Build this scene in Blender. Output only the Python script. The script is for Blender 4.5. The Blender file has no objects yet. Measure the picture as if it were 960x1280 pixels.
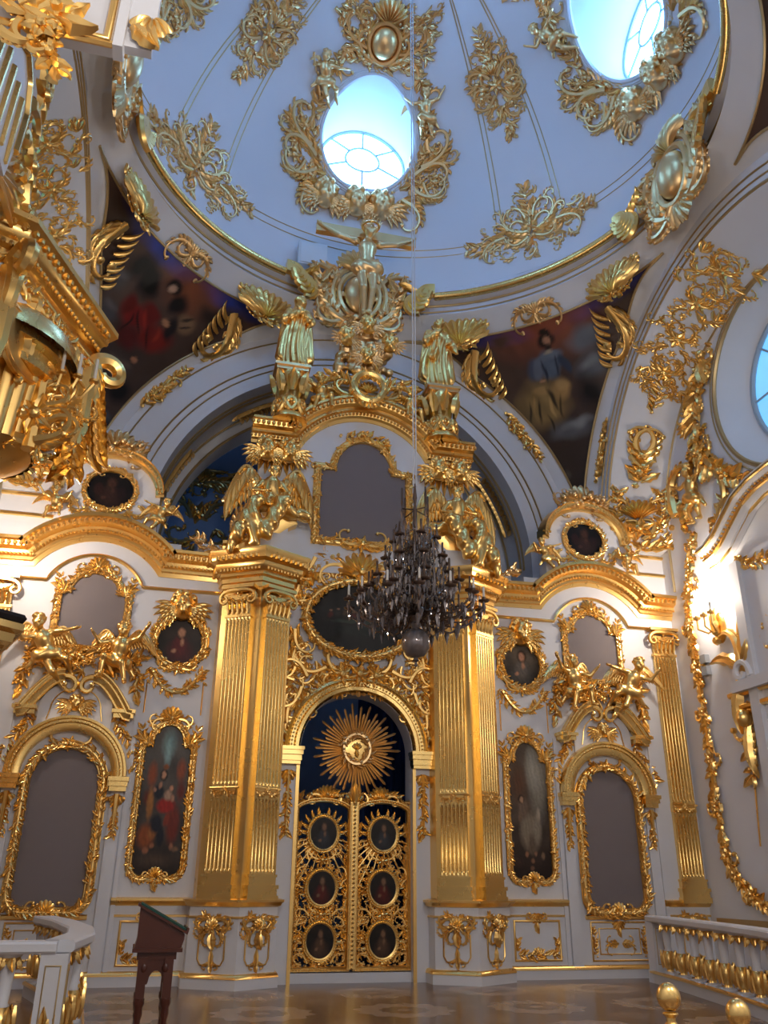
import bpy, math, random
import numpy as np
from math import sin, cos, pi, radians, sqrt, atan2
random.seed(7)
C = bpy.context.scene.collection
SC = bpy.context.scene
TAU = 2*pi
A = np.array

# ------------------------------------------------------------------ materials
def srgb(c):
    return tuple((x/12.92 if x <= .04045 else ((x+.055)/1.055)**2.4) for x in c)
def mat(name, col, rough=.5, metal=0., bump=0., bscale=20., rvar=0., cvar=0., spec=.5, emit=None, es=0., coord='Object'):
    m = bpy.data.materials.new(name); m.use_nodes = True
    nt = m.node_tree; b = nt.nodes['Principled BSDF']
    b.inputs['Base Color'].default_value = (*col, 1); b.inputs['Roughness'].default_value = rough
    b.inputs['Metallic'].default_value = metal; b.inputs['Specular IOR Level'].default_value = spec
    if emit:
        b.inputs['Emission Color'].default_value = (*emit, 1); b.inputs['Emission Strength'].default_value = es
    if bump or rvar or cvar:
        tc = nt.nodes.new('ShaderNodeTexCoord'); nz = nt.nodes.new('ShaderNodeTexNoise')
        nz.inputs['Scale'].default_value = bscale; nz.inputs['Detail'].default_value = 4
        nt.links.new(tc.outputs[coord], nz.inputs['Vector'])
        if bump:
            bp = nt.nodes.new('ShaderNodeBump'); bp.inputs['Strength'].default_value = bump; bp.inputs['Distance'].default_value = .02
            nt.links.new(nz.outputs['Fac'], bp.inputs['Height']); nt.links.new(bp.outputs['Normal'], b.inputs['Normal'])
        if rvar:
            mr = nt.nodes.new('ShaderNodeMapRange'); mr.inputs['To Min'].default_value = rough-rvar; mr.inputs['To Max'].default_value = rough+rvar
            nt.links.new(nz.outputs['Fac'], mr.inputs['Value']); nt.links.new(mr.outputs['Result'], b.inputs['Roughness'])
        if cvar:
            n2 = nt.nodes.new('ShaderNodeTexNoise'); n2.inputs['Scale'].default_value = bscale*.13; n2.inputs['Detail'].default_value = 3
            nt.links.new(tc.outputs[coord], n2.inputs['Vector'])
            mx = nt.nodes.new('ShaderNodeMix'); mx.data_type = 'RGBA'
            mx.inputs[6].default_value = (*[x*(1-cvar) for x in col], 1); mx.inputs[7].default_value = (*[min(1, x*(1+cvar)) for x in col], 1)
            nt.links.new(n2.outputs['Fac'], mx.inputs[0]); nt.links.new(mx.outputs[2], b.inputs['Base Color'])
    return m
M = {}
M['white'] = mat('white_paint', (.68, .68, .71), .5, bump=.05, bscale=14, cvar=.04)
M['plaster'] = mat('dome_plaster', (.69, .68, .72), .65, bump=.05, bscale=6, cvar=.04)
M['gold'] = mat('gilding', (.95, .60, .205), .29, 1., bump=.02, bscale=8, rvar=.05, cvar=.10)
M['leaf'] = mat('pale_gilding', (.86, .585, .28), .36, 1., bump=.06, bscale=14, rvar=.08, cvar=.15)
M['goldline'] = mat('matt_gold_line', (.55, .40, .20), .42, .8, cvar=.1)
M['burnished'] = mat('burnished_gilding', (.98, .64, .23), .27, 1., bump=.012, bscale=4, rvar=.04, cvar=.1)
M['veil'] = mat('blank_grey_panel', srgb((.46, .42, .42)), .7, bump=.04, bscale=30, cvar=.03)
M['wood'] = mat('red_brown_wood', (.075, .018, .009), .32, bump=.1, bscale=12, cvar=.3)
M['green'] = mat('green_cloth', (.006, .06, .045), .8, bump=.1, bscale=90)
M['dark'] = mat('dark_velvet', (.012, .006, .006), .8)
M['bronze'] = mat('dark_bronze', (.16, .11, .085), .3, .85, cvar=.2, bscale=30)
M['crystal'] = mat('smoky_crystal', (.20, .17, .165), .06, .45, spec=.9, cvar=.5, bscale=40)
M['candle'] = mat('wax', (.62, .58, .52), .5)
M['cord'] = mat('white_cord', (.55, .57, .62), .5)
M['greybox'] = mat('grey_plastic', (.30, .31, .33), .5)
M['curtain'] = mat('blue_curtain', (.02, .05, .17), .8, bump=.1)
M['altarwall'] = mat('altar_room_paint', (.25, .33, .47), .6, cvar=.08)
M['iron'] = mat('window_bar', (.35, .42, .50), .5)
def glass_mat(name, col, s):
    m = mat(name, (.5, .6, .7), .3, emit=col, es=s)
    nt = m.node_tree; b = nt.nodes['Principled BSDF']          # the sky behind the pane: a little brighter in some panes
    tc = nt.nodes.new('ShaderNodeTexCoord'); nz = nt.nodes.new('ShaderNodeTexNoise'); nz.inputs['Scale'].default_value = 1.1
    mr = nt.nodes.new('ShaderNodeMapRange'); mr.inputs['To Min'].default_value = s*.7; mr.inputs['To Max'].default_value = s*1.3
    nt.links.new(tc.outputs['Object'], nz.inputs['Vector']); nt.links.new(nz.outputs['Fac'], mr.inputs['Value']); nt.links.new(mr.outputs['Result'], b.inputs['Emission Strength'])
    return m
def attr_mat():
    m = bpy.data.materials.new('oil_painting'); m.use_nodes = True; nt = m.node_tree; b = nt.nodes['Principled BSDF']
    a = nt.nodes.new('ShaderNodeVertexColor'); a.layer_name = 'Col'
    nt.links.new(a.outputs['Color'], b.inputs['Base Color']); b.inputs['Roughness'].default_value = .38
    b.inputs['Specular IOR Level'].default_value = .25
    return m
M['paint'] = attr_mat()

# ------------------------------------------------------------------ mesh builder
def T_plane(u, v, n):       # local ornament frame: u right, v up, n towards the viewer (-Y)
    return np.stack([u, -n, v], -1)
class MB:
    def __init__(s, T=None):
        s.V = []; s.F = []; s.n = 0; s.T = T; s.col = []
    def add(s, P, faces):
        P = np.asarray(P, float).reshape(-1, 3)
        if s.T is not None: P = s.T(P[:, 0], P[:, 1], P[:, 2])
        s.V.append(P)
        for f in faces: s.F.append(np.asarray(f, np.int64)+s.n)
        s.n += len(P)
    def grid(s, P, cu=False, cv=False):
        P = np.asarray(P, float); n, m = P.shape[:2]
        I = np.arange(n*m).reshape(n, m)
        if cu: I = np.vstack([I, I[:1]])
        if cv: I = np.hstack([I, I[:, :1]])
        q = np.stack([I[:-1, :-1], I[1:, :-1], I[1:, 1:], I[:-1, 1:]], -1).reshape(-1, 4)
        s.add(P.reshape(-1, 3), [q])
    def ngon(s, P):
        s.add(P, [np.arange(len(P))[None]])
    def box(s, x0, x1, y0, y1, z0, z1):
        P = A([[x, y, z] for x in (x0, x1) for y in (y0, y1) for z in (z0, z1)], float)
        s.add(P, [A([[0, 1, 3, 2], [4, 6, 7, 5], [0, 4, 5, 1], [2, 3, 7, 6], [0, 2, 6, 4], [1, 5, 7, 3]])])
    def prism(s, out, n0, n1):          # outline in (u,v), between depths n0 and n1
        o = np.asarray(out, float); k = len(o)
        f = np.c_[o, np.full(k, n1)]; b = np.c_[o, np.full(k, n0)]
        i = np.arange(k); j = (i+1) % k
        s.add(np.r_[f, b], [i[None], (k+i[::-1])[None], np.stack([i, i+k, j+k, j], -1)])
    def prism_xyz(s, out, z0, z1):      # plan outline extruded in z (identity transform)
        o = np.asarray(out, float); k = len(o)
        f = np.c_[o, np.full(k, z1)]; b = np.c_[o, np.full(k, z0)]
        i = np.arange(k); j = (i+1) % k
        s.add(np.r_[f, b], [i[None], (k+i[::-1])[None], np.stack([i, i+k, j+k, j], -1)])
    def tube(s, pts, r, n=6, closed=False, flat=1.):
        p = np.asarray(pts, float); k = len(p)
        r = np.broadcast_to(np.asarray(r, float), (k,))
        if closed: t = np.roll(p, -1, 0)-np.roll(p, 1, 0)
        else: t = np.gradient(p, axis=0)
        t /= np.linalg.norm(t, axis=1, keepdims=True)+1e-12
        ref = A([0, 0, 1.]) if abs(t[:, 2]).max() < .9 else (A([0, 1., 0]) if abs(t[:, 1]).max() < .95 else A([.577, .577, .577]))
        a = np.cross(t, ref); a /= np.linalg.norm(a, axis=1, keepdims=True)+1e-12
        b = np.cross(a, t)
        th = np.arange(n)*TAU/n
        P = p[:, None]+r[:, None, None]*(a[:, None]*np.cos(th)[None, :, None]+flat*b[:, None]*np.sin(th)[None, :, None])
        s.grid(P, cu=closed, cv=True)
        if not closed:
            for e in (0, k-1):
                if r[e] > 1e-4: s.ngon(P[e] if e else P[e][::-1])
    def lathe(s, prof, n=16, c=(0, 0, 0), a0=0, a1=TAU):   # prof (r,z)
        pr = np.asarray(prof, float); full = abs(a1-a0-TAU) < 1e-6
        th = np.linspace(a0, a1, n, endpoint=not full)
        P = np.stack([pr[:, None, 0]*np.cos(th), pr[:, None, 0]*np.sin(th), np.repeat(pr[:, 1:2], n, 1)], -1)+A(c)
        s.grid(P, cv=full)
    def ball(s, c, r, nu=8, nv=5, h=None):
        th = np.arange(nu)*TAU/nu; ph = np.linspace(-pi/2, pi/2, nv)
        r = A(r) if np.ndim(r) else A([r, r, r])
        P = np.stack([np.outer(np.cos(ph), np.cos(th)), np.outer(np.cos(ph), np.sin(th)), np.outer(np.sin(ph), np.ones(nu))], -1)*r+A(c)
        s.grid(P, cv=True)
    def mesh(s, name, smooth=True, ang=42):
        me = bpy.data.meshes.new(name)
        V = np.concatenate(s.V) if s.V else np.zeros((0, 3))
        me.vertices.add(len(V)); me.vertices.foreach_set('co', V.astype(np.float32).ravel())
        li = np.concatenate([f.ravel() for f in s.F]); lt = np.concatenate([np.full(len(f), f.shape[1]) for f in s.F])
        me.loops.add(len(li)); me.loops.foreach_set('vertex_index', li.astype(np.int32))
        me.polygons.add(len(lt)); me.polygons.foreach_set('loop_start', (np.cumsum(lt)-lt).astype(np.int32)); me.polygons.foreach_set('loop_total', lt.astype(np.int32))
        me.polygons.foreach_set('use_smooth', np.full(len(lt), smooth))
        me.update(calc_edges=True)
        if s.col:
            at = me.color_attributes.new('Col', 'FLOAT_COLOR', 'POINT')
            at.data.foreach_set('color', np.concatenate(s.col).astype(np.float32).ravel())
        if smooth and ang: me.set_sharp_from_angle(angle=radians(ang))
        return me
    def build(s, name, m, parent=None, loc=None, smooth=True, ang=42, rot=None):
        return place(name, s.mesh(name, smooth, ang), m, parent, loc, rot)

MCOPY = {}
def place(name, me, m, parent=None, loc=None, rot=None, scale=None):
    if isinstance(m, str) and len(me.materials) and me.materials[0] is not M[m]:      # same carving, other gilding
        if (me.name, m) not in MCOPY: c = me.copy(); c.materials.clear(); MCOPY[(me.name, m)] = c
        me = MCOPY[(me.name, m)]
    o = bpy.data.objects.new(name, me); C.objects.link(o)
    if m is not None and len(me.materials) == 0: me.materials.append(M[m] if isinstance(m, str) else m)
    if parent: o.parent = parent
    if loc is not None: o.location = loc
    if rot is not None: o.rotation_euler = rot
    if scale is not None: o.scale = scale if np.ndim(scale) else (scale,)*3
    return o
def tag(o, label, cat, group=None, kind=None):
    if label: o['label'] = label
    if cat: o['category'] = cat
    if group: o['group'] = group
    if kind: o['kind'] = kind
    return o
def thing(name, label, cat, loc=(0, 0, 0), group=None, rot=None):
    o = bpy.data.objects.new(name, None); C.objects.link(o); o.location = loc; o.empty_display_size = .2
    if rot is not None: o.rotation_euler = rot
    return tag(o, label, cat, group)
def struct(o): o['kind'] = 'structure'; return o
def kids(o): return [c for c in C.objects if c.parent is o]
CH = {}
def dup(o, loc=None, rot=None, label=None, parent=None, scale=None):
    c = o.copy(); C.objects.link(c)
    if parent is not None: c.parent = parent
    if loc is not None: c.location = loc
    if rot is not None: c.rotation_euler = rot
    if scale is not None: c.scale = (scale,)*3
    if label: c['label'] = label
    for k in list(o.children): dup(k, parent=c)
    return c
def mirror_mesh(me):
    m2 = me.copy(); n = len(m2.vertices); co = np.empty(n*3, np.float32); m2.vertices.foreach_get('co', co)
    co = co.reshape(-1, 3); co[:, 0] *= -1; m2.vertices.foreach_set('co', co.ravel()); m2.flip_normals(); m2.update()
    return m2

# ------------------------------------------------------------------ ornament vocabulary in (u, v, n)
S5 = A([-1, -.5, 0, .5, 1.]); PR5 = A([0, 1, .62, 1, 0.])
def leaf(mb, u, v, a, L, W, h=None, bend=.5, lob=3, lift=0., curl=.0, nt=9):
    h = .35*W if h is None else h
    t = np.linspace(0, 1, nt); ang = a+bend*t*t*1.4
    ds = L/(nt-1)
    x = u+np.r_[0, np.cumsum(np.cos(ang[:-1]))]*ds; y = v+np.r_[0, np.cumsum(np.sin(ang[:-1]))]*ds
    w = .5*W*np.sin(pi*np.clip(.12+.88*t, 0, 1))**.7*(1-.32*np.abs(np.sin(lob*pi*t)) if lob else 1)
    w = np.maximum(w, .015*W); w[-1] = .02*W
    nx, ny = -np.sin(ang), np.cos(ang)
    P = np.empty((nt, 5, 3))
    P[..., 0] = x[:, None]+nx[:, None]*w[:, None]*S5; P[..., 1] = y[:, None]+ny[:, None]*w[:, None]*S5
    P[..., 2] = lift+h*(.35+.65*np.sin(pi*t*.9+.15))[:, None]*PR5+(curl*t**2.2)[:, None]
    mb.grid(P)
def spiral(u, v, a, L, turn, p=2., n=26):
    t = np.linspace(0, 1, n); th = a+turn*t**p
    return np.c_[u+np.r_[0, np.cumsum(np.cos(th[:-1]))]*L/(n-1), v+np.r_[0, np.cumsum(np.sin(th[:-1]))]*L/(n-1)], th
def acanthus(mb, u, v, a, L, turn=5.2, p=2., w=None, leaves=5, lsize=.28, lift=None, eye=True, n=22):
    w = .055*L if w is None else w
    P, th = spiral(u, v, a, L, turn, p, n); t = np.linspace(0, 1, n)
    r = w*(1-.62*t)
    nn = (.7*w if lift is None else lift)*np.ones(n)
    mb.tube(np.c_[P, nn], r, 6, flat=.9)
    if eye: mb.ball((P[-1][0], P[-1][1], nn[0]+.2*w), w*.95, 7, 5)
    sg = 1 if turn >= 0 else -1
    for i in range(leaves):
        k = int((i+.4)/(leaves+.2)*n*.72); s = L*lsize*(1-.55*i/max(1, leaves))
        leaf(mb, P[k][0], P[k][1], th[k]-sg*.75, s, s*.5, bend=sg*.9, lob=3, lift=.2*w, curl=.15*s)
        if i % 2 == 0: leaf(mb, P[k][0], P[k][1], th[k]+sg*.8, s*.55, s*.32, bend=-sg*.6, lob=2, lift=.1*w)
    return P, th
def mir(mb, fn, *a, **k):               # draw a shape and its mirror image about u = 0
    fn(mb, *a, **k)
    T = mb.T
    def T2(u, v, n): return T(-u, v, n) if T else np.stack([-u, v, n], -1)
    i = len(mb.F); mb.T = T2; fn(mb, *a, **k); mb.T = T
    for q in range(i, len(mb.F)): mb.F[q] = mb.F[q][:, ::-1]
def shell(mb, u, v, a, R, spread=1.25, ribs=7, h=None, r0=.12, lift=0.):
    h = .22*R if h is None else h
    m = ribs*4+1; s = np.linspace(-1, 1, m); r = np.linspace(0, 1, 8)
    rib = np.abs(np.cos(s*ribs*pi/2)); rad = R*(1-.12*(1-rib))*(1-.18*s*s)
    th = a+s*spread
    rr = r0*R+np.outer(r, rad-r0*R)
    P = np.stack([u+rr*np.cos(th), v+rr*np.sin(th), lift+h*np.outer(np.sin(pi*(.12+.84*r))**.8, .45+.55*rib)], -1)
    mb.grid(P)
def inside(poly, x, y):
    c = False; n = len(poly)
    for i in range(n):
        (xa, ya), (xb, yb) = poly[i], poly[i-1]
        if (ya > y) != (yb > y) and x < (xb-xa)*(y-ya)/(yb-ya)+xa: c = not c
    return c
def tangle(mb, poly, n, L, seed=1, cen=None, w=.06, leaves=4):       # a thicket of small scrolls and sprigs inside a polygon
    r = random.Random(seed); p = A(poly, float); lo, hi = p.min(0), p.max(0); cen = p.mean(0) if cen is None else cen; k = 0; tr = 0; done = []
    while k < n and tr < n*60:
        tr += 1; x, y = r.uniform(lo[0], hi[0]), r.uniform(lo[1], hi[1])
        if not inside(poly, x, y) or any((x-a)**2+(y-b)**2 < (.28*L)**2 for a, b in done): continue
        done.append((x, y)); a = atan2(y-cen[1], x-cen[0])+r.uniform(-1.1, 1.1); l = L*r.uniform(.65, 1.2); sg = r.choice((-1, 1))
        q = r.random()
        if q < .62: acanthus(mb, x, y, a, l, sg*r.uniform(3.2, 5.4), w=w*l, leaves=leaves, lsize=.34)
        elif q < .9:
            for j in range(3): leaf(mb, x, y, a+(j-1)*.7, l*.6, l*.24, bend=r.uniform(-.9, .9), lob=3, lift=.03*l, curl=.06*l)
        else: rosette(mb, x, y, l*.24, lift=.05*l)
        k += 1
def rosette(mb, u, v, R, k=6, lift=0.):
    for i in range(k): leaf(mb, u, v, TAU*i/k+.3, R, R*.62, bend=.1, lob=2, lift=lift)
    mb.ball((u, v, lift+.2*R), (R*.28, R*.28, R*.22), 8, 5)
def resample(p, step, closed=False):
    p = np.asarray(p, float)
    if closed: p = np.r_[p, p[:1]]
    d = np.r_[0, np.cumsum(np.linalg.norm(np.diff(p, axis=0), axis=1))]
    n = max(2, int(round(d[-1]/step))); t = np.linspace(0, d[-1], n+1)
    q = np.stack([np.interp(t, d, p[:, k]) for k in range(p.shape[1])], 1)
    return q[:-1] if closed else q
def path_norm(p, closed=False):
    t = np.roll(p, -1, 0)-np.roll(p, 1, 0) if closed else np.gradient(p, axis=0)
    t = t/(np.linalg.norm(t, axis=1, keepdims=True)+1e-9)
    return t, np.c_[t[:, 1], -t[:, 0]]          # tangent, normal to the right of travel
def leafband(mb, path, W, step=None, closed=False, seed=1, lift=0., both=True, bud=.5):
    rnd = random.Random(seed); step = step or W*.55
    p = resample(path, step, closed); t, nr = path_norm(p, closed)
    for i in range(len(p)):
        a = atan2(t[i][1], t[i][0])
        for sg in ((1, -1) if both else (1,)):
            if rnd.random() < .9:
                s = W*rnd.uniform(.75, 1.2)
                leaf(mb, p[i][0], p[i][1], a+sg*rnd.uniform(.45, 1.15), s, s*rnd.uniform(.45, .7), bend=-sg*rnd.uniform(-.3, 1.0), lob=rnd.choice((2, 3)), lift=lift, curl=.25*s*rnd.random(), nt=7)
        if rnd.random() < bud: mb.ball((p[i][0]+rnd.uniform(-.2, .2)*W, p[i][1]+rnd.uniform(-.2, .2)*W, lift+.28*W), W*rnd.uniform(.14, .24), 6, 4)
def frame_sweep(mb, path, prof, closed=True):   # prof (outward d, height n); path counter-clockwise -> right of travel is outward
    p = np.asarray(path, float); k = len(p)
    if closed: d0 = p-np.roll(p, 1, 0); d1 = np.roll(p, -1, 0)-p
    else:
        d1 = np.r_[np.diff(p, axis=0), (p[-1]-p[-2])[None]]; d0 = np.r_[(p[1]-p[0])[None], np.diff(p, axis=0)]
    f = lambda d: np.c_[d[:, 1], -d[:, 0]]/(np.linalg.norm(d, axis=1, keepdims=True)+1e-9)
    n0, n1 = f(d0), f(d1); m = n0+n1; m /= (np.linalg.norm(m, axis=1, keepdims=True)+1e-9)
    m /= np.clip((m*n1).sum(1, keepdims=True), .5, 1)
    pr = np.asarray(prof, float)
    P = np.empty((k, len(pr), 3)); P[..., :2] = p[:, None]+m[:, None]*pr[None, :, :1]; P[..., 2] = pr[None, :, 1]
    mb.grid(P, cu=closed)
    if not closed:
        mb.ngon(P[0]); mb.ngon(P[-1][::-1])
def beads(mb, path, r, step, closed=False, nrm=None):
    for q in resample(path, step, closed): mb.ball(q, r, 6, 4)
def ellipse(rx, ry, n=48, cx=0, cy=0):
    t = np.arange(n)*TAU/n
    return np.c_[cx+rx*np.cos(t), cy+ry*np.sin(t)]
def arched(w, hs, ht, notch=0., br=.12, dip=0., n=14):   # counter-clockwise outline, bottom centre at v=0
    w2 = w/2; R = []
    R.append((0, dip))
    if dip: R += [(w2*.15, dip*.9), (w2*.32, dip*.3), (w2*.5, 0)]
    R += [(w2-br+br*sin(a), br-br*cos(a)) for a in np.linspace(0, pi/2, 6)] if br else [(w2, 0)]
    R.append((w2, hs))
    rx = w2-notch
    R += [(rx*cos(a), hs+(ht-hs)*sin(a)) for a in np.linspace(0, pi/2, n)] if notch else [(rx*cos(a), hs+(ht-hs)*sin(a)) for a in np.linspace(.08, pi/2, n)]
    L = [(-x, y) for x, y in R[::-1]]
    return A(R+L[1:-1], float)
HALF = [(0, 0), (.0, .5), (.25, .9), (.5, 1), (.75, .9), (1, .5), (1, 0)]
def half_round(w, h, off=0.): return [(off+w*a, h*b) for a, b in HALF]

# ------------------------------------------------------------------ paintings
def canvas_mesh(name, outline, blobs, bg, seed=0, nu=70, nv=130, n=.0, T=T_plane, map2=None, streak=.12):
    o = np.asarray(outline, float); v0, v1 = o[:, 1].min(), o[:, 1].max(); u0, u1 = o[:, 0].min(), o[:, 0].max()
    vs = np.linspace(v0+1e-4, v1-1e-4, nv); P = np.zeros((nv, nu, 3)); oo = np.r_[o, o[:1]]
    for i, v in enumerate(vs):
        xs = []
        for (xa, ya), (xb, yb) in zip(oo[:-1], oo[1:]):
            if (ya-v)*(yb-v) <= 0 and ya != yb: xs.append(xa+(v-ya)/(yb-ya)*(xb-xa))
        P[i, :, 0] = np.linspace(min(xs), max(xs), nu); P[i, :, 1] = v
    P[..., 2] = n
    s = (P[..., 0]-u0)/(u1-u0); t = (P[..., 1]-v0)/(v1-v0)
    asp = (v1-v0)/(u1-u0)
    mb = MB(T); mb.grid(P); mb.col = [paint(s, t, blobs, bg, seed, asp, streak).reshape(-1, 4)]
    return mb.mesh(name, True, 0)
def paint(s, t, blobs, bg, seed, asp=1., streak=.12, gain=1.6):
    rs = np.random.RandomState(seed)
    def noise(f):
        z = 0
        for k in range(5):
            a = rs.rand()*TAU; q = f*(.6+rs.rand())
            z = z+np.sin(q*(s*cos(a)+t*asp*sin(a))*TAU+rs.rand()*TAU+1.3*np.sin(q*.7*(t*cos(a)-s*sin(a))*TAU))
        return z/5
    top, bot = A(srgb(bg[0])), A(srgb(bg[1]))
    col = bot+(top-bot)*np.clip(t, 0, 1)[..., None]
    col = col*(1+.45*noise(1.6)[..., None])
    for b in blobs:
        cx, cy, rx, ry, rot, c = b[:6]; soft = b[6] if len(b) > 6 else .35
        x = (s-cx)+.012*noise(7); y = (t-cy)+.012*noise(7)/asp; ca, sa = cos(rot), sin(rot)
        d = np.sqrt(((x*ca+y*sa)/rx)**2+((-x*sa+y*ca)/ry)**2)
        al = np.clip((1-d)/soft, 0, 1)[..., None]
        fold = 1+.2*np.sin((x*sa*1.0+y*.6+x)*60+3*noise(3))[..., None]*(.5+.5*noise(4)[..., None]) if len(b) < 8 else 1
        col = col*(1-al)+A(srgb(c))*fold*al
    col = np.clip(col*(1+streak*noise(9)[..., None]), 0.002, 1)
    col = np.clip(col*gain, .002, 1)
    return np.concatenate([col, np.ones(col.shape[:-1]+(1,))], -1)
def person_blobs(cx, cy, h, robe, cloak, skin=(.5, .36, .26), asp=1.):   # a seated or standing figure, cy = waist
    return [(cx, cy-.16*h, .17*h, .36*h*asp, 0, robe), (cx+.06*h, cy-.22*h, .17*h, .26*h*asp, .3, cloak), (cx, cy+.1*h, .11*h, .2*h*asp, 0, robe),
            (cx-.1*h, cy+.04*h, .05*h, .18*h*asp, .5, cloak), (cx, cy+.34*h, .085*h, .11*h*asp, 0, (.13, .08, .05), .4), (cx, cy+.325*h, .055*h, .075*h*asp, 0, skin, .5),
            (cx+.09*h, cy+.02*h, .035*h, .03*h*asp, 0, skin, .5)]

# ------------------------------------------------------------------ sculpture: smooth-union figures
class Fig:
    def __init__(s): s.p = []; s.sub = []; s.fold = None
    def c(s, a, b, ra, rb=None, k=.03): s.p.append(('c', A(a, float), A(b, float), ra, ra if rb is None else rb, k)); return s
    def e(s, c, r, k=.03): s.p.append(('e', A(c, float), A(r, float) if np.ndim(r) else A([r]*3, float), k)); return s
    def cut(s, c, r, k=.02): s.sub.append(('e', A(c, float), A(r, float) if np.ndim(r) else A([r]*3, float), k)); return s
    def bounds(s):
        lo, hi = [], []
        for q in s.p:
            if q[0] == 'c':
                r = max(q[3], q[4]); lo.append(np.minimum(q[1], q[2])-r); hi.append(np.maximum(q[1], q[2])+r)
            else: lo.append(q[1]-q[2]); hi.append(q[1]+q[2])
        return np.min(lo, 0)-.05, np.max(hi, 0)+.05
    @staticmethod
    def d(q, P):
        if q[0] == 'c':
            a, b = q[1], q[2]; ba = b-a; pa = P-a
            h = np.clip((pa@ba)/(ba@ba+1e-12), 0, 1)
            return np.linalg.norm(pa-h[..., None]*ba, axis=-1)-(q[3]+(q[4]-q[3])*h)
        x = (P-q[1])/q[2]; l = np.linalg.norm(x, axis=-1)
        l2 = np.linalg.norm(x/q[2], axis=-1)
        return l*(l-1)/(l2+1e-9)
    def mesh(s, name, h=.02):
        lo, hi = s.bounds(); n = np.ceil((hi-lo)/h).astype(int)+2
        ax = [lo[i]+h*np.arange(n[i]) for i in range(3)]
        D = np.full(n, 1.)
        for q in s.p:
            k = q[-1]; r = max(q[3], q[4]) if q[0] == 'c' else 0
            if q[0] == 'c': l, u = np.minimum(q[1], q[2])-r, np.maximum(q[1], q[2])+r
            else: l, u = q[1]-q[2], q[1]+q[2]
            m = k+3*h; i0 = np.clip(((l-m-lo)/h).astype(int), 0, n-1); i1 = np.clip(((u+m-lo)/h).astype(int)+2, 1, n)
            sl = tuple(slice(i0[i], i1[i]) for i in range(3))
            P = np.stack(np.meshgrid(*[ax[i][sl[i]] for i in range(3)], indexing='ij'), -1)
            d2 = s.d(q, P); d1 = D[sl]; hh = np.clip(.5+.5*(d1-d2)/k, 0, 1)
            D[sl] = d1+(d2-d1)*hh-k*hh*(1-hh)
        P = np.stack(np.meshgrid(*ax, indexing='ij'), -1)
        for q in s.sub:
            k = q[-1]; d2 = -s.d(q, P); hh = np.clip(.5-.5*(d2-D)/k*-1, 0, 1); hh = np.clip(.5+.5*(d2-D)/k, 0, 1); D = D+(d2-D)*hh+k*hh*(1-hh)
        if s.fold: D = D+s.fold(P)
        V, F = surfnets(D, lo, h)
        mb = MB(); mb.add(V, [F])
        return mb.mesh(name, True, 0)
def surfnets(D, lo, h):
    D[0] = D[-1] = 1; D[:, 0] = D[:, -1] = 1; D[:, :, 0] = D[:, :, -1] = 1
    S = D < 0; n = A(D.shape); c = n-1
    off = [(i, j, k) for i in (0, 1) for j in (0, 1) for k in (0, 1)]
    g = lambda X, o: X[o[0]:o[0]+c[0], o[1]:o[1]+c[1], o[2]:o[2]+c[2]]
    cnt = sum(g(S, o).astype(np.int8) for o in off); act = (cnt > 0) & (cnt < 8)
    idx = np.full(c, -1); ids = np.argwhere(act); idx[act] = np.arange(len(ids))
    acc = np.zeros((len(ids), 3)); num = np.zeros(len(ids))
    val = {o: D[ids[:, 0]+o[0], ids[:, 1]+o[1], ids[:, 2]+o[2]] for o in off}
    for a in off:
        for x in range(3):
            if a[x] == 0:
                b = list(a); b[x] = 1; b = tuple(b); da, db = val[a], val[b]; m = (da < 0) != (db < 0)
                t = np.where(m, da/np.where(m, da-db, 1), 0); p = A(a, float)[None].repeat(len(ids), 0); p[:, x] += t
                acc[m] += p[m]; num[m] += 1
    V = lo+h*(ids+acc/num[:, None]); F = []
    for x in range(3):
        y, z = (x+1) % 3, (x+2) % 3
        a = [slice(None)]*3; b = [slice(None)]*3; a[x] = slice(0, -1); b[x] = slice(1, None)
        s0, s1 = S[tuple(a)], S[tuple(b)]
        for fl in (0, 1):
            e = np.argwhere((s0 & ~s1) if fl == 0 else (~s0 & s1))
            e = e[(e[:, y] > 0) & (e[:, z] > 0)]
            if not len(e): continue
            def cell(dy, dz):
                q = e.copy(); q[:, y] -= dy; q[:, z] -= dz; return idx[q[:, 0], q[:, 1], q[:, 2]]
            q = np.stack([cell(1, 1), cell(0, 1), cell(0, 0), cell(1, 0)], -1)
            q = q if fl == 0 else q[:, ::-1]
            F.append(q[(q >= 0).all(1)])
    return V, np.concatenate(F)
def unit(v): v = A(v, float); return v/np.linalg.norm(v)
def head(f, c, s, face=(0, -1, 0), hair=True, halo=False):
    c = A(c, float); F = unit(face); U = unit(A([0, 0, 1.])-F*F[2]); R = np.cross(F, U)
    f.e(c, A([.088, .10, .118])*s, .02).e(c-U*.07*s+F*.03*s, A([.06, .065, .07])*s, .03)
    f.c(c+F*.095*s+U*.015*s, c+F*.118*s-U*.025*s, .012*s, .018*s, .012)
    f.e(c+F*.085*s-U*.065*s, A([.028, .02, .012])*s, .012).e(c+F*.075*s-U*.1*s, .024*s, .02)
    for g in (1, -1):
        f.cut(c+F*.105*s+R*g*.036*s+U*.012*s, A([.02, .018, .013])*s, .012)
        f.e(c+F*.06*s+R*g*.05*s-U*.04*s, .034*s, .02).e(c+R*g*.092*s, A([.016, .022, .03])*s, .01)
    if hair:
        rs = np.random.RandomState(int(1000*abs(c[0])+17))
        for i in range(26):
            a = rs.rand()*TAU; b = rs.uniform(.05, 1.2); d = U*sin(b)+(R*cos(a)+F*sin(a))*cos(b)
            if d@F > .45 and d@U < .55: continue
            f.e(c+d*.105*s+U*.01*s, .034*s*rs.uniform(.8, 1.2), .012)
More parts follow.
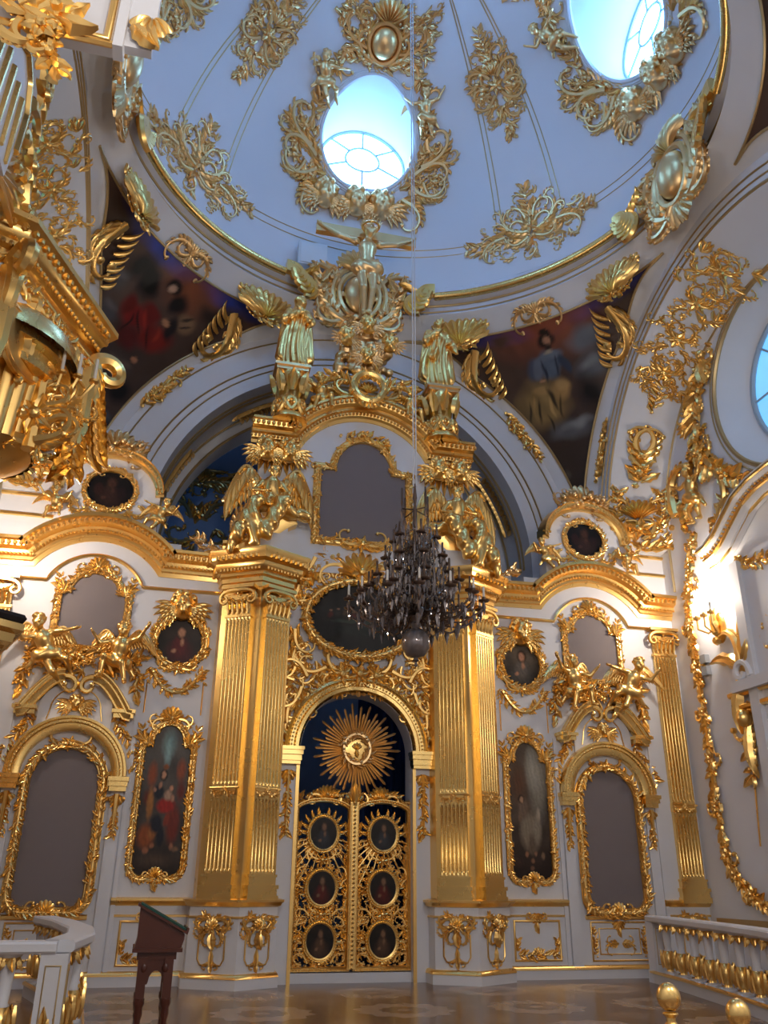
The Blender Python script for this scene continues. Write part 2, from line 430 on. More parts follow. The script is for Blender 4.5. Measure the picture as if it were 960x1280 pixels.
def hand(f, a, b, s):
    a, b = A(a, float), A(b, float); d = unit(b-a); x = unit(np.cross(d, A([.3, .2, 1.]))); y = np.cross(x, d)
    f.c(b, b+d*.07*s, .026*s, .03*s, .02)
    for i in range(4):
        q = b+d*.08*s+x*(i-1.5)*.021*s; L = (.062, .075, .07, .055)[i]*s
        f.c(q, q+d*L*.55+y*.004*s, .0115*s, .0105*s, .006).c(q+d*L*.55, q+d*L*.9+y*.024*s, .0105*s, .009*s, .006)
    f.c(b+d*.02*s+x*-.03*s, b+d*.075*s-x*.06*s+y*.02*s, .013*s, .01*s, .01)
def limb(f, a, b, c, r, k=.03): f.c(a, b, r[0], r[1], k).c(b, c, r[1], r[2], k)
def body(f, J, s=1., chub=1., skinlegs=True, skinarms=True, face=(0, -1, 0), hair=True, hs=1.):
    g = s*chub
    head(f, J['head'], s*hs, face, hair); f.c(J['neck'], A(J['head'], float)-A([0, 0, .06*s]), .052*g, .048*g)
    f.c(J['chest'], J['neck'], .12*g, .06*g, .05).e(J['chest'], A([.165, .115, .17])*g, .05).c(J['chest'], J['pelvis'], .125*g, .135*g, .05)
    f.e(J['pelvis'], A([.155, .12, .12])*g, .04)
    for q in 'LR':
        f.e(J['sh'+q], .068*g, .04)
        limb(f, J['sh'+q], J['el'+q], J['ha'+q], (.058*g, .045*g, .03*g)); hand(f, J['el'+q], J['ha'+q], s*(1.15 if chub > 1.05 else 1))
        if skinlegs:
            limb(f, J['hi'+q], J['kn'+q], J['an'+q], (.095*g, .065*g, .04*g)); f.c(J['an'+q], J['to'+q], .04*g, .028*g, .03)
def wing_mesh(name, H, side=1, spread=.35, rows=3, tilt=0., nf=11):
    mb = MB(T_plane)
    t = np.linspace(0, 1, 12)
    ax = side*H*(.03+spread*t**.8); ay = H*(.40*np.sin(pi*(.05+.72*t)))
    for r in range(rows):
        for i in range(nf):
            q = i/(nf-1); x = np.interp(q, t, ax)*(1-.1*r); y = np.interp(q, t, ay)-.02*H*r
            L = H*(.28+.52*q**.9)*(1, .66, .38)[r]; a = -pi/2+side*(-.36+.5*q+tilt)*1.
            leaf(mb, x, y, a, L, H*.15, h=H*.032, bend=side*-.12, lob=0, lift=H*(.012+.03*r+.008*(i%2)), nt=7)
    mb.tube(np.c_[ax, ay, np.full(12, H*.06)], H*.045*(1-.4*t), 6)
    # back of the wing so that it has thickness
    for i in range(nf):
        q = i/(nf-1); x = np.interp(q, t, ax); y = np.interp(q, t, ay); L = H*(.28+.52*q**.9); a = -pi/2+side*(-.36+.5*q+tilt)
        leaf(mb, x, y, a, L, H*.15, h=-H*.02, bend=side*-.12, lob=0, lift=H*.01, nt=7)
    return mb.mesh(name)
# ================================================================== THE ROOM
YC, HW, ZS, RP = -4.6, 5.95, 8.4, 8.17          # bay centre, half width, springing height, pendentive sphere radius
WX = 7.0                                        # side wall planes
T_id = None
def T_N(y0): return lambda u, v, n: np.stack([u, y0-n, v], -1)
def T_E(x0): return lambda u, v, n: np.stack([x0-n, YC-u, v], -1)
def T_W(x0): return lambda u, v, n: np.stack([-x0+n, YC+u, v], -1)
def T_S(y0): return lambda u, v, n: np.stack([-u, y0+n, v], -1)
def arc(R, n=48, z=ZS, a0=0, a1=pi): 
    t = np.linspace(a1, a0, n); return np.c_[R*np.cos(t), z+R*np.sin(t)]   # left to right over the top
def annulus(mb, Ri, Ro, n=0., ni=None, k=64, z=ZS):
    t = np.linspace(pi, 0, k); P = np.zeros((2, k, 3))
    P[0, :, 0] = Ri*np.cos(t); P[0, :, 1] = z+Ri*np.sin(t); P[0, :, 2] = n if ni is None else ni
    P[1, :, 0] = Ro*np.cos(t); P[1, :, 1] = z+Ro*np.sin(t); P[1, :, 2] = n
    mb.grid(P)
def rect(mb, u0, u1, v0, v1, n=0.):
    mb.add([[u0, v0, n], [u1, v0, n], [u1, v1, n], [u0, v1, n]], [A([[0, 1, 2, 3]])])
def arch_line(mb, R, w, n=.02, z0=8.4, k=56):     # gold line following an arch, then down its jambs
    p = arc(R, k); p = np.r_[[[-R, z0]], p, [[R, z0]]] if z0 < ZS else p
    mb.tube(np.c_[p, np.full(len(p), n)], w, 5)

# floor: polished inlaid parquet with pale rosettes
def floor_mat():
    m = mat('inlaid_parquet', (.2, .1, .05), .22, spec=.5); nt = m.node_tree; b = nt.nodes['Principled BSDF']; L = nt.links.new
    tc = nt.nodes.new('ShaderNodeTexCoord'); N = nt.nodes.new
    def math_(op, a, b_=None, c=None):
        x = N('ShaderNodeMath'); x.operation = op
        for i, v in enumerate((a, b_, c)):
            if v is None: continue
            if isinstance(v, (int, float)): x.inputs[i].default_value = v
            else: L(v, x.inputs[i])
        return x.outputs[0]
    sep = N('ShaderNodeSeparateXYZ'); L(tc.outputs['Object'], sep.inputs[0])
    G = 1.9
    fx = math_('SUBTRACT', math_('FRACT', math_('DIVIDE', math_('ADD', sep.outputs[0], .9), G)), .5)
    fy = math_('SUBTRACT', math_('FRACT', math_('DIVIDE', math_('ADD', sep.outputs[1], .4), G)), .5)
    r = math_('SQRT', math_('ADD', math_('MULTIPLY', fx, fx), math_('MULTIPLY', fy, fy)))
    th = math_('ARCTAN2', fy, fx)
    rr = math_('MULTIPLY', r, math_('ADD', 1, math_('MULTIPLY', .07, math_('COSINE', math_('MULTIPLY', th, 12)))))
    def ring(a, b_):
        return math_('MULTIPLY', math_('GREATER_THAN', rr, a), math_('LESS_THAN', rr, b_))
    pale = math_('MINIMUM', math_('ADD', ring(.17, .34), ring(.0, .05)), 1)
    dia = math_('GREATER_THAN', math_('ADD', math_('ABSOLUTE', fx), math_('ABSOLUTE', fy)), .82)
    pale = math_('MAXIMUM', pale, math_('MULTIPLY', dia, .4))
    wv = N('ShaderNodeTexWave'); wv.inputs['Scale'].default_value = 1.6; wv.inputs['Distortion'].default_value = 6; wv.inputs['Detail'].default_value = 3
    L(tc.outputs['Object'], wv.inputs['Vector'])
    ck = N('ShaderNodeTexChecker'); ck.inputs['Scale'].default_value = 2.1; L(tc.outputs['Object'], ck.inputs['Vector'])
    m1 = N('ShaderNodeMix'); m1.data_type = 'RGBA'; m1.inputs[6].default_value = (.13, .065, .035, 1); m1.inputs[7].default_value = (.20, .11, .06, 1)
    L(math_('ADD', math_('MULTIPLY', wv.outputs['Fac'], .55), math_('MULTIPLY', ck.outputs['Fac'], .18)), m1.inputs[0])
    m2 = N('ShaderNodeMix'); m2.data_type = 'RGBA'; m2.inputs[7].default_value = (.44, .31, .22, 1)
    L(math_('MULTIPLY', pale, .62), m2.inputs[0]); L(m1.outputs[2], m2.inputs[6]); L(m2.outputs[2], b.inputs['Base Color'])
    return m
M['floor'] = floor_mat()
mb = MB(); mb.box(-9, 9, -22, 9.4, -.2, 0)
struct(mb.build('floor', 'floor'))

# ---- arches, piers and walls of the domed bay
mb = MB(T_N(HW+YC))
annulus(mb, 4.4, 5.85); rect(mb, -7.2, -4.4, 0, ZS); rect(mb, 4.4, 7.2, 0, ZS)
P = arc(4.4, 64); mb.grid(np.stack([np.c_[P, np.zeros(64)], np.c_[P, np.full(64, -1.5)]]))
annulus(mb, 4.15, 4.4, -1.5); P = arc(4.15, 64); mb.grid(np.stack([np.c_[P, np.full(64, -1.5)], np.c_[P, np.full(64, -2.2)]]))
for s in (-1, 1):
    mb.grid(A([[[s*4.4, 0, 0], [s*4.4, 0, -1.5]], [[s*4.4, ZS, 0], [s*4.4, ZS, -1.5]]])); rect(mb, *sorted((s*4.15, s*4.4)), 0, ZS, -1.5)
    mb.grid(A([[[s*4.15, 0, -1.5], [s*4.15, 0, -2.2]], [[s*4.15, ZS, -1.5], [s*4.15, ZS, -2.2]]]))
wallN = struct(mb.build('wall_north', 'white'))
mb = MB(T_N(HW+YC))
for R, w, n in ((4.86, .022, .01), (4.70, .018, .01), (5.42, .02, .01)): arch_line(mb, R, w, n)
for R, w, n in ((4.44, .04, -.45), (4.42, .03, -.62), (4.42, .03, -1.35), (4.2, .035, -1.5)): arch_line(mb, R-.04, w, n)
mb.build('moulding', 'goldline', wallN)
mb = MB(T_N(HW+YC))
for s in (-1, 1):          # carved runs on the soffit of the altar arch
    for a in (.42, 1.12):
        for q in np.linspace(-.17, .17, 12):
            t = a+q if s > 0 else pi-a-q
            for d in (-.12, .06):
                p0 = A([4.37*cos(t), ZS+4.37*sin(t), -1.0+d]); leafP = MB(); leaf(leafP, 0, 0, s*.9+d*8, .3, .17, curl=.03)
                V = leafP.V[0]; tang = A([-sin(t), cos(t), 0]); inw = A([-cos(t), -sin(t), 0]); ax = A([0, 0, 1.])
                mb.add(p0+V[:, :1]*tang+V[:, 1:2]*ax+V[:, 2:]*inw, [leafP.F[0]])
tag(mb.build('carved_leaf_run', 'gold', wallN), None, None)

def side_wall(T5, T7, name, win_label_idx, pane_s):
    mb = MB(T5); annulus(mb, 5.0, 5.85); 
    rect(mb, -7.2, -5.0, 0, ZS); rect(mb, 5.0, 7.2, 0, ZS)
    annulus(mb, 4.2, 5.0, 0, -1.05)
    for s in (-1, 1): mb.grid(A([[[s*5.0, 0, 0], [s*5.0, 0, -1.05]], [[s*5.0, ZS, 0], [s*5.0, ZS, -1.05]]])); mb.grid(A([[[s*5.0, ZS, 0], [s*5.0, ZS, -1.05]], [[s*5.0, ZS+.01, 0], [s*4.2, ZS+.01, -1.05]]]))
    mb.T = T7                                              # tympanum with a round hole
    cz, R = 10.65, 2.0; k = 96; t = np.arange(k)*TAU/k
    hole = np.c_[R*np.cos(t), cz+R*np.sin(t)]
    d = np.c_[np.cos(t), np.sin(t)]; sc = np.minimum(5.2/np.maximum(np.abs(d[:, 0]), 1e-6), np.where(d[:, 1] > 0, 2.6, 2.4)/np.maximum(np.abs(d[:, 1]), 1e-6))
    outer = d*sc[:, None]+A([0, cz])
    mb.grid(np.stack([np.c_[hole, np.zeros(k)], np.c_[outer, np.zeros(k)]]), cv=True)
    rect(mb, -5.2, 5.2, 0, cz-2.4)
    mb.grid(np.stack([np.c_[hole, np.zeros(k)], np.c_[hole*A([.76, .76])+A([0, cz*.24]), np.full(k, -.6)]]), cv=True)
    w = struct(mb.build(name, 'white'))
    mb = MB(T5)
    for R_, wd, n in ((5.4, .022, .01), (5.22, .02, .01), (5.05, .035, .0), (4.25, .03, -1.0)): arch_line(mb, R_, wd, n, 7.4)
    mb.T = T7; p = ellipse(2.0, 2.0, 72, 0, cz); mb.tube(np.c_[p, np.full(72, .0)], .05, 6, closed=True)
    p = ellipse(2.12, 2.12, 72, 0, cz); mb.tube(np.c_[p, np.full(72, .01)], .018, 5, closed=True)
    mb.build('moulding', 'goldline', w)
    mb = MB(T7); p = ellipse(1.52, 1.52, 64, 0, cz); mb.ngon(np.c_[p, np.full(64, -.61)])
    win = struct(mb.build('window_%d' % win_label_idx, M['skypane_'+pane_s]))
    mb = MB(T7); p = ellipse(1.5, 1.5, 48, 0, cz); mb.tube(np.c_[p, np.full(48, -.57)], .06, 6, closed=True)
    p = ellipse(.45, .45, 32, 0, cz); mb.tube(np.c_[p, np.full(32, -.57)], .03, 5, closed=True)
    for i in range(8):
        a = TAU*i/8; mb.tube(A([[.45*cos(a), cz+.45*sin(a), -.57], [1.5*cos(a), cz+1.5*sin(a), -.57]]), .025, 5)
    mb.build('glazing_bar', 'iron', win)
    return w
SKY = (.19, .50, 1.0)
M['skypane_dome'] = glass_mat('dome_window_sky', SKY, 15)
M['skypane_side'] = glass_mat('side_window_sky', (.09, .43, .80), 1.15)
M['skypane_altar'] = glass_mat('altar_window_sky', (.25, .5, 1.0), 1.6)
wallE = side_wall(T_E(HW), T_E(WX), 'wall_east', 1, 'side')
wallW = side_wall(T_W(HW), T_W(WX), 'wall_west', 2, 'side')
# south arch and the nave behind the viewer
mb = MB(T_S(YC-HW)); annulus(mb, 5.4, 5.85); rect(mb, -7.2, -5.5, 0, ZS); rect(mb, 5.5, 7.2, 0, ZS)
mb.T = None
P = arc(5.4, 40); k = 40
mb.grid(np.stack([np.c_[P[:, 0], np.full(k, -10.55), P[:, 1]], np.c_[P[:, 0], np.full(k, -21.), P[:, 1]]]))
for s in (-1, 1): mb.grid(A([[[s*5.5, -10.55, 0], [s*5.5, -21, 0]], [[s*5.4, -10.55, ZS], [s*5.4, -21, ZS]]]))
mb.ngon(np.r_[[[-5.5, -21, 0]], np.c_[P[:, 0], np.full(k, -21.), P[:, 1]], [[5.5, -21, 0]]])
struct(mb.build('wall_south', 'white'))

# altar room seen through the arch over the screen
mb = MB(); mb.grid(A([[[x, 8.6, 0], [x, 8.6, 13.5]] for x in (-5.6, 5.6)]))
for s in (-1, 1): mb.grid(A([[[s*5.6, 3.5, 0], [s*5.6, 3.5, 13.5]], [[s*5.6, 8.6, 0], [s*5.6, 8.6, 13.5]]]))
mb.grid(A([[[-5.6, 3.5, 13.4], [5.6, 3.5, 13.4]], [[-5.6, 8.6, 13.4], [5.6, 8.6, 13.4]]]))
for s in (-1, 1): mb.grid(A([[[s*4.1, 3.55, 0], [s*5.7, 3.55, 0]], [[s*4.1, 3.55, 13.5], [s*5.7, 3.55, 13.5]]]))
P = arc(4.15, 40); T = np.c_[P[:, 0], np.full(40, 13.5)]
mb.grid(np.stack([np.c_[P[:, 0], np.full(40, 3.56), P[:, 1]], np.c_[T[:, 0], np.full(40, 3.56), T[:, 1]]]))
altar = struct(mb.build('wall_altar_room', 'altarwall'))
mb = MB(lambda u, v, n: np.stack([u, 8.6-n, v], -1))     # dark gilt carving on the altar room's back wall
for x in (-3.3, 0, 3.3):
    c = 11.9; 
    TT = mb.T; mb.T = (lambda x0: (lambda u, v, n: TT(u+x0, v, n)))(x)
    shell(mb, 0, c+1.1, pi/2, .55); mir(mb, acanthus, .1, c+1.0, .2, 1.4, -4.6); mir(mb, acanthus, .2, c-.2, 1.2, 1.5, -4.8)
    mir(mb, acanthus, .1, c-.9, -.4, 1.3, 4.6); tangle(mb, [(-.8, c-2.6), (.8, c-2.6), (.6, c-1.6), (-.6, c-1.6)], 9, .7, seed=5); tangle(mb, [(-.9, c+1), (.9, c+1), (.9, c+1.5), (-.9, c+1.5)], 9, .8, seed=6); tangle(mb, [(-1, c-.6), (1, c-.6), (1, c+.6), (-1, c+.6)], 7, .7, seed=7); rosette(mb, 0, c, .4); leafband(mb, [(-1.3, c-1.3), (-1.2, c+.3), (-.6, c+1.), (.6, c+1.), (1.2, c+.3), (1.3, c-1.3)], .26, seed=3)
    leafband(mb, [(-.5, c-2.4), (-.6, c-1.7), (0, c-1.3), (.6, c-1.7), (.5, c-2.4), (-.5, c-2.4)], .4, seed=4)
    mb.T = TT
mb.build('carved_relief', 'gold', altar)
mb = MB(); mb.grid(A([[[-5.55, 4.6, 9.2], [-5.55, 6.6, 9.2]], [[-5.55, 4.6, 12.2], [-5.55, 6.6, 12.2]]]))  # unseen glowing window, added to give the altar room its dim blue light
w3 = struct(mb.build('window_3', M['skypane_altar']))
mb = MB()
for y in (4.6, 5.27, 5.93, 6.6): mb.box(-5.56, -5.48, y-.04, y+.04, 9.2, 12.2)
for z in (9.2, 10.2, 11.2, 12.2): mb.box(-5.56, -5.48, 4.6, 6.6, z-.04, z+.04)
mb.build('glazing_bar', 'iron', w3)

# ---- pendentives (zone of the sphere between the arches), ring cornice, drum and dome
def pend_pt(q, z, s, off=0.):
    rho = np.sqrt(RP**2-(z-ZS)**2); a0 = np.arccos(np.clip(HW/rho, -1, 1)); az = a0+(pi/2-2*a0)*s
    R_ = (RP-off)/RP
    az = az+q*pi/2; x = rho*np.sin(az)*R_; y = rho*np.cos(az)*R_
    return np.stack([x, YC+y, ZS+(z-ZS)*R_], -1)
mb = MB()
for q in range(4):
    z, s = np.meshgrid(np.r_[np.linspace(ZS, 13., 16), np.linspace(13.1, 14.06, 40), np.linspace(14.1, 14.45, 5)], np.linspace(0, 1, 25), indexing='ij')
    mb.grid(pend_pt(q, z, s)[:, ::-1])
struct(mb.build('trim_1', 'white'))['label'] = 'white pendentives between the arches'
prof = [(5.62, 14.36), (5.62, 14.58), (5.68, 14.6), (5.68, 14.86), (5.5, 14.95), (5.48, 15.1), (5.62, 15.14), (6.05, 15.2)]
mb = MB(); mb.lathe(prof, 128, (0, YC, 0)); 
struct(mb.build('trim_2', 'plaster'))['label'] = 'white ring cornice under the dome'
mb = MB()
for r, z, w in ((5.6, 14.42, .026), (5.61, 14.62, .022), (5.66, 14.84, .03)):
    t = np.arange(128)*TAU/128; mb.tube(np.c_[r*np.sin(t), YC+r*np.cos(t), np.full(128, z)], w, 5, closed=True)
struct(mb.build('trim_3', 'goldline'))

DC, DR = A([0, YC, 15.7]), 6.05
def dome_pt(az, el, n=0.):
    r = DR-n; return np.stack([DC[0]+r*np.cos(el)*np.sin(az), DC[1]+r*np.cos(el)*np.cos(az), DC[2]+r*np.sin(el)], -1)
def T_dome(az0, el0):
    def f(u, v, n):
        el = el0+v/DR; return dome_pt(az0+u/(DR*np.cos(np.clip(el, 0, 1.35))), el, n)
    return f
WEL, WRX, WRY = radians(39), 1.24, 1.42
mb = MB()
for q in range(4):
    az0 = q*pi/2; k = 96; t = np.arange(k)*TAU/k
    ha, he = WRX/(DR*cos(WEL)), WRY/DR
    inn = np.c_[ha*np.cos(t), WEL+he*np.sin(t)]
    d = np.c_[np.cos(t)*ha, np.sin(t)*he]; top, bot = radians(62)-WEL, WEL
    sc = np.minimum((pi/4)/np.maximum(np.abs(d[:, 0]), 1e-9), np.where(d[:, 1] > 0, top, bot)/np.maximum(np.abs(d[:, 1]), 1e-9))
    out = d*sc[:, None]+A([0, WEL])
    for cx_, cy_ in ((pi/4, top), (pi/4, -bot), (-pi/4, top), (-pi/4, -bot)):
        out[np.argmin(np.hypot(out[:, 0]-cx_, out[:, 1]-WEL-cy_))] = (cx_, WEL+cy_)
    ae = inn[None]+(out-inn)[None]*np.linspace(0, 1, 9)[:, None, None]
    mb.grid(dome_pt(az0+ae[..., 0], ae[..., 1]), cv=True)
    # window reveal, running straight out through the thick shell and slightly down
    e0 = dome_pt(az0+inn[:, 0], inn[:, 1]); dr = A([sin(az0), cos(az0), -.04]); cen = dome_pt(A(az0), A(WEL))
    e1 = cen+(e0-cen)*.93+dr*.8; e1 = e1-np.outer(((e1-cen)@A([sin(az0), cos(az0), 0])-.8), A([sin(az0), cos(az0), 0]))
    mb.grid(np.stack([e0, e1]), cv=True)
    w = MB(); w.ngon(e1); wo = struct(w.build('window_%d' % (q+4), M['skypane_dome']))
    w = MB(); cc = e1.mean(0); dd = -A([sin(az0), cos(az0), 0])*.05
    for f_, rr in ((1., .05), (.4, .03)): w.tube(cc+(e1-cc)*f_+dd, rr, 5, closed=True)
    for i in range(6): w.tube(A([cc+(e1[i*16+8]-cc)*.4+dd, cc+(e1[i*16+8]-cc)+dd]), .03, 5)
    w.build('glazing_bar', 'iron', wo)
    w = MB()
    for f_, rr, nn in ((1.015, .06, .02), (1.075, .035, .02), (1.11, .02, .015)):
        w.tube(dome_pt(az0+inn[:, 0]*f_, WEL+(inn[:, 1]-WEL)*f_, nn), rr, 6, closed=True)
    w.build('window_surround', 'plaster', wo)
az, el = np.meshgrid(np.linspace(0, TAU, 97), np.linspace(radians(62), pi/2-.001, 12), indexing='ij'); mb.grid(dome_pt(az, el))
az, zz = np.meshgrid(np.linspace(0, TAU, 97), [15.18, 15.45, 15.7], indexing='ij'); mb.grid(np.stack([DR*np.sin(az), YC+DR*np.cos(az), zz], -1))
struct(mb.build('ceiling', 'plaster'))['label'] = 'white dome with oval windows'
mb = MB()
for q in range(4):       # paired gold lines of the four ribs and the ring
    for s in (-1, 1):
        for d in (0, .16):
            e = np.linspace(radians(10), radians(80), 24); az = pi/4+q*pi/2+s*(radians(7.2)-.0*e+d/DR/1.0*0+radians(1.5)*d*6)
            mb.tube(dome_pt(az+0*e, e, .0), .017, 5)
    for z_, e_ in ((0, 9.3), (1, 11.2)):
        a = np.linspace(q*pi/2-pi/4+radians(8), q*pi/2+pi/4-radians(8), 40); mb.tube(dome_pt(a, np.full(40, radians(e_))), .017, 5)
struct(mb.build('trim_4', 'goldline'))['label'] = 'paired gold lines on the dome'

# gilded torus of the ring cornice in four lengths, each ending in curled scrolls
CARTS = []
for q in range(4):
    a = np.linspace(q*pi/2+radians(20), (q+1)*pi/2-radians(20), 48)
    mb = MB(); mb.tube(np.c_[5.5*np.sin(a), YC+5.5*np.cos(a), np.full(48, 15.02)], .105, 10)
    nm = ('north-east', 'south-east', 'south-west', 'north-west')[q]
    t = thing('cornice_roll', {0: 'curved gilded cornice roll between the crucifix and the right side arch', 3: 'curved gilded cornice roll between the crucifix and the left side arch', 1: 'curved gilded cornice roll at the upper right edge, past the right side arch', 2: 'curved gilded cornice roll past the left side arch, towards the viewer'}[q], 'cornice moulding', group='gilded cornice rolls')
    mb.build('roll', 'burnished', t)
    for e, sg in ((a[0], -1), (a[-1], 1)):
        mb = MB(lambda u, v, n, e=e: np.stack([(5.5-n)*np.sin(e+u/5.5), YC+(5.5-n)*np.cos(e+u/5.5), v], -1))
        for k in range(5):
            P, th = spiral(0, 15.05+.05*k, (0 if sg > 0 else pi), 1.5-.14*k, -sg*(3.4+.4*k), 1.6, 18)
            mb.tube(np.c_[P, np.linspace(.05, .34-.02*k, 18)], .11*(1-.35*np.linspace(0, 1, 18)), 6)
        for k in range(4): leaf(mb, sg*(.1+.12*k), 14.85+.1*k, (0 if sg > 0 else pi)+sg*.5, .5, .26, lift=.06, curl=.1)
        mb.build('scroll', 'gold', t)

# ---- pendentive paintings
PB = {}
def pendentive_painting(q, blobs, label, seed):
    def T(u, v, n): return pend_pt(q, v, np.clip(u, 0, 1), .03)
    nz, ns = 130, 100; z = np.linspace(8.9, 14.0, nz); P = np.zeros((nz, ns, 3)); SX = np.zeros((nz, ns))
    for i, zz in enumerate(z):
        rho = sqrt(RP**2-(zz-ZS)**2); a0 = math.acos(min(1, HW/rho)); span = (pi/2-2*a0)*rho; m = min(.46, .34/max(span, .01))
        top = max(0, (zz-13.3)/.7); m = m+.10*top
        P[i, :, 0] = np.linspace(m, 1-m, ns); P[i, :, 1] = zz; SX[i] = (P[i, :, 0]-.5)*span/6+.5
    t = (P[..., 1]-8.9)/5.1; s = SX
    mb = MB(T); mb.grid(P); mb.col = [paint(s, t, blobs, ((.20, .145, .12), (.085, .075, .075)), seed, .9, .12, 2.2).reshape(-1, 4)]
    o = thing('pendentive_painting', label, 'painting')
    place('canvas', mb.mesh('canvas', True, 0), 'paint', o)
    mb = MB(T); e = np.r_[P[:, 0, :], P[-1, :, :], P[::-1, -1, :]]; e[:, 2] = 0
    V = T(e[:, 0], e[:, 1], e[:, 2]); mb.T = None; mb.tube(V, .03, 6); mb.build('frame', 'goldline', o)
pendentive_painting(0, [(.5, 1.0, .6, .06, 0, (.12, .16, .36), .5), (0.528, 0.99, 0.32, 0.17, 0, (0.34, 0.17, 0.11), 0.8), (0.676, 0.889, 0.111, 0.064, 0, (0.26, 0.27, 0.29), 0.6), (0.668, 0.783, 0.096, 0.064, 0, (0.22, 0.23, 0.25), 0.7), (0.239, 0.93, 0.059, 0.032, 0, (0.2, 0.17, 0.15), 0.5), (0.327, 0.97, 0.07, 0.032, 0, (0.22, 0.15, 0.11), 0.7), (0.52, 0.558, 0.122, 0.059, 0, (0.22, 0.22, 0.23), 0.6), (0.43, 0.688, 0.125, 0.13, 0, (0.34, 0.27, 0.16), 0.5), (0.517, 0.733, 0.047, 0.051, 0, (0.42, 0.32, 0.19), 0.5), (0.338, 0.656, 0.052, 0.089, 0, (0.29, 0.23, 0.14), 0.5), (0.495, 0.838, 0.064, 0.067, 0, (0.22, 0.245, 0.28), 0.4), (0.428, 0.833, 0.035, 0.059, 0, (0.18, 0.19, 0.23), 0.5), (0.507, 0.931, 0.042, 0.033, 0, (0.05, 0.04, 0.035), 0.4), (0.507, 0.931, 0.02, 0.02, 0, (0.46, 0.32, 0.24), 0.5), (0.502, 0.9, 0.019, 0.014, 0, (0.10, 0.08, 0.07), 0.6), (0.46, 0.356, 0.027, 0.033, 0, (0.2, 0.18, 0.16), 0.6), (0.305, 0.404, 0.099, 0.068, 0, (0.02, 0.02, 0.025), 0.7), (.63, .69, .07, .10, .2, (.06, .055, .06), .7), (.495, .872, .07, .022, 0, (.26, .28, .31), .4), (.44, .83, .022, .05, -.25, (.25, .265, .295), .4), (.555, .825, .02, .05, .25, (.13, .15, .19), .4), (.47, .82, .007, .05, .1, (.10, .11, .14), .5), (.52, .83, .006, .05, -.1, (.11, .12, .15), .5), (.50, .888, .026, .008, 0, (.42, .38, .32), .5), (.455, .785, .018, .011, 0, (.42, .30, .22), .5), (.525, .75, .035, .028, 0, (.46, .36, .22), .5), (.425, .745, .035, .024, 0, (.41, .32, .19), .5), (.475, .70, .010, .065, .25, (.13, .10, .06), .6), (.41, .665, .010, .07, -.15, (.14, .105, .06), .6), (.365, .66, .008, .06, -.1, (.13, .10, .06), .6), (.50, .665, .008, .06, 0, (.17, .13, .07), .6), (.44, .60, .008, .05, .1, (.13, .10, .06), .6), (.46, .67, .010, .06, .1, (.44, .35, .21), .6), (.39, .68, .008, .06, -.15, (.40, .31, .18), .6), (.507, .955, .03, .012, 0, (.06, .045, .04), .5), (.24, .93, .045, .008, -.3, (.30, .26, .22), .5), (.25, .91, .045, .006, -.3, (.08, .07, .06), .5), (.66, .80, .07, .03, .2, (.30, .31, .32), .8), (.55, .575, .09, .025, .1, (.32, .32, .32), .8)],
    'dark painting of a seated bearded man in the right-hand pendentive', 11)
pendentive_painting(3, [(.62, 1.0, .5, .065, 0, (.12, .16, .38), .5), (0.3, 0.823, 0.071, 0.053, 0, (0.17, 0.16, 0.16), 0.7), (0.587, 0.945, 0.17, 0.11, 0, (0.33, 0.18, 0.11), 0.8), (0.343, 0.701, 0.057, 0.051, 0, (0.17, 0.16, 0.17), 0.6), (0.459, 0.759, 0.093, 0.057, .3, (0.30, 0.06, 0.05), 0.5), (0.55, 0.723, 0.102, 0.066, .3, (0.28, 0.06, 0.045), 0.5), (0.461, 0.676, 0.068, 0.06, 0, (0.2, 0.045, 0.04), 0.5), (0.422, 0.883, 0.06, 0.075, .5, (0.02, 0.02, 0.025), 0.5), (0.578, 0.88, 0.045, 0.053, 0, (0.05, 0.035, 0.035), 0.5), (0.523, 0.92, 0.041, 0.029, 0, (0.05, 0.04, 0.04), 0.4), (0.52, 0.919, 0.02, 0.018, 0, (0.52, 0.4, 0.32), 0.5), (0.641, 0.832, 0.048, 0.04, 0, (0.33, 0.25, 0.18), 0.5), (0.479, 0.56, 0.081, 0.058, 0, (0.17, 0.14, 0.13), 0.7), (0.528, 0.613, 0.021, 0.014, 0, (0.42, 0.28, 0.2), 0.5), (0.497, 0.34, 0.05, 0.035, .5, (0.18, 0.18, 0.19), 0.6), (0.715, 0.904, 0.066, 0.04, 0, (0.12, 0.09, 0.08), 0.7), (0.529, 0.472, 0.072, 0.064, 0, (0.02, 0.02, 0.03), 0.7), (.40, .78, .03, .05, -.4, (.24, .05, .04), .5), (.50, .80, .05, .035, -.3, (.25, .05, .04), .5), (.60, .79, .03, .06, .3, (.06, .05, .06), .5), (.47, .745, .007, .05, .5, (.09, .02, .02), .6), (.53, .715, .007, .055, .3, (.09, .02, .02), .6), (.43, .72, .007, .05, -.2, (.10, .02, .02), .6), (.56, .74, .010, .035, .2, (.38, .11, .07), .6), (.49, .76, .010, .04, .4, (.36, .09, .06), .6), (.64, .85, .035, .006, .5, (.12, .09, .07), .5), (.645, .825, .035, .006, .5, (.12, .09, .07), .5), (.57, .80, .02, .015, 0, (.44, .31, .22), .5), (.31, .84, .05, .02, .2, (.25, .24, .24), .8), (.34, .73, .04, .018, 0, (.24, .22, .22), .8), (.48, .58, .06, .02, 0, (.25, .20, .17), .8), (.36, .9, .05, .08, -.6, (.03, .03, .035), .6)],
    'dark painting of a figure in a red robe in the left-hand pendentive', 12)
for q in (1, 2):
    pendentive_painting(q, person_blobs(.5, .5, .8, (.2, .2, .3), (.3, .2, .12)), 'dark pendentive painting on the viewer side of the %s arch' % ('right' if q == 1 else 'left'), 20+q)
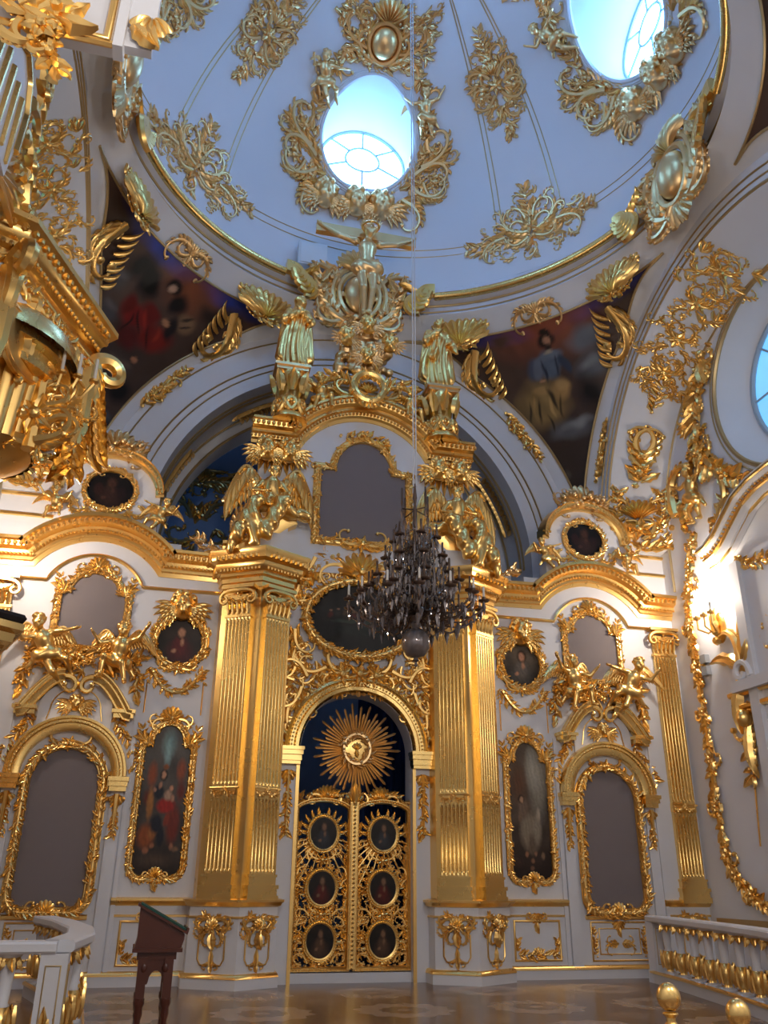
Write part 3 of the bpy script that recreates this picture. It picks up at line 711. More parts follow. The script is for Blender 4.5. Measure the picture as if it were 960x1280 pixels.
# ================================================================== THE ICON SCREEN
def at(x0, y0=0., z0=0.): return lambda u, v, n: np.stack([u+x0, y0-n, v+z0], -1)
def sweep_xy(mb, path, z, prof, closed=False):
    p = np.asarray(path, float); k = len(p)
    d1 = np.r_[np.diff(p, axis=0), (p[-1]-p[-2])[None]]; d0 = np.r_[(p[1]-p[0])[None], np.diff(p, axis=0)]
    f = lambda d: np.c_[d[:, 1], -d[:, 0]]/(np.linalg.norm(d, axis=1, keepdims=True)+1e-9)
    n0, n1 = f(d0), f(d1); m = n0+n1; m /= np.linalg.norm(m, axis=1, keepdims=True)+1e-9; m /= np.clip((m*n1).sum(1, keepdims=True), .4, 1)
    pr = np.asarray(prof, float); P = np.empty((k, len(pr), 3))
    P[..., :2] = p[:, None]+m[:, None]*pr[None, :, :1]; P[..., 2] = z+pr[None, :, 1]
    mb.grid(P); mb.ngon(P[0]); mb.ngon(P[-1][::-1])
    return p, m
def egg_row_xy(mb, path, z, off, r, step):
    p = np.asarray(path, float)
    for (a, b) in zip(p[:-1], p[1:]):
        d = b-a; L = np.linalg.norm(d); nn = A([d[1], -d[0]])/L; k = max(1, int(L/step))
        for i in range(k+1):
            q = a+d*(i+.0)/k+nn*off; mb.ball((q[0], q[1], z), (r, r, r*1.25), 6, 4)
def sweep_xz(mb, path, prof, y=0.):      # elevation path left to right; prof (out towards -Y, up)
    p = np.asarray(path, float); k = len(p)
    d1 = np.r_[np.diff(p, axis=0), (p[-1]-p[-2])[None]]; d0 = np.r_[(p[1]-p[0])[None], np.diff(p, axis=0)]
    f = lambda d: np.c_[-d[:, 1], d[:, 0]]/(np.linalg.norm(d, axis=1, keepdims=True)+1e-9)
    n0, n1 = f(d0), f(d1); m = n0+n1; m /= np.linalg.norm(m, axis=1, keepdims=True)+1e-9; m /= np.clip((m*n1).sum(1, keepdims=True), .5, 1)
    pr = np.asarray(prof, float); P = np.empty((k, len(pr), 3))
    P[..., 0] = p[:, None, 0]+m[:, None, 0]*pr[None, :, 1]; P[..., 2] = p[:, None, 1]+m[:, None, 1]*pr[None, :, 1]; P[..., 1] = y-pr[None, :, 0]
    mb.grid(P[:, ::-1]); mb.ngon(P[0][::-1]); mb.ngon(P[-1])
    return p, m
def egg_row_xz(mb, path, off, up, r, step, y=0.):
    p = np.asarray(path, float); t = np.gradient(p, axis=0); m = np.c_[-t[:, 1], t[:, 0]]; m /= np.linalg.norm(m, axis=1, keepdims=True)+1e-9
    for q in resample(p+m*up, step): mb.ball((q[0], y-off, q[1]), (r, r, r*1.2), 6, 4)
def seg_arch(xc, z, hw, rise, n=22):      # segmental arch over [xc-hw, xc+hw]
    R = (hw*hw+rise*rise)/(2*rise); a = math.asin(min(1, hw/R)); t = np.linspace(-a, a, n)
    if rise > hw: t = np.linspace(-(pi-a), pi-a, n)
    return [(xc+R*sin(q), z+rise-R+R*cos(q)) for q in t]
LR = {1: 'right', -1: 'left'}
screen = thing('icon_screen', 'white and gilded carved icon screen wall filling the arch behind the lectern', 'icon screen')

# pier plan (right hand), and its mirror
PIER = A([(1.38, 0), (1.42, -.38), (2.02, -.72), (2.70, -.30), (2.74, 0)])
def pier(s): return PIER if s > 0 else (PIER*A([-1, 1]))[::-1]
BASEP = A([(1.34, .0), (1.36, -.42), (2.02, -.80), (2.78, -.33), (2.80, 0)])
def pierb(s): return BASEP if s > 0 else (BASEP*A([-1, 1]))[::-1]
for s in (1, -1):
    mb = MB()
    mb.prism_xyz(np.r_[pierb(s), [(s*2.0, .3)]][::-1], 0, 1.22)
    mb.build('pier_pedestal', 'white', screen)
    mb = MB(); mb.prism_xyz(np.r_[pier(s), [(s*2.0, .3)]][::-1], 1.22, 6.62); mb.build('pier', 'gold', screen)
    mb = MB()
    sweep_xy(mb, pier(s), 6.6, [(0, 0), (.02, 0), (.02, .10), (.05, .12), (.05, .2), (.09, .24), (.09, .30), (.16, .34), (.2, .40), (.2, .46), (.29, .5), (.31, .6), (.34, .64), (.34, .70), (0, .73)])
    mb.prism_xyz(np.r_[pier(s), [(s*2.0, .3)]][::-1], 6.6, 7.33)
    egg_row_xy(mb, pier(s), 7.13, .31, .045, .10); egg_row_xy(mb, pier(s), 6.93, .17, .032, .07)
    mb.build('pier_entablature', 'gold', screen)
    # wing
    x0, x1 = (2.70, 7.15) if s > 0 else (-7.15, -2.70); xc = s*5.05
    cor = [(x0, 6.84)]+seg_arch(xc, 6.86, 1.12, .60)+[(x1, 6.84)]
    mb = MB(T_plane); top = [(q[0], q[1]+.2) for q in cor]
    out = [(x0, 0), (x1, 0)]+top[::-1]; mb.prism(out, -.28, 0.); mb.build('wing_panel', 'white', screen)
    mb = MB(); prof = [(0, 0), (.03, 0), (.04, .08), (.08, .1), (.08, .16), (.14, .2), (.15, .26), (.25, .31), (.27, .39), (.32, .42), (.32, .48), (-.2, .5)]
    sweep_xz(mb, cor, prof); egg_row_xz(mb, cor, .275, .35, .045, .105); egg_row_xz(mb, cor, .14, .185, .03, .07)
    mb.build('wing_cornice', 'gold', screen)
    mb = MB()            # thin gold string following the cornice underneath
    st = [(x0, 6.62)]+seg_arch(xc, 6.62, .86, .56)+[(x1, 6.62)]
    mb.tube([(q[0], -.02, q[1]) for q in st], .035, 6); mb.build('string_moulding', 'gold', screen)
    # plinth, dado mouldings along the wing and round the pier
    path = np.r_[pierb(s), [(7.1, 0)]] if s > 0 else np.r_[[(-7.1, 0)], pierb(s)]
    mb = MB(); sweep_xy(mb, path, 0, [(0, 0), (.06, 0), (.06, .15), (0, .15)]); mb.build('plinth', 'white', screen)
    mb = MB(); sweep_xy(mb, path, .15, [(0, 0), (.07, .0), (.05, .05), (.02, .07), (0, .07)])
    mb.build('base_moulding', 'gold', screen)
    segs = [pierb(s)]+([A([(2.8, 0), (4.05, 0)]), A([(6.05, 0), (7.1, 0)])] if s > 0 else [A([(-4.05, 0), (-2.8, 0)]), A([(-7.1, 0), (-6.05, 0)])])
    for g in segs:
        mb = MB(); sweep_xy(mb, g, 1.17, [(0, 0), (.05, .02), (.07, .06), (.10, .08), (.10, .11), (0, .13)]); sweep_xy(mb, g, 1.0, [(0, 0), (.025, .01), (.025, .03), (0, .04)])
        mb.build('dado_rail', 'gold', screen)
    # flat strips beside the side door bay
    mb = MB()
    for dx in (-.88, .88, -1.04, 1.04):
        w = .1 if abs(dx) < 1 else .035
        mb.box(xc+dx-w, xc+dx+w, -.05 if w > .05 else -.03, 0, 0, 2.95 if w > .05 else 4.2)
    mb.build('door_bay_strip', 'white', screen)
    # gable block with oval icon over the wing
    mb = MB(at(s*5.03, -.02, 0)); o = [(-.95, 7.62), (-.9, 7.5), (-.5, 7.78), (.5, 7.78), (.9, 7.5), (.95, 7.62), (.95, 8.5)]+[(.86*cos(a), 8.5+.74*sin(a)) for a in np.linspace(0, pi, 20)]+[(-.95, 8.5)]
    mb.prism(o, -.3, .06); mb.build('gable_block', 'white', screen)
    pth = [(s*5.03-1.02, 8.46), (s*5.03-.86, 8.46)]+[(s*5.03-.86*cos(a), 8.46+.74*sin(a)) for a in np.linspace(.02, pi-.02, 24)]+[(s*5.03+.86, 8.46), (s*5.03+1.02, 8.46)]
    mb = MB(); sweep_xz(mb, pth, [(0, 0), (.1, .0), (.12, .05), (.2, .07), (.22, .14), (.26, .16), (-.1, .2)], y=-.05); egg_row_xz(mb, pth, .2, .11, .028, .075, -.05)
    mb.build('gable_moulding', 'gold', screen)
    mb = MB(); xs = sorted((s*4.15, s*4.0)); 
    for xa in (s*3.85, s*6.15): mb.box(xa-.28, xa+.28, -.02, .3, 7.3, 7.55)
    for xa in (s*2.9,): mb.box(xa-.36, xa+.36, -.06, .3, 7.3, 7.6)
    mb.build('gable_step', 'white', screen)
    # attic at the outer side
    mb = MB(); xa, xb = sorted((s*5.75, s*7.0)); mb.box(xa, xb, .06, .9, 7.2, 8.86); mb.build('attic_wall', 'white', screen)
    mb = MB(); pa = [(xa, 8.76), (xb, 8.76)]; sweep_xz(mb, pa, [(0, 0), (.06, 0), (.1, .06), (.1, .12), (.2, .16), (.22, .24), (-.5, .26)], .06); egg_row_xz(mb, pa, .16, .11, .05, .13, .06)
    for z in (8.28, 7.86): sweep_xz(mb, [(xa, z), (xb, z)], [(0, 0), (.05, .01), (.05, .06), (0, .08)], .06)
    mb.build('attic_moulding', 'gold', screen)

# centre bay
mb = MB(T_plane); a = np.linspace(pi, 0, 28)
out = [(-1.42, 0), (-1.06, 0), (-1.06, 3.78)]+[(1.06*cos(q), 3.78+1.06*sin(q)) for q in a]+[(1.06, 3.78), (1.06, 0), (1.42, 0), (1.42, 7.4), (-1.42, 7.4)]
mb.prism(out, -.4, .1); mb.build('centre_panel', 'white', screen)
TC = [(-2.41, 9.9)]+seg_arch(0, 9.9, 1.36, .82, 26)+[(2.41, 9.9)]
mb = MB(T_plane); o = [(-2.2, 7.2), (2.2, 7.2)]+[(min(2.2, max(-2.2, q[0])), q[1]+.2) for q in TC][::-1]
mb.prism(o, -.25, .16); mb.build('upper_panel', 'white', screen)
mb = MB(); sweep_xz(mb, TC, [(0, 0), (.05, 0), (.06, .07), (.12, .1), (.14, .17), (.2, .2), (.2, .27), (.3, .31), (.33, .40), (.38, .42), (.38, .47), (-.25, .5)], -.14)
egg_row_xz(mb, TC, .335, .355, .045, .105, -.14); egg_row_xz(mb, TC, .155, .135, .032, .078, -.14)
mb.build('top_cornice', 'gold', screen)
for s in (1, -1):
    mb = MB(); xa, xb = sorted((s*1.5, s*2.2)); mb.box(xa, xb, -.55, 0, 7.3, 7.78); mb.box(xa+.06, xb-.06, -.42, 0, 7.78, 8.3)
    mb.build('angel_pedestal', 'white', screen)
    mb = MB(at(s*1.85, -.16, 9.35)); mir(mb, lambda m_: [leaf(m_, .07+.09*i, .42, -pi/2+.12*i, .62-.05*i, .12, bend=0, lob=0, lift=.02) for i in range(5)]); mb.build('feather_bracket', 'gold', screen)
# royal arch
mb = MB(T_plane); p = np.c_[1.07*np.cos(a), 3.78+1.07*np.sin(a)]
frame_sweep(mb, p, [(0, -.35), (0, .14), (-.04, .2), (-.10, .2), (-.13, .16), (-.2, .16), (-.24, .2), (-.29, .17), (-.30, .08)], closed=False)
beads(mb, np.c_[1.24*np.cos(a), 3.78+1.24*np.sin(a), np.full(28, .17)], .022, .07)
mb.build('royal_arch', 'burnished', screen)
for s in (1, -1):
    mb = MB(); xa, xb = sorted((s*1.06, s*1.46))
    for i, (e, z0, z1) in enumerate(((0, 3.5, 3.56), (.03, 3.56, 3.66), (.07, 3.66, 3.74), (.1, 3.74, 3.8))): mb.box(xa-e*.5, xb+e*.5, -.2-e, 0, z0, z1)
    mb.build('arch_impost', 'burnished', screen)
    mb = MB(at(s*1.26, -.1, 0)); shell(mb, 0, 3.42, -pi/2, .22, 1.2, 5); leafband(mb, [(0, 3.35), (0, 2.35)], .15, seed=5+s); mb.tube([(0, 3.4, .03), (0, 2.3, .01)], .03, 5); mb.build('carved_drop', 'gold', screen)
    mb = MB(); mb.box(s*1.06-.0, s*1.06+s*.06, -.13, -.1, .0, 3.5); mb.build('jamb_bead', 'gold', screen)

def carve(name, label, cat, loc, fn, m='gold', rot=None, group=None, part='relief', parent=None, T=T_plane):
    mb = MB(T); fn(mb)
    if parent is not None: return mb.build(part, m, parent, loc, rot=rot)
    o = mb.build(name, m, None, loc, rot=rot); return tag(o, label, cat, group)

# carved field round the long oval icon over the royal arch
def field(mb):
    def half(mb, *a):
        acanthus(mb, .25, 7.35, .2, 1.1, -4.4, w=.06, leaves=6); acanthus(mb, .95, 7.5, -1.2, 1.0, 4.2, w=.06, leaves=6)
        acanthus(mb, .15, 7.15, 1.2, .8, -5, w=.05); acanthus(mb, 1.25, 6.9, -1.4, .9, 4.6, w=.05)
        acanthus(mb, .2, 5.15, .3, 1.1, 4.8, w=.06, leaves=6); acanthus(mb, 1.0, 5.1, 1.1, .9, -4.4, w=.05, leaves=6); acanthus(mb, .65, 5.3, -.5, .9, 4.8, w=.05)
        acanthus(mb, 1.28, 6.0, -1.6, .9, -4.4, w=.05); acanthus(mb, 1.1, 4.9, -1.3, .9, 4.2, w=.05); acanthus(mb, 1.33, 4.5, -1.45, .8, -4, w=.045); acanthus(mb, 1.3, 5.4, 1.7, .7, 4, w=.04)
        rosette(mb, .33, 5.18, .24, lift=.05); tangle(mb, [(.2, 4.95), (.9, 4.75), (1.3, 4.1), (1.4, 4.1), (1.38, 5.5), (1.2, 5.9), (.8, 5.5), (.2, 5.4)], 46, .42, seed=31, cen=(0, 6.3), w=.08); tangle(mb, [(.1, 7.2), (.8, 7.0), (1.15, 6.5), (1.38, 6.3), (1.38, 7.0), (1.0, 7.5), (.4, 7.75), (.1, 7.7)], 44, .42, seed=32, cen=(0, 6.3), w=.08)
        leafband(mb, [(.15, 7.75), (.6, 7.55), (1.0, 7.25), (1.22, 6.8)], .24, seed=8); leafband(mb, [(.2, 5.0), (.7, 4.95), (1.1, 4.65), (1.36, 4.1), (1.4, 3.9)], .2, seed=9)
        leafband(mb, [(1.2, 5.9), (1.3, 5.2), (1.25, 4.9)], .2, seed=10)
    mir(mb, half); shell(mb, 0, 7.1, pi/2, .62, 1.35, 9, lift=.03); shell(mb, 0, 5.12, -pi/2, .35, 1.3, 7); rosette(mb, 0, 5.2, .25, lift=.06); rosette(mb, 0, 7.25, .28, lift=.1)
    P = np.array([[[1.25*r*cos(t), 7.2+(.55*r)*sin(t), .05*(1-r*r)] for t in np.linspace(.1, pi-.1, 24)] for r in np.linspace(.2, 1, 6)]); mb.grid(P[::-1])
carve(None, None, None, (0, -.1, 0), field, parent=screen, part='carved_field')

# ------------------------------------------------------------------ icons
def framed(name, label, cat, loc, outline, fw, blobs=None, bg=None, seed=1, m='paint', lb=None, rot=None, group=None, extra=None, fh=.05, parent=None, nm='painting'):
    t = thing(name, label, cat, loc, group, rot) if parent is None else parent
    o = A(outline, float); sub = t
    if blobs is not None: place(nm, canvas_mesh(nm, o, blobs, bg, seed, n=.012), 'paint', t, None if parent is None else loc)
    else:
        mb = MB(T_plane); mb.prism(o, 0, .012); mb.build(nm, m, t, None if parent is None else loc)
    mb = MB(T_plane); frame_sweep(mb, o, [(-.015, .0), (-.015, .03), (.0, .05), (.02, .05)]+half_round(fw*.75, fh, .02)+[(fw, .0)])
    if lb: 
        nrm = path_norm(o, True)[1]; leafband(mb, o+nrm*fw*.45, fw*lb, closed=True, seed=seed+3, lift=fh*.75, bud=.35)
    if extra: extra(mb)
    mb.build('frame', 'gold', t, None if parent is None else loc)
    return t
def crest_arched(w, hs, ht, bot=True, k=1.):
    def f(mb):
        rosette(mb, 0, ht+.12*k, .15*k, lift=.05); shell(mb, 0, ht+.06*k, pi/2, .28*k, 1.2, 7, lift=.02)
        mir(mb, acanthus, .06*k, ht+.1*k, .1, .5*k, -4.4, w=.035*k, leaves=4); mir(mb, acanthus, .08*k, ht+.02, -.35, .5*k, 4., w=.03*k, leaves=4)
        mir(mb, lambda m_: [leaf(m_, w/2-.02, hs-.02+.03*i, 1.9-.5*i, .26*k, .12*k, lift=.05, bend=-.4) for i in range(4)]); mir(mb, rosette, w/2+.01, hs+.03, .10*k, lift=.05); mir(mb, leafband, [(w/2+.06, hs-.1), (w/2+.08, hs+.28)], .12, seed=3)
        if bot:
            shell(mb, 0, -.02, pi/2, .17*k, 1.3, 7, lift=.05); mir(mb, acanthus, .03, -.06, -.15, .34*k, 4.6, w=.03*k, leaves=3); leaf(mb, 0, -.05, -pi/2, .2*k, .16*k, lift=.04)
    return f
VIRGIN = [(.52, .87, .2, .13, 0, (.36, .46, .46), .9), (.51, .80, .10, .12, 0, (.42, .52, .52), .9), (.225, .655, .13, .11, .1, (.42, .20, .10), .6), (.83, .69, .13, .10, 0, (.42, .20, .10), .6), (.86, .55, .12, .10, 0, (.30, .09, .05), .7), (.18, .50, .13, .07, 0, (.30, .11, .06), .7),
    (.24, .46, .09, .13, 0, (.48, .31, .14), .5), (.22, .25, .22, .10, 0, (.42, .21, .09), .5), (.36, .29, .12, .07, .3, (.46, .28, .13), .5), (.76, .33, .17, .16, 0, (.34, .11, .065), .5), (.40, .54, .13, .06, 0, (.05, .06, .10), .4), (.57, .45, .23, .06, 0, (.46, .075, .05), .4), (.41, .33, .15, .075, 0, (.05, .055, .10), .4), (.52, .25, .09, .08, 0, (.045, .05, .09), .4), (.62, .36, .09, .05, .4, (.40, .14, .08), .5),
    (.47, .655, .10, .05, 0, (.10, .06, .05), .4), (.47, .655, .055, .034, 0, (.60, .44, .34), .5), (.50, .71, .08, .026, 0, (.40, .22, .10), .5), (.42, .585, .05, .03, .3, (.50, .36, .28), .5), (.655, .567, .05, .025, 0, (.60, .42, .32), .5), (.60, .52, .10, .045, 0, (.52, .42, .35), .5), (.70, .50, .05, .03, 0, (.52, .38, .3), .5), (.31, .555, .035, .02, 0, (.5, .36, .28), .5),
    (.25, .16, .08, .028, 0, (.46, .29, .2), .5), (.37, .19, .06, .024, 0, (.46, .29, .2), .5), (.77, .185, .06, .028, 0, (.46, .30, .22), .5), (.85, .17, .10, .02, 0, (.36, .27, .2), .5), (.48, .10, .5, .06, 0, (.24, .18, .14), .9)]
SAINT = [(.75, .75, .32, .40, 0, (0.439, 0.421, 0.378), .8), (.62, .80, .22, .2, 0, (0.488, 0.470, 0.427), .9), (.25, .68, .25, .2, 0, (0.293, 0.195, 0.134), .8), (.50, .335, .32, .17, 0, (0.415, 0.366, 0.305), .5), (.40, .38, .16, .1, .2, (.40, .36, .30), .6), (.66, .36, .14, .12, .3, (.42, .385, .33), .6), (.52, .25, .12, .10, 0, (0.305, 0.256, 0.207), .6), (.34, .50, .16, .09, 0, (0.342, 0.281, 0.232), .5), (.30, .57, .10, .04, 0, (0.146, 0.110, 0.085), .4), (.31, .565, .06, .03, 0, (0.537, 0.415, 0.317), .5), (.72, .46, .07, .06, 0, (0.512, 0.464, 0.403), .6), (.25, .44, .06, .05, .3, (.36, .29, .23), .6),  # pale grey at upper right is varnish glare painted into the picture
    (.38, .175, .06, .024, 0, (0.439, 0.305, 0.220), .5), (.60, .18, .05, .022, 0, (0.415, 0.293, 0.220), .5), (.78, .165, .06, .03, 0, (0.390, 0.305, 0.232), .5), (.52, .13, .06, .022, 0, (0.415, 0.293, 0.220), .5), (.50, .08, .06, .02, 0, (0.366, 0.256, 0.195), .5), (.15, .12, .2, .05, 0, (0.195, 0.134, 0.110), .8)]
def half_fig(robe, skin=(.52, .37, .28)):
    return [(.5, .2, .38, .42, 0, robe, .5), (.5, .4, .2, .3, 0, tuple(x*1.3 for x in robe), .5), (.52, .70, .15, .19, 0, (.14, .09, .06), .4), (.52, .69, .10, .14, .1, skin, .5), (.38, .28, .08, .06, .4, skin, .6), (.55, .48, .06, .12, 0, skin, .7)]
ta = arched(.80, 3.74-1.62, 4.1-1.62, .13, .17, .09)
framed('icon', 'tall arched icon of a woman in blue and red with a child behind the lectern', 'icon', (-3.40, 0, 1.62), ta, .11, VIRGIN, ((.28, .26, .24), (.12, .08, .06)), 3, lb=.95, extra=crest_arched(.80, 2.12, 2.48), group=None)
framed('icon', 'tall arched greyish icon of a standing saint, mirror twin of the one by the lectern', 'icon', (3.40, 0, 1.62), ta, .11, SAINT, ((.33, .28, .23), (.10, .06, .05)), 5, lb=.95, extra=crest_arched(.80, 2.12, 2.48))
# small winged cherub heads (one carved head reused)
def cherub_mesh(s=.2):
    f = Fig(); head(f, (0, 0, 0), s/.12*.9); f.e((0, .03, -.1*s/.12), A([.09, .06, .06])*s/.12, .03)
    return f.mesh('head', s*.075)
CH_ME = cherub_mesh(.16)
def cherub_wings(H=.42):
    mb = MB(T_plane)
    def half(mb):
        for r in range(3):
            for i in range(6):
                a = -1.0+i*.27; leaf(mb, .05, -.05-.02*r, a, H*(1.15, .85, .55)[r]*(.5+.5*cos(a+.15)), H*.24, h=.02, bend=-.5, lob=0, lift=.03+.025*r, nt=7)
    mir(mb, half); return mb.mesh('wings')
CW_ME = cherub_wings(.36)
def cherub(label, loc, k=1., rot=None, parent=None, group=None, m='gold', name='cherub_head'):
    t = thing(name, label, 'carving', loc, group, rot) if parent is None else parent
    if parent is None: t.scale = (k, k, k); place('head', CH_ME, m, t, (0, -.08, .02), None, 1.25); place('wings', CW_ME, m, t)
    else: place('cherub_head', CH_ME, m, t, A(loc)+A([0, -.07*k, 0]), rot, k); place('cherub_wings', CW_ME, m, t, loc, rot, k)
    return t
for s in (1, -1):
    L = LR[s]
    def ex(mb):
        mir(mb, acanthus, .05, .5, .15, .5, -3.4, w=.03, leaves=3); mir(mb, acanthus, .05, -.5, -.3, .5, 4.2, w=.035, leaves=4); rosette(mb, 0, -.52, .14, lift=.04)
        mir(mb, acanthus, .5, .1, 1.5, .4, 4.4, w=.03); mir(mb, acanthus, .5, -.1, -1.5, .4, -4.4, w=.03)
    framed('round_icon', 'small round icon of a %s above the tall %s icon' % (('pale saint', 'greyish') if s > 0 else ('woman in dark red', 'red and blue')), 'icon', (s*3.40, 0, 5.64), ellipse(.41, .43), .13,
           half_fig((.22, .20, .18) if s > 0 else (.20, .05, .05)), ((.16, .12, .09) if s < 0 else (.30, .26, .21), (.07, .04, .03)), 31+s, lb=1.0, extra=ex)
    cherub('gilded winged cherub head above the %s round icon' % ('grey-toned' if s > 0 else 'dark red'), (s*3.40, -.02, 6.33), 1.25)
    def swag(mb):
        t = np.linspace(-1, 1, 20); leafband(mb, np.c_[.46*t, 4.68+.42*t**2], .15, seed=3); leafband(mb, [(.47, 5.12), (.5, 4.9)], .12, seed=4); leafband(mb, [(-.47, 5.12), (-.5, 4.9)], .12, seed=4)
        mb.tube(np.c_[.46*t, 4.68+.42*t**2, np.full(20, .03)], .03, 5)
        for q in (-.5, .5): mb.tube([(q, 4.9, .01), (q, 4.3, .01)], .012, 4)
    carve('garland', 'gilded leaf garland hanging under the %s round icon' % ('grey-toned' if s > 0 else 'dark red'), 'carving', (s*3.4, 0, 0), swag)
    # dado panel below the icon
    def dado(mb):
        frame_sweep(mb, A([(-.42, .32), (.42, .32), (.42, .92), (-.42, .92)]), half_round(.035, .03))
        leafband(mb, [(-.36, .38), (.36, .38)], .14, seed=6); mir(mb, leafband, [(.38, .4), (.38, .62)], .1, seed=7); shell(mb, 0, .36, pi/2, .16, 1.2, 5)
        shell(mb, 0, 1.08, -pi/2, .2, 1.3, 7); mir(mb, acanthus, .02, .98, -.4, .3, 4.2, w=.025, leaves=3); leaf(mb, 0, .92, -pi/2, .2, .14)
    carve(None, None, None, (s*3.42, 0, 0), dado, parent=screen, part='dado_panel')
    # grey arched panel of the wing
    g = arched(1.14, .99, 1.39, .15, 0)
    framed('veiled_icon', 'blank grey arched panel in a gilded frame above the %s cherubs' % ('right side door' if s > 0 else 'left side door'), 'icon', (s*5.03, 0, 5.43), g, .13, m='veil', lb=.9, extra=crest_arched(1.14, .99, 1.39, False, 1.0), nm='panel')
    # oval icon of the gable
    def ex2(mb):
        mir(mb, acanthus, .35, -.42, -.5, .6, 4.4, w=.035, leaves=4); mir(mb, acanthus, .1, -.5, -.1, .6, 4.4, w=.03); mir(mb, acanthus, .6, -.3, -.9, .4, -4, w=.03)
        mir(mb, acanthus, .05, .44, .1, .4, -4.4, w=.03)
    framed('oval_icon', 'small dark oval icon in the gable over the %s side door' % ('right' if s > 0 else 'left'), 'icon', (s*5.03, -.08, 8.52), ellipse(.44, .39), .10, half_fig((.10, .06, .05), (.2, .12, .09))+[(.25, .5, .12, .2, 0, (.12, .06, .05)), (.75, .45, .12, .2, 0, (.09, .05, .05))], ((.06, .045, .04), (.03, .02, .02)), 41+s, lb=1.0, extra=ex2)
    def crest(mb):
        rs = np.random.RandomState(5)
        shell(mb, 0, .0, pi/2, .55, 1.35, 9, lift=.05)
        for i in range(18): mb.ball((rs.uniform(-.5, .5), rs.uniform(0, .3), .12+.08*rs.rand()), rs.uniform(.04, .08), 8, 6)
        tangle(mb, [(-.6, -.05), (.6, -.05), (.45, .35), (-.45, .35)], 18, .36, seed=6, cen=(0, -.2))
        mir(mb, acanthus, .1, .02, .2, .8, -4.2, w=.05, leaves=5); mir(mb, acanthus, .15, .2, .5, .6, -4.6, w=.045, leaves=5); leafband(mb, [(-.5, .05), (.5, .05)], .22, seed=4, lift=.1)
    carve('gable_crest', 'gilded cloud and shell crest topping the %s gable' % L, 'carving', (s*5.03, -.1, 9.28), crest, m='leaf')

    # side door (blank grey leaf) with its arch, consoles, cresting
    d = thing('side_door', 'blank grey side door under a gilded arch near the %s balustrade' % L, 'door', (s*5.05, 0, 0))
    da = arched(1.12, 3.06-1.14, 3.62-1.14, 0, .2)
    framed(None, None, None, (0, -.03, 1.14), da, .15, m='veil', lb=.95, fh=.08, parent=d, nm='leaf', extra=lambda mb: (rosette(mb, 0, 2.56, .14, lift=.05), mir(mb, acanthus, .05, 2.56, -.1, .5, 3.6, w=.04), shell(mb, 0, -.1, pi/2, .22, 1.3, 7, lift=.05), mir(mb, acanthus, .03, -.1, -.2, .5, 4.2, w=.035)))
    aa = np.linspace(pi, 0, 28); mb = MB(T_plane)
    frame_sweep(mb, np.c_[.74*np.cos(aa), 3.17+.74*np.sin(aa)], [(0, -.02), (0, .12), (-.03, .14), (-.13, .14), (-.15, .17), (-.19, .17), (-.21, .2), (-.25, .2), (-.26, .0)], closed=False)
    beads(mb, np.c_[.9*np.cos(aa), 3.17+.9*np.sin(aa), np.full(28, .16)], .018, .06)
    mb.build('archivolt', 'burnished', d)
    for q in (-1, 1):
        mb = MB()
        for e, z0, z1 in ((0, 2.94, 3.02), (.04, 3.02, 3.10), (.08, 3.10, 3.17)): mb.box(q*.88-.14-e*.4, q*.88+.14+e*.4, -.16-e, 0, z0, z1)
        mb.build('impost', 'burnished', d)
    for q in (-1, 1):
        mb = MB(at(q*.88, -.05)); shell(mb, 0, 2.9, -pi/2, .2, 1.2, 5, lift=.02); leafband(mb, [(0, 2.85), (0, 2.25)], .13, seed=3+q); mb.tube([(0, 2.9, .05), (0, 2.5, .04), (0, 2.2, .01)], [.05, .035, .01], 6); mb.build('console', 'gold', d)
        mb = MB(at(0, 0)); leafband(mb, [(q*.72, 4.2), (q*.78, 4.0), (q*.98, 3.75), (q*1.12, 3.4)], .17, seed=12); mb.build('leaf_trail', 'gold', d)
    mb = MB(T_plane); lu = [(-.62, 3.95), (.62, 3.95)]+[(.62*cos(q), 4.28+.5*sin(q)) for q in np.linspace(0, pi, 20)]; mb.prism(lu, 0, .05); mb.build('lunette', 'white', d)
    mb = MB(T_plane); lu = [(-.46, 4.1)]+[(-.42*cos(q), 4.28+.38*sin(q)) for q in np.linspace(0, pi, 20)]+[(.46, 4.1)]; mb.tube(np.c_[A(lu), np.full(len(lu), .06)], .012, 5); mb.build('lunette_line', 'gold', d)
    for q in (-1, 1):
        mb = MB(T_plane); t = np.linspace(0, 1, 20)
        px = .86-.62*t**1.0; pz = 4.22+.62*np.sin(t*pi/2)
        pts = np.r_[[(.95, 4.2)], np.c_[px, pz]]; pts = pts if q > 0 else (pts*A([-1, 1]))
        P = np.empty((len(pts), 6, 3)); tt, nr = path_norm(pts); nr = nr if nr[5][1]*1 > 0 else -nr
        for j, (o_, n_) in enumerate(((-.09, .03), (-.09, .2), (.0, .24), (.05, .28), (.09, .28), (.09, .0))): P[:, j, :2] = pts+nr*o_; P[:, j, 2] = n_
        mb.grid(P); mb.ngon(P[0])
        for o_, n_ in ((-.09, .2), (.02, .25), (.09, .28)): mb.tube(np.c_[pts+nr*o_, np.full(len(pts), n_)], .022, 6)
        S_, th = spiral(q*.26, 4.84, (pi if q > 0 else 0), .62, q*5.2, 1.5, 24); mb.tube(np.c_[S_, np.full(24, .16)], .06*(1-.5*np.linspace(0, 1, 24)), 6); mb.ball((S_[-1][0], S_[-1][1], .2), .05)
        mb.box if False else None
        mb.build('pediment_scroll', 'burnished', d)
        mb = MB(); mb.box(q*.82-.17, q*.82+.17, -.2, 0, 4.16, 4.24); mb.box(q*.82-.2, q*.82+.2, -.26, 0, 4.24, 4.3); mb.build('pediment_block', 'burnished', d)
    cherub(None, (0, -.06, 4.42), .8, parent=d)
    mb = MB(T_plane)
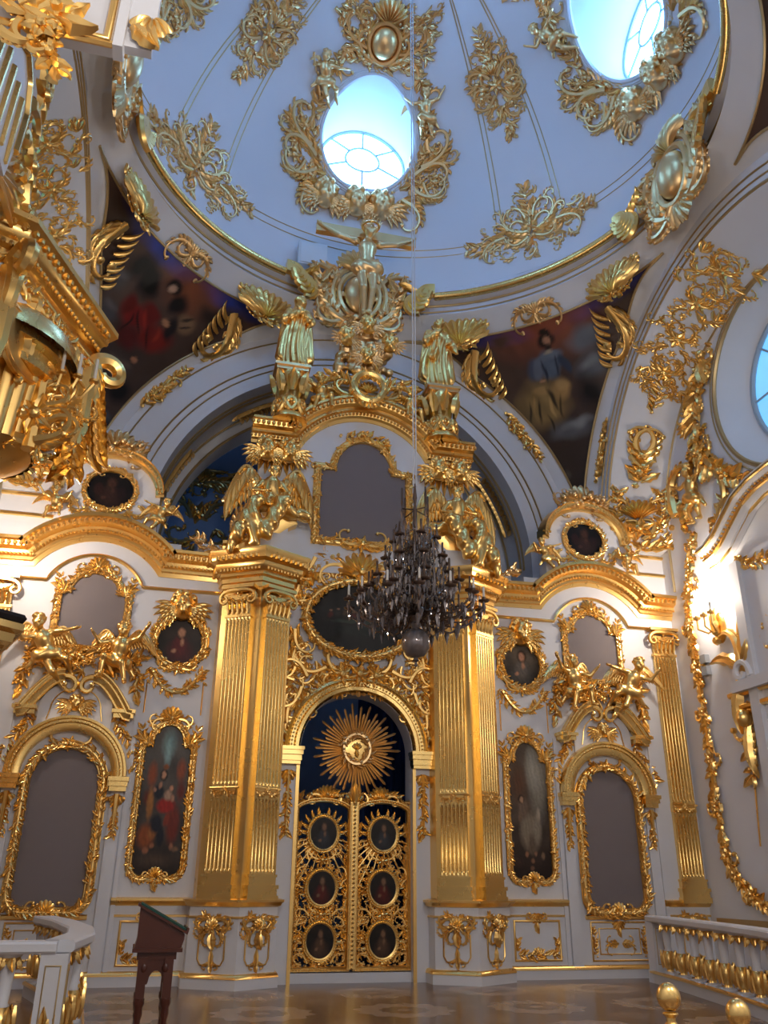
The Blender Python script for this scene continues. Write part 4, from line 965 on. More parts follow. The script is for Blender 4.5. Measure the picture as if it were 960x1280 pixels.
    frame_sweep(mb, A([(-.55, .3), (.55, .3), (.55, .9), (-.55, .9)]), half_round(.03, .025)); frame_sweep(mb, A([(-.4, .4), (.4, .4), (.4, .8), (-.4, .8)]), half_round(.02, .02))
    mb.tube([(-.66, 1.0, .03), (.66, 1.0, .03)], .04, 6); shell(mb, 0, .95, -pi/2, .18, 1.3, 7); leaf(mb, 0, .85, -pi/2, .2, .12)
    mir(mb, acanthus, .04, .56, .1, .42, -3.6, w=.02); mir(mb, acanthus, .04, .56, -.3, .36, 3.6, w=.02); mir(mb, leafband, [(.5, .34), (.5, .85)], .09, seed=2)
    mb.build('kick_panel_carving', 'gold', d)

def ov_ex(mb):
    mir(mb, leafband, [(.0, .78), (.7, .6), (1.05, .2), (1.1, -.2), (.8, -.6), (0, -.8)], .14, seed=21, lift=.05)
framed('oval_icon', 'long horizontal oval icon of figures at a table over the royal doors', 'icon', (0, -.14, 6.30), ellipse(1.0, .68, 64), .17,
       [(.5, .45, .36, .035, 0, (.15, .18, .14), .5), (.5, .32, .34, .1, 0, (.09, .10, .08), .5)]+[q for i in range(9) for q in ((.2+.075*i, .53+.02*(i % 3), .035, .055, 0, ((.25, .09, .06), (.14, .12, .10), (.22, .15, .08))[i % 3], .5), (.2+.075*i, .60+.02*(i % 3), .016, .022, 0, (.42, .30, .22), .5))]+[(.68, .75, .06, .09, 0, (.13, .11, .09), .3)],
       ((.10, .08, .06), (.07, .06, .05)), 51, lb=.9, extra=ov_ex, fh=.1)
gp = arched(1.84, 1.55, 2.26, .32, .0)
framed('veiled_icon', 'largest blank grey arched panel high in the centre between the two angels', 'icon', (0, -.17, 7.93), gp, .15, m='veil', lb=.85, nm='panel', extra=lambda mb: (leafband(mb, [(-.5, 2.32), (0, 2.42), (.5, 2.32)], .2, seed=2, lift=.03), mir(mb, acanthus, .95, 1.5, 1.4, .35, -4.4, w=.035), rosette(mb, 0, -.08, .2, lift=.05), mir(mb, acanthus, .05, -.08, -.2, .8, 4.2, w=.045, leaves=5)))

# ------------------------------------------------------------------ fluted pilasters
def pilaster_proto():
    t = thing('fluted_pilaster', 'x', 'pilaster')
    mb = MB(); w = .25
    for e, z0, z1 in ((.06, 0, .1), (.04, .1, .2), (.06, .2, .26), (.02, .26, .38), (.035, .38, .42)): mb.box(-w-e, w+e, -.09-e, .02, z0, z1)
    mb.build('base', 'burnished', t)
    nf = 7; u = [-w]; d = [.0]
    for i in range(nf):
        c = -w+2*w*(i+.5)/nf; hw = w/nf*.74
        for a in np.linspace(0, pi, 7): u.append(c-hw*cos(a)); d.append(-.034*sin(a))
    u.append(w); d.append(0); u, d = A(u), A(d)
    def shaft(z0, z1):
        mb = MB(); zz = A([z0, z0+.05, z0+.09, z1-.09, z1-.05, z1]); k = A([0, 0, 1, 1, 0, 0]); k = A([0, .0, 1, 1, .0, 0])
        mb.grid(np.stack([np.c_[u, -(.085+d*q), np.full(len(u), z)] for z, q in zip(zz, k)])[::-1])
        for s in (-1, 1): mb.grid(A([[[s*w, .02, z0], [s*w, .02, z1]], [[s*w, -.085, z0], [s*w, -.085, z1]]]))
        return mb.build('shaft', 'burnished', t)
    shaft(.42, 1.64); shaft(1.80, 4.78)
    mb = MB(T_plane); mb.T = None; mb.box(-w-.01, w+.01, -.095, .02, 1.64, 1.80); mb.T = T_plane
    tt = np.linspace(-1, 1, 12); mb.tube([(-w-.02, 1.78, .1), (w+.02, 1.78, .1)], .014, 5)
    for c in (-.125, .125): leafband(mb, np.c_[c+.115*tt, 1.67+.08*tt**2], .06, seed=3, lift=.1)
    rosette(mb, 0, 1.76, .06, lift=.1); mb.build('garland_band', 'gold', t)
    mb = MB(); mb.box(-w-.02, w+.02, -.11, .02, 4.78, 4.83); mb.box(-w+.01, w-.01, -.09, .02, 4.83, 5.22); mb.box(-w-.08, w+.08, -.2, .02, 5.32, 5.38); mb.T = T_plane
    for i in range(5): leaf(mb, -.2+.1*i, 4.84, pi/2, .26, .13, lift=.09, curl=.07, bend=0)
    for s in (-1, 1):
        P, th = spiral(0, 5.29, 0 if s > 0 else pi, .80, -s*7.6, 2.5, 30); mb.tube(np.c_[P, np.full(30, .15)], .05*(1-.5*np.linspace(0, 1, 30)), 6); mb.ball((P[-1][0], P[-1][1], .18), .04)
    leafband(mb, np.c_[.2*tt, 5.06+.09*tt**2], .09, seed=4, lift=.12); rosette(mb, 0, 5.29, .1, lift=.13)
    mb.build('capital', 'gold', t)
    return t
pil = pilaster_proto(); first = True
for s in (1, -1):
    L = LR[s]
    spots = []
    for (a, b), which in (((PIER[1], PIER[2]), 'inner'), ((PIER[2], PIER[3]), 'outer')):
        mid = (a+b)/2; th = atan2(b[1]-a[1], b[0]-a[0])
        spots.append(((s*mid[0], mid[1], 1.24), s*th, 'gilded fluted pilaster on the %s pier, %s' % (L, 'next to the royal doors' if which == 'inner' else 'next to the tall icon')))
    spots.append(((s*6.68, 0, 1.24), 0, 'gilded fluted pilaster at the outer %s end of the screen beyond the side door' % L))
    for loc, th, lab in spots:
        if first: pil.location = loc; pil.rotation_euler = (0, 0, th); pil['label'] = lab; first = False; pil['group'] = 'gilded fluted pilasters'
        else: dup(pil, loc, (0, 0, th), lab)
    # pedestal cartouches, one on each pier face and under the outer pilaster
    def cart(mb):
        shell(mb, 0, .86, pi/2, .16, 1.3, 7, lift=.05); mir(mb, acanthus, .02, .98, .2, .5, -5, w=.036, leaves=4); mir(mb, acanthus, .03, .9, -.4, .52, 4.8, w=.034, leaves=4); mir(mb, acanthus, .14, .8, -1.2, .32, -4, w=.028); tangle(mb, [(-.22, .72), (.22, .72), (.22, 1.02), (-.22, 1.02)], 10, .2, seed=5); leaf(mb, 0, .8, -pi/2, .26, .2, lift=.03); rosette(mb, 0, .86, .1, lift=.08)
        mir(mb, lambda m_: m_.tube([(.23, .76, .012), (.23, .42, .012), (.18, .34, .012), (.06, .32, .012)], .014, 5))
        leaf(mb, 0, .27, pi/2, .3, .12, bend=0); mir(mb, acanthus, .02, .34, .3, .2, -4.2, w=.02, leaves=2); leaf(mb, 0, .34, -pi/2, .12, .1)
    for (a, b) in ((BASEP[1], BASEP[2]), (BASEP[2], BASEP[3])):
        mid = (a+b)/2; th = atan2(b[1]-a[1], b[0]-a[0])
        carve(None, None, None, (s*mid[0], mid[1]-.005, 0), cart, parent=screen, part='pedestal_cartouche', rot=(0, 0, s*th))
    carve(None, None, None, (s*6.6, 0, 0), cart, parent=screen, part='pedestal_cartouche')

# ------------------------------------------------------------------ royal doors and sunburst
for s in (1, -1):
    L = LR[s]
    d = thing('royal_door_leaf', '%s openwork gilded leaf of the royal doors with three round paintings' % L, 'door', (s*.55, .1, .17), 'royal door leaves')
    ztop = lambda u: 2.52+.26*sqrt(max(0, 1-(u/.56)**2))
    mb = MB(T_plane); us = np.linspace(.52, -.52, 20)
    o = [(-.52, 0), (.52, 0)]+[(u, ztop(u)) for u in us]
    frame_sweep(mb, A(o), [(-.075, .0), (-.075, .03), (-.06, .05), (-.03, .035), (-.01, .06), (0, .06), (0, -.03), (-.075, -.03)]); beads(mb, np.c_[resample(A(o)*A([.93, .985])+A([0, .02]), .05, True), np.full(len(resample(A(o)*A([.93, .985])+A([0, .02]), .05, True)), .05)], .014, .05, True)
    mb.build('door_frame', 'gold', d)
    mb = MB(T_plane)     # openwork filling
    def half(mb):
        for z in (.62-.17, 1.46-.17, 2.34-.17):
            for k in range(9):
                a = -1.3+k*.33; leaf(mb, .27*cos(a), z+.27*sin(a), a, .14, .08, lift=.01)
        for z0, a0, tr in ((.12, .4, 4.4), (.28, 1.2, -4.6), (.9, .3, 4.2), (1.0, -.6, -4.4), (.85, .9, -4.6), (1.75, .2, 4.2), (.12, 1.1, -4), (1.25, .9, 4.4)):
            acanthus(mb, .05 if a0 < .5 else .2, z0, a0, .42, tr, w=.024, leaves=4)
        for k in range(6):
            a = -pi/2+.28+k*.2; mb.tube([(.28*cos(a), 2.17+.28*sin(a), .015), (min(.48, .28*cos(a)+.7*cos(a)), 2.17+.28*sin(a)+(min(.48, .98*cos(a))-.28*cos(a))*np.tan(a) if cos(a) > .2 else 1.5, .015)], [.018, .01], 5)
        for k in range(5):
            a = .1+k*.3; leaf(mb, .27*cos(a), 2.17+.27*sin(a), a, .2, .09)
        leafband(mb, [(.43, .1), (.44, 2.3)], .10, seed=4); acanthus(mb, .3, .1, .2, .3, 4, w=.02); acanthus(mb, .42, .7, 1.9, .35, 4.4, w=.02); acanthus(mb, .44, 1.1, -1.7, .35, -4.4, w=.02); acanthus(mb, .44, 1.5, 1.8, .3, 4.4, w=.02)
    tangle(mb, [(0, .06), (.46, .06), (.46, 2.0), (0, 2.0)], 60, .26, seed=9, w=.07); mir(mb, half); tangle(mb, [(-.46, .06), (0, .06), (0, 2.0), (-.46, 2.0)], 60, .26, seed=9, w=.07); rosette(mb, 0, .87, .13, lift=.03); rosette(mb, 0, 1.74, .13, lift=.03); rosette(mb, 0, .1, .12, lift=.02)
    mb.build('openwork_carving', 'gold', d)
    for i, z in enumerate((.46, 1.29, 2.18)):
        rb = half_fig(((.20, .14, .10), (.22, .06, .04), (.12, .12, .13))[i], (.40, .29, .21))
        me = canvas_mesh('medallion_painting', ellipse(.245, .275), rb, ((.10, .075, .055), (.055, .04, .03)), 60+i+3*s, nu=26, nv=34, n=.06)
        place('medallion_painting', me, 'paint', d, (0, 0, z))
        mb = MB(at(0, 0, z)); frame_sweep(mb, ellipse(.245, .275), [(-.01, 0), (-.01, .07), (.015, .08), (.03, .06), (.05, .07), (.065, .05), (.065, 0)]); 
        for q in ellipse(.29, .32, 40): mb.ball((q[0], q[1], .06), .017, 6, 4)
        mb.build('medallion_frame', 'burnished', d)
    mb = MB(T_plane)
    shell(mb, -.05*s, 2.72, pi/2, .3, 1.2, 9, lift=.0); leafband(mb, [(u, ztop(u)+.06) for u in np.linspace(-.5, .5, 16)], .17, seed=6); mir(mb, acanthus, .05, 2.83, .2, .45, -4.4, w=.03); acanthus(mb, -s*.3, 2.72, 1.5, .3, s*4, w=.03)
    mb.build('door_crest', 'gold', d)
    if s < 0:
        mb = MB(T_plane); mb.T = None; mb.box(.47, .63, -.12, .0, 0.03, 2.72); mb.T = T_plane; beads(mb, [(.55, .05, .13), (.55, 2.7, .13)], .03, .07); mir
        for sd in (-1, 1): mb.tube([(.55+sd*.065, .05, .12), (.55+sd*.065, 2.7, .12)], .014, 5)
        leaf(mb, .55, 2.68, pi/2, .4, .26, lift=.08, bend=0); shell(mb, .55, 2.7, pi/2, .24, 1.2, 5, lift=.06); mb.build('meeting_stile', 'gold', d)
mb = MB(); mb.box(-1.1, 1.1, .0, .35, 0, .15); mb.build('door_sill', 'white', screen)

sb = thing('sunburst', 'gilded sunburst with relief medallion hanging in the royal arch', 'sunburst', (0, -.02, 3.82))
rs = np.random.RandomState(3)
ray_me = []
for i in range(60):
    a = TAU*i/60+rs.uniform(-.015, .015); L = (.80, .66, .74, .60)[i % 4]*rs.uniform(.95, 1.04); r0 = .2; ca, sa = cos(a), sin(a); w0, w1 = .017, .024
    mb = MB(T_plane); f = lambda r, t, n: (r*ca-t*sa, r*sa+t*ca, n)
    mb.add([f(r0, -w0, 0), f(r0, w0, 0), f(r0, 0, .03), f(L, -w1, 0), f(L, w1, 0), f(L+.04, 0, .02), f(L-.05, 0, .03)], [A([[0, 2, 6, 3], [2, 1, 4, 6], [0, 3, 4, 1]]), A([[3, 6, 5], [6, 4, 5], [3, 5, 4], [0, 1, 2]])])
    mb.build('ray', 'leaf', sb, smooth=False)
mb = MB(T_plane); P = A([[[.24*r*cos(t), .26*r*sin(t), .03+.02*(1-r*r)] for t in np.linspace(0, TAU, 33)] for r in np.linspace(0, 1, 6)]); mb.grid(P[::-1])
tangle(mb, ellipse(.19, .2, 16), 16, .12, seed=3, w=.08); shell(mb, 0, -.03, pi/2, .15, 1.0, 5, lift=.05); mir(mb, acanthus, .02, -.12, .3, .25, 3.6, w=.016); leaf(mb, 0, -.02, -pi/2, .14, .12, lift=.05); mb.build('medallion', 'gold', sb)
mb = MB(T_plane); leafband(mb, ellipse(.25, .27, 40), .15, closed=True, seed=2, lift=.05); mb.tube(np.c_[ellipse(.25, .27, 40), np.full(40, .06)], .035, 6, closed=True); mb.build('medallion_frame', 'leaf', sb)
mb = MB(); mb.box(-.02, .02, .02, .05, -.9, -.2); mb.box(-.04, .04, -.0, .08, -1.0, -.85); mb.build('post', 'gold', sb)
# ================================================================== SCULPTURE
from mathutils import Matrix, Vector
def v3(*a): return A(a, float)
def putto_fig(pose, robe=True):
    f = Fig(); s = .62
    if pose == 'seated':
        J = dict(pelvis=v3(0, 0, .30), chest=v3(.02, -.03, .50), neck=v3(.03, -.04, .62), head=v3(.05, -.07, .74), shL=v3(-.1, -.03, .57), shR=v3(.14, -.03, .57), elL=v3(-.25, -.1, .52), haL=v3(-.32, -.18, .62), elR=v3(.28, -.08, .60), haR=v3(.38, -.14, .74),
                 hiL=v3(-.07, 0, .28), hiR=v3(.07, 0, .28), knL=v3(-.13, -.24, .30), knR=v3(.12, -.22, .22), anL=v3(-.15, -.24, .05), anR=v3(.18, -.2, -.04), toL=v3(-.16, -.33, .02), toR=v3(.2, -.29, -.07))
    elif pose == 'flying':
        J = dict(pelvis=v3(0, 0, .32), chest=v3(.1, -.03, .50), neck=v3(.16, -.05, .60), head=v3(.2, -.1, .72), shL=v3(.02, -.05, .60), shR=v3(.24, -.03, .52), elL=v3(-.12, -.12, .62), haL=v3(-.26, -.16, .66), elR=v3(.36, -.1, .46), haR=v3(.44, -.18, .56),
                 hiL=v3(-.07, -.02, .32), hiR=v3(.04, 0, .26), knL=v3(-.22, -.12, .24), knR=v3(-.08, -.10, .06), anL=v3(-.32, -.02, .08), anR=v3(-.2, .0, -.06), toL=v3(-.38, -.04, .0), toR=v3(-.26, -.02, -.13))
    else:
        J = dict(pelvis=v3(0, 0, .42), chest=v3(.0, -.01, .64), neck=v3(.0, -.02, .76), head=v3(.02, -.05, .88), shL=v3(-.12, -.02, .70), shR=v3(.12, -.02, .70), elL=v3(-.26, -.04, .68), haL=v3(-.38, -.06, .76), elR=v3(.25, -.04, .74), haR=v3(.36, -.05, .90),
                 hiL=v3(-.07, 0, .38), hiR=v3(.07, 0, .38), knL=v3(-.10, -.10, .22), knR=v3(.09, -.02, .20), anL=v3(-.12, .02, .05), anR=v3(.10, .0, .04), toL=v3(-.13, -.08, .01), toR=v3(.12, -.09, .01))
    body(f, J, s, 1.15, hs=1.38)
    if robe: f.c(J['pelvis']+v3(-.1, -.04, .02), J['pelvis']+v3(.13, -.05, -.06), .085, .09, .03).c(J['pelvis']+v3(.1, .0, 0), J['pelvis']+v3(.24, .02, -.22), .06, .03, .03)
    f.fold = lambda P: .006*np.sin(40*P[..., 0]+28*P[..., 2])*np.exp(-((P[..., 2]-J['pelvis'][2])/.1)**2)
    return f
PUT = {k: putto_fig(k).mesh('body', .0145) for k in ('seated', 'flying', 'standing')}
PUTM = {k: mirror_mesh(m) for k, m in PUT.items()}
WG = {}
def wings_for(H, sides=(-1, 1), spread=.35, tilt=0.):
    k = (H, sides, spread, tilt)
    if k not in WG: WG[k] = [wing_mesh('wing', H, s, spread, 3, tilt) for s in sides]
    return WG[k]
def putto(name, pose, label, loc, flip=False, k=1., rot=0., m='gold', wings=True, mw=None, group=None):
    t = thing(name, label, 'sculpture', loc, group); t.rotation_euler = (0, 0, rot); t.scale = (k, k, k)
    place('body', (PUTM if flip else PUT)[pose], m, t)
    if wings:
        z = {'seated': .55, 'flying': .52, 'standing': .68}[pose]; x = .1 if pose == 'flying' else .0
        for w, s in zip(wings_for(.5, (-1, 1), .5, .5), (-1, 1)): place('wing', w, m, t, (s*.05+(-x if flip else x), .09, z))
    return t
for s in (1, -1):
    L = LR[s]
    putto('putto', 'seated', 'gilded putto on the %s side door pediment, the one nearer the royal doors' % L, (s*(5.05-.6), -.2, 4.78), s > 0, 1.28, rot=.2*s)
    putto('putto', 'flying', 'gilded putto on the %s side door pediment, farther from the royal doors' % L, (s*(5.05+.58), -.2, 4.80), s < 0, 1.3, rot=-.2*s)
    putto('putto', 'flying', 'small gilded putto against the %s gable, nearer the crucifix' % L, (s*(5.03-.95), -.2, 7.72), s > 0, .8)
    putto('putto', 'seated', 'small gilded putto beside the %s gable next to the attic' % L, (s*(5.03+.93), -.2, 7.75), s < 0, .8)
    # heap of carved cloud and flowers between the two putti
    def heap(mb):
        rs = np.random.RandomState(9+s)
        for i in range(16): rosette(mb, rs.uniform(-.75, .75), rs.uniform(-.12, .22), rs.uniform(.07, .12), lift=rs.uniform(.05, .2))
        leafband(mb, [(-.95, .2), (-.5, .0), (0, .14), (.5, .0), (.95, .2)], .26, seed=5, lift=.06); mir(mb, leafband, [(.8, .2), (1.0, -.2), (.95, -.5)], .2, seed=6, lift=.03)
        tangle(mb, [(-.9, -.1), (.9, -.1), (.8, .3), (-.8, .3)], 26, .32, seed=12, cen=(0, .1))
    carve('flower_festoon', 'gilded heap of flowers between the putti over the %s side door' % L, 'carving', (s*5.05, 0, 5.08), heap)
    putto('putto', 'seated', 'gilded putto on the top cornice %s of the cloud under the crucifix' % L, (s*1.0, -.3, 10.72), s < 0, 1.15, rot=.1)

# the two large seated angels on the broken pediment
def angel(flip):
    f = Fig()
    J = dict(pelvis=v3(0, 0, .62), chest=v3(.0, -.05, 1.02), neck=v3(.0, -.07, 1.2), head=v3(.03, -.12, 1.36), shL=v3(-.19, -.05, 1.12), shR=v3(.19, -.05, 1.12), elL=v3(-.34, -.16, .9), haL=v3(-.16, -.30, .84), elR=v3(.34, -.14, .88), haR=v3(.2, -.3, .8),
             hiL=v3(-.1, 0, .6), hiR=v3(.1, 0, .6), knL=v3(-.28, -.36, .56), knR=v3(.2, -.4, .62), anL=v3(-.45, -.42, .12), anR=v3(.1, -.45, .12), toL=v3(-.5, -.55, .05), toR=v3(.1, -.6, .06))
    body(f, J, 1.0, 1.0)
    f.c((0, 0, .6), (-.3, -.36, .55), .17, .14, .05).c((0, 0, .6), (.22, -.38, .6), .17, .14, .05).c((-.3, -.36, .55), (-.62, -.40, -.2), .15, .15, .05).c((.2, -.38, .6), (-.1, -.42, -.1), .14, .17, .05)
    f.c((.15, -.1, .55), (.72, -.14, .42), .16, .11, .05).c((-.6, -.38, -.15), (-.72, -.3, -.5), .14, .07, .05).c((-.35, -.4, .2), (-.3, -.42, -.35), .16, .12, .05).c((0, -.05, 1.1), (0, 0, .62), .17, .19, .05)
    f.fold = lambda P: .020*np.sin(22*(P[..., 0]+.55*P[..., 2])+5*np.sin(4*P[..., 1]))*np.clip((1.0-P[..., 2])/.3, 0, 1)
    me = f.mesh('body', .02)
    return mirror_mesh(me) if flip else me
AM = angel(False); AMm = mirror_mesh(AM)
for s in (1, -1):
    L = LR[s]
    t = thing('angel', 'large gilded angel with raised wings seated on the %s side of the broken pediment' % L, 'sculpture', (s*1.95, -.48, 7.74)); t.scale = (1, 1, .98)
    place('body', AM if s < 0 else AMm, 'gold', t)
    for w, q in zip(wings_for(1.35, (-1, 1), .36, .08), (-1, 1)): place('wing', w, 'gold', t, (q*.14, .16, .98))
    # openwork scroll bracket beside the angel
    def brk(mb):
        q = s
        P, th = spiral(-q*.62, -.05, (.55 if q > 0 else pi-.55), 2.0, q*2.2*2.2, 1.6, 40)
        mb.tube(np.c_[P, np.full(40, .12)], .10*(1-.55*np.linspace(0, 1, 40)), 7); mb.ball((P[-1][0], P[-1][1], .16), .08)
        for i in range(2, 34, 2): leaf(mb, P[i][0], P[i][1], th[i]-q*.9, .22, .14, bend=q*.7, lift=.1, curl=.05)
        leaf(mb, q*.02, 1.0, pi/2, .36, .3, lift=.1, bend=0); shell(mb, q*.02, .98, pi/2, .22, 1.2, 5, lift=.1)
        leafband(mb, [(-q*.75, -.1), (-q*.3, .02), (q*.3, .0), (q*.55, .2)], .22, seed=4, lift=.06)
    carve('scroll_bracket', 'gilded openwork scroll bracket beside the %s angel' % L, 'carving', (s*2.72, -.15, 7.42), brk, 'leaf')
    # curved broken-pediment piece under the angel
    mb = MB(); t_ = np.linspace(0, 1, 16); P = np.c_[s*(1.45+1.35*t_), 8.25-.82*np.sin(t_*pi/2)**1.4]
    P = P if s > 0 else P[::-1]; sweep_xz(mb, P, [(0, -.2), (.3, -.2), (.34, -.1), (.36, .0), (.42, .04), (.42, .1), (0, .12)], -.12)
    tag(mb.build('pediment_ramp', 'gold'), 'curved gilded pediment ramp under the %s angel' % L, 'cornice')
    cherub('gilded cherub head under the top cornice, inner of the pair over the %s angel' % L, (s*1.62, -.3, 9.72), 1.15); cherub('gilded cherub head under the top cornice, outer of the pair over the %s angel' % L, (s*2.08, -.3, 9.72), 1.15)

def statue(kind):
    f = Fig(); q = 1
    J = dict(pelvis=v3(0, 0, 1.0), chest=v3(0, -.02, 1.38), neck=v3(.0, -.03, 1.55), head=v3(.05, -.06, 1.73), shL=v3(-.19, -.02, 1.48), shR=v3(.19, -.02, 1.48), elL=v3(-.27, -.12, 1.22), haL=v3(-.02, -.26, 1.28), elR=v3(.27, -.12, 1.22), haR=v3(.04, -.27, 1.34),
             hiL=v3(-.1, 0, .95), hiR=v3(.1, 0, .95), knL=v3(-.11, -.06, .52), knR=v3(.11, -.02, .5), anL=v3(-.12, -.03, .1), anR=v3(.12, .0, .1), toL=v3(-.14, -.16, .05), toR=v3(.15, -.13, .05))
    if kind == 'robe': J.update(elR=v3(.32, -.06, 1.25), haR=v3(.34, -.2, 1.0), haL=v3(-.06, -.25, 1.36))
    body(f, J, 1.06, 1.0, face=(.5, -.8, .3) if kind == 'veil' else (-.5, -.85, .2))
    f.c((0, 0, 1.35), (0, -.01, .95), .18, .19, .05).c((0, 0, 1.0), (0, .0, .12), .19, .27, .05)
    for a in (-1, 1): f.c((a*.19, .0, 1.46), (a*.27, -.11, 1.2), .09, .10, .04).c((a*.2, .05, 1.42), (a*.28, .03, .35), .09, .13, .05).c(J['el'+('L' if a < 0 else 'R')], J['ha'+('L' if a < 0 else 'R')], .085, .06, .03)
    if kind == 'veil': f.e(J['head']+v3(0, .03, .03), (.13, .13, .15), .03).c(J['head']+v3(0, .05, -.05), (0, .07, 1.42), .11, .17, .05)
    else: f.c((.2, -.1, 1.4), (-.15, -.2, .75), .07, .09, .04)
    f.fold = lambda P: .022*np.sin(15*np.arctan2(P[..., 1]-.05, P[..., 0])+3*np.sin(3*P[..., 2]))*np.clip((1.42-P[..., 2])/.3, 0, 1)
    return f.mesh('body', .02)
for s, kind in ((-1, 'veil'), (1, 'robe')):
    L = LR[s]
    t = thing('statue', 'gilded standing statue of a %s to the %s of the crucifix' % ('veiled woman' if s < 0 else 'robed man', L), 'sculpture', (s*1.62, -.35, 11.66)); t.scale = (1.03,)*3
    place('body', statue(kind), 'gold', t)
    t = thing('statue_pedestal', 'carved gilded pedestal carrying the statue of the %s' % ('veiled woman' if s < 0 else 'robed man'), 'pedestal', (s*1.68, -.35, 10.36))
    mb = MB(); mb.box(-.34, .34, -.28, .28, 1.16, 1.24); mb.box(-.38, .38, -.32, .32, 1.24, 1.30); mb.build('slab', 'leaf', t)
    mb = MB(); mb.lathe([(.0, 0), (.4, 0), (.38, .1), (.26, .2), (.24, .6), (.3, .9), (.32, 1.05), (.3, 1.16), (0, 1.16)], 12)
    for a in range(8):
        ca, sa = cos(a*pi/4), sin(a*pi/4)
        mb.T = lambda u, v, n, ca=ca, sa=sa: np.stack([(.3+n)*ca-u*sa, (.3+n)*sa+u*ca, v], -1)
        leaf(mb, 0, .62, pi/2, .5, .28, bend=0, curl=.12); acanthus(mb, 0, .15, .9, .55, 4.8, w=.05, leaves=4); acanthus(mb, 0, .15, pi-.9, .5, -4.8, w=.05, leaves=3); shell(mb, 0, .2, pi/2, .25, 1.1, 5)
    mb.T = None; mb.build('carved_body', 'gold', t)

# cloud with cherub heads, wreath, crucifix
def wreath(mb):
    leafband(mb, ellipse(.34, .34, 40), .22, closed=True, seed=3, lift=.1); mb.tube(np.c_[ellipse(.34, .34, 40), np.full(40, .1)], .09, 8, closed=True)
    shell(mb, 0, -.15, pi/2, .32, 1.1, 7, lift=.05); shell(mb, 0, -.2, -pi/2, .34, 1.35, 9, lift=.1); mir(mb, acanthus, .3, -.2, .0, .8, 4.2, w=.05); mir(mb, leafband, [(.4, .1), (.8, .25), (1.0, .1)], .25, seed=6)
carve('wreath', 'round gilded wreath at the top of the cornice under the cloud', 'carving', (0, -.42, 11.4), wreath)
f = Fig(); rs = np.random.RandomState(4)
for i in range(90):
    z = rs.uniform(0, 1.45); w = .75-.34*z; f.e((rs.uniform(-w, w), rs.uniform(-.1, .15)+.0*z, z), rs.uniform(.08, .16)*(1-.15*z), .03)
f.e((0, .05, .75), (.5, .15, .75), .08)
t = thing('cloud', 'gilded carved cloud with cherub faces at the foot of the crucifix', 'sculpture', (-.05, -.3, 11.85)); place('cloud_body', f.mesh('cloud_body', .03), 'leaf', t)
for x, z, k in ((0, 1.18, 1.2), (-.48, .78, 1.2), (.5, .76, 1.2), (0, .35, 1.1)): place('cherub_head', CH_ME, 'gold', t, (x, -.3, z), (0, 0, -x*.6), k); place('cherub_wings', CW_ME, 'leaf', t, (x, -.2, z), (0, 0, -x*.6), k*.75)
t = thing('crucifix', 'gilded crucifix with the crucified man on top of the screen', 'sculpture', (-.07, -.3, 13.28))
mb = MB(); mb.box(-.12, .12, .02, .14, 0, 3.0); mb.box(-1.22, 1.22, .0, .15, 2.42, 2.68); mb.build('cross', 'leaf', t)
f = Fig(); K = 1.42
J = dict(pelvis=v3(.0, -.06, 1.02), chest=v3(0, -.08, 1.42), neck=v3(0, -.1, 1.60), head=v3(.02, -.16, 1.74), shL=v3(-.2, -.06, 1.55), shR=v3(.2, -.06, 1.55), elL=v3(-.48, -.05, 1.62), haL=v3(-.76, -.02, 1.80), elR=v3(.48, -.05, 1.62), haR=v3(.76, -.02, 1.80),
         hiL=v3(-.09, -.05, .97), hiR=v3(.09, -.05, .97), knL=v3(-.07, -.16, .55), knR=v3(.08, -.14, .55), anL=v3(-.04, -.06, .14), anR=v3(.05, -.06, .14), toL=v3(-.05, -.16, .04), toR=v3(.07, -.15, .04))
J = {k: v*K for k, v in J.items()}; body(f, J, K*.98, .98)
f.c(A([-.14, -.08, 1.0])*K, A([.14, -.08, 1.02])*K, .13*K, .14*K, .04).c(A([.14, -.06, 1.0])*K, A([.2, -.06, .78])*K, .08*K, .04*K, .04)
for i in range(3):
    for a in (-1, 1): f.cut(A([a*.07, -.215, 1.30+.06*i])*K, A([.06, .02, .008])*K, .01)
f.fold = lambda P: .012*np.sin(26*P[..., 2]+18*P[..., 0])*np.exp(-((P[..., 2]-1.43)/.2)**2)
place('body', f.mesh('body', .024), 'leaf', t)
mb = MB(); q = A([.03, -.16, 1.83])*K; rs = np.random.RandomState(1)
mb.tube([(q[0]+.145*K*.95*cos(a), q[1]+.14*K*sin(a), q[2]-.02) for a in np.linspace(0, TAU, 25)[:-1]], .03, 6, closed=True)
for i in range(18):
    a = TAU*i/18; p = A([q[0]+.14*K*cos(a), q[1]+.135*K*sin(a), q[2]-.02]); mb.tube([p, p+A([.07*cos(a), .07*sin(a), .11])], [.014, .003], 5)
mb.build('crown_of_thorns', 'gold', t)

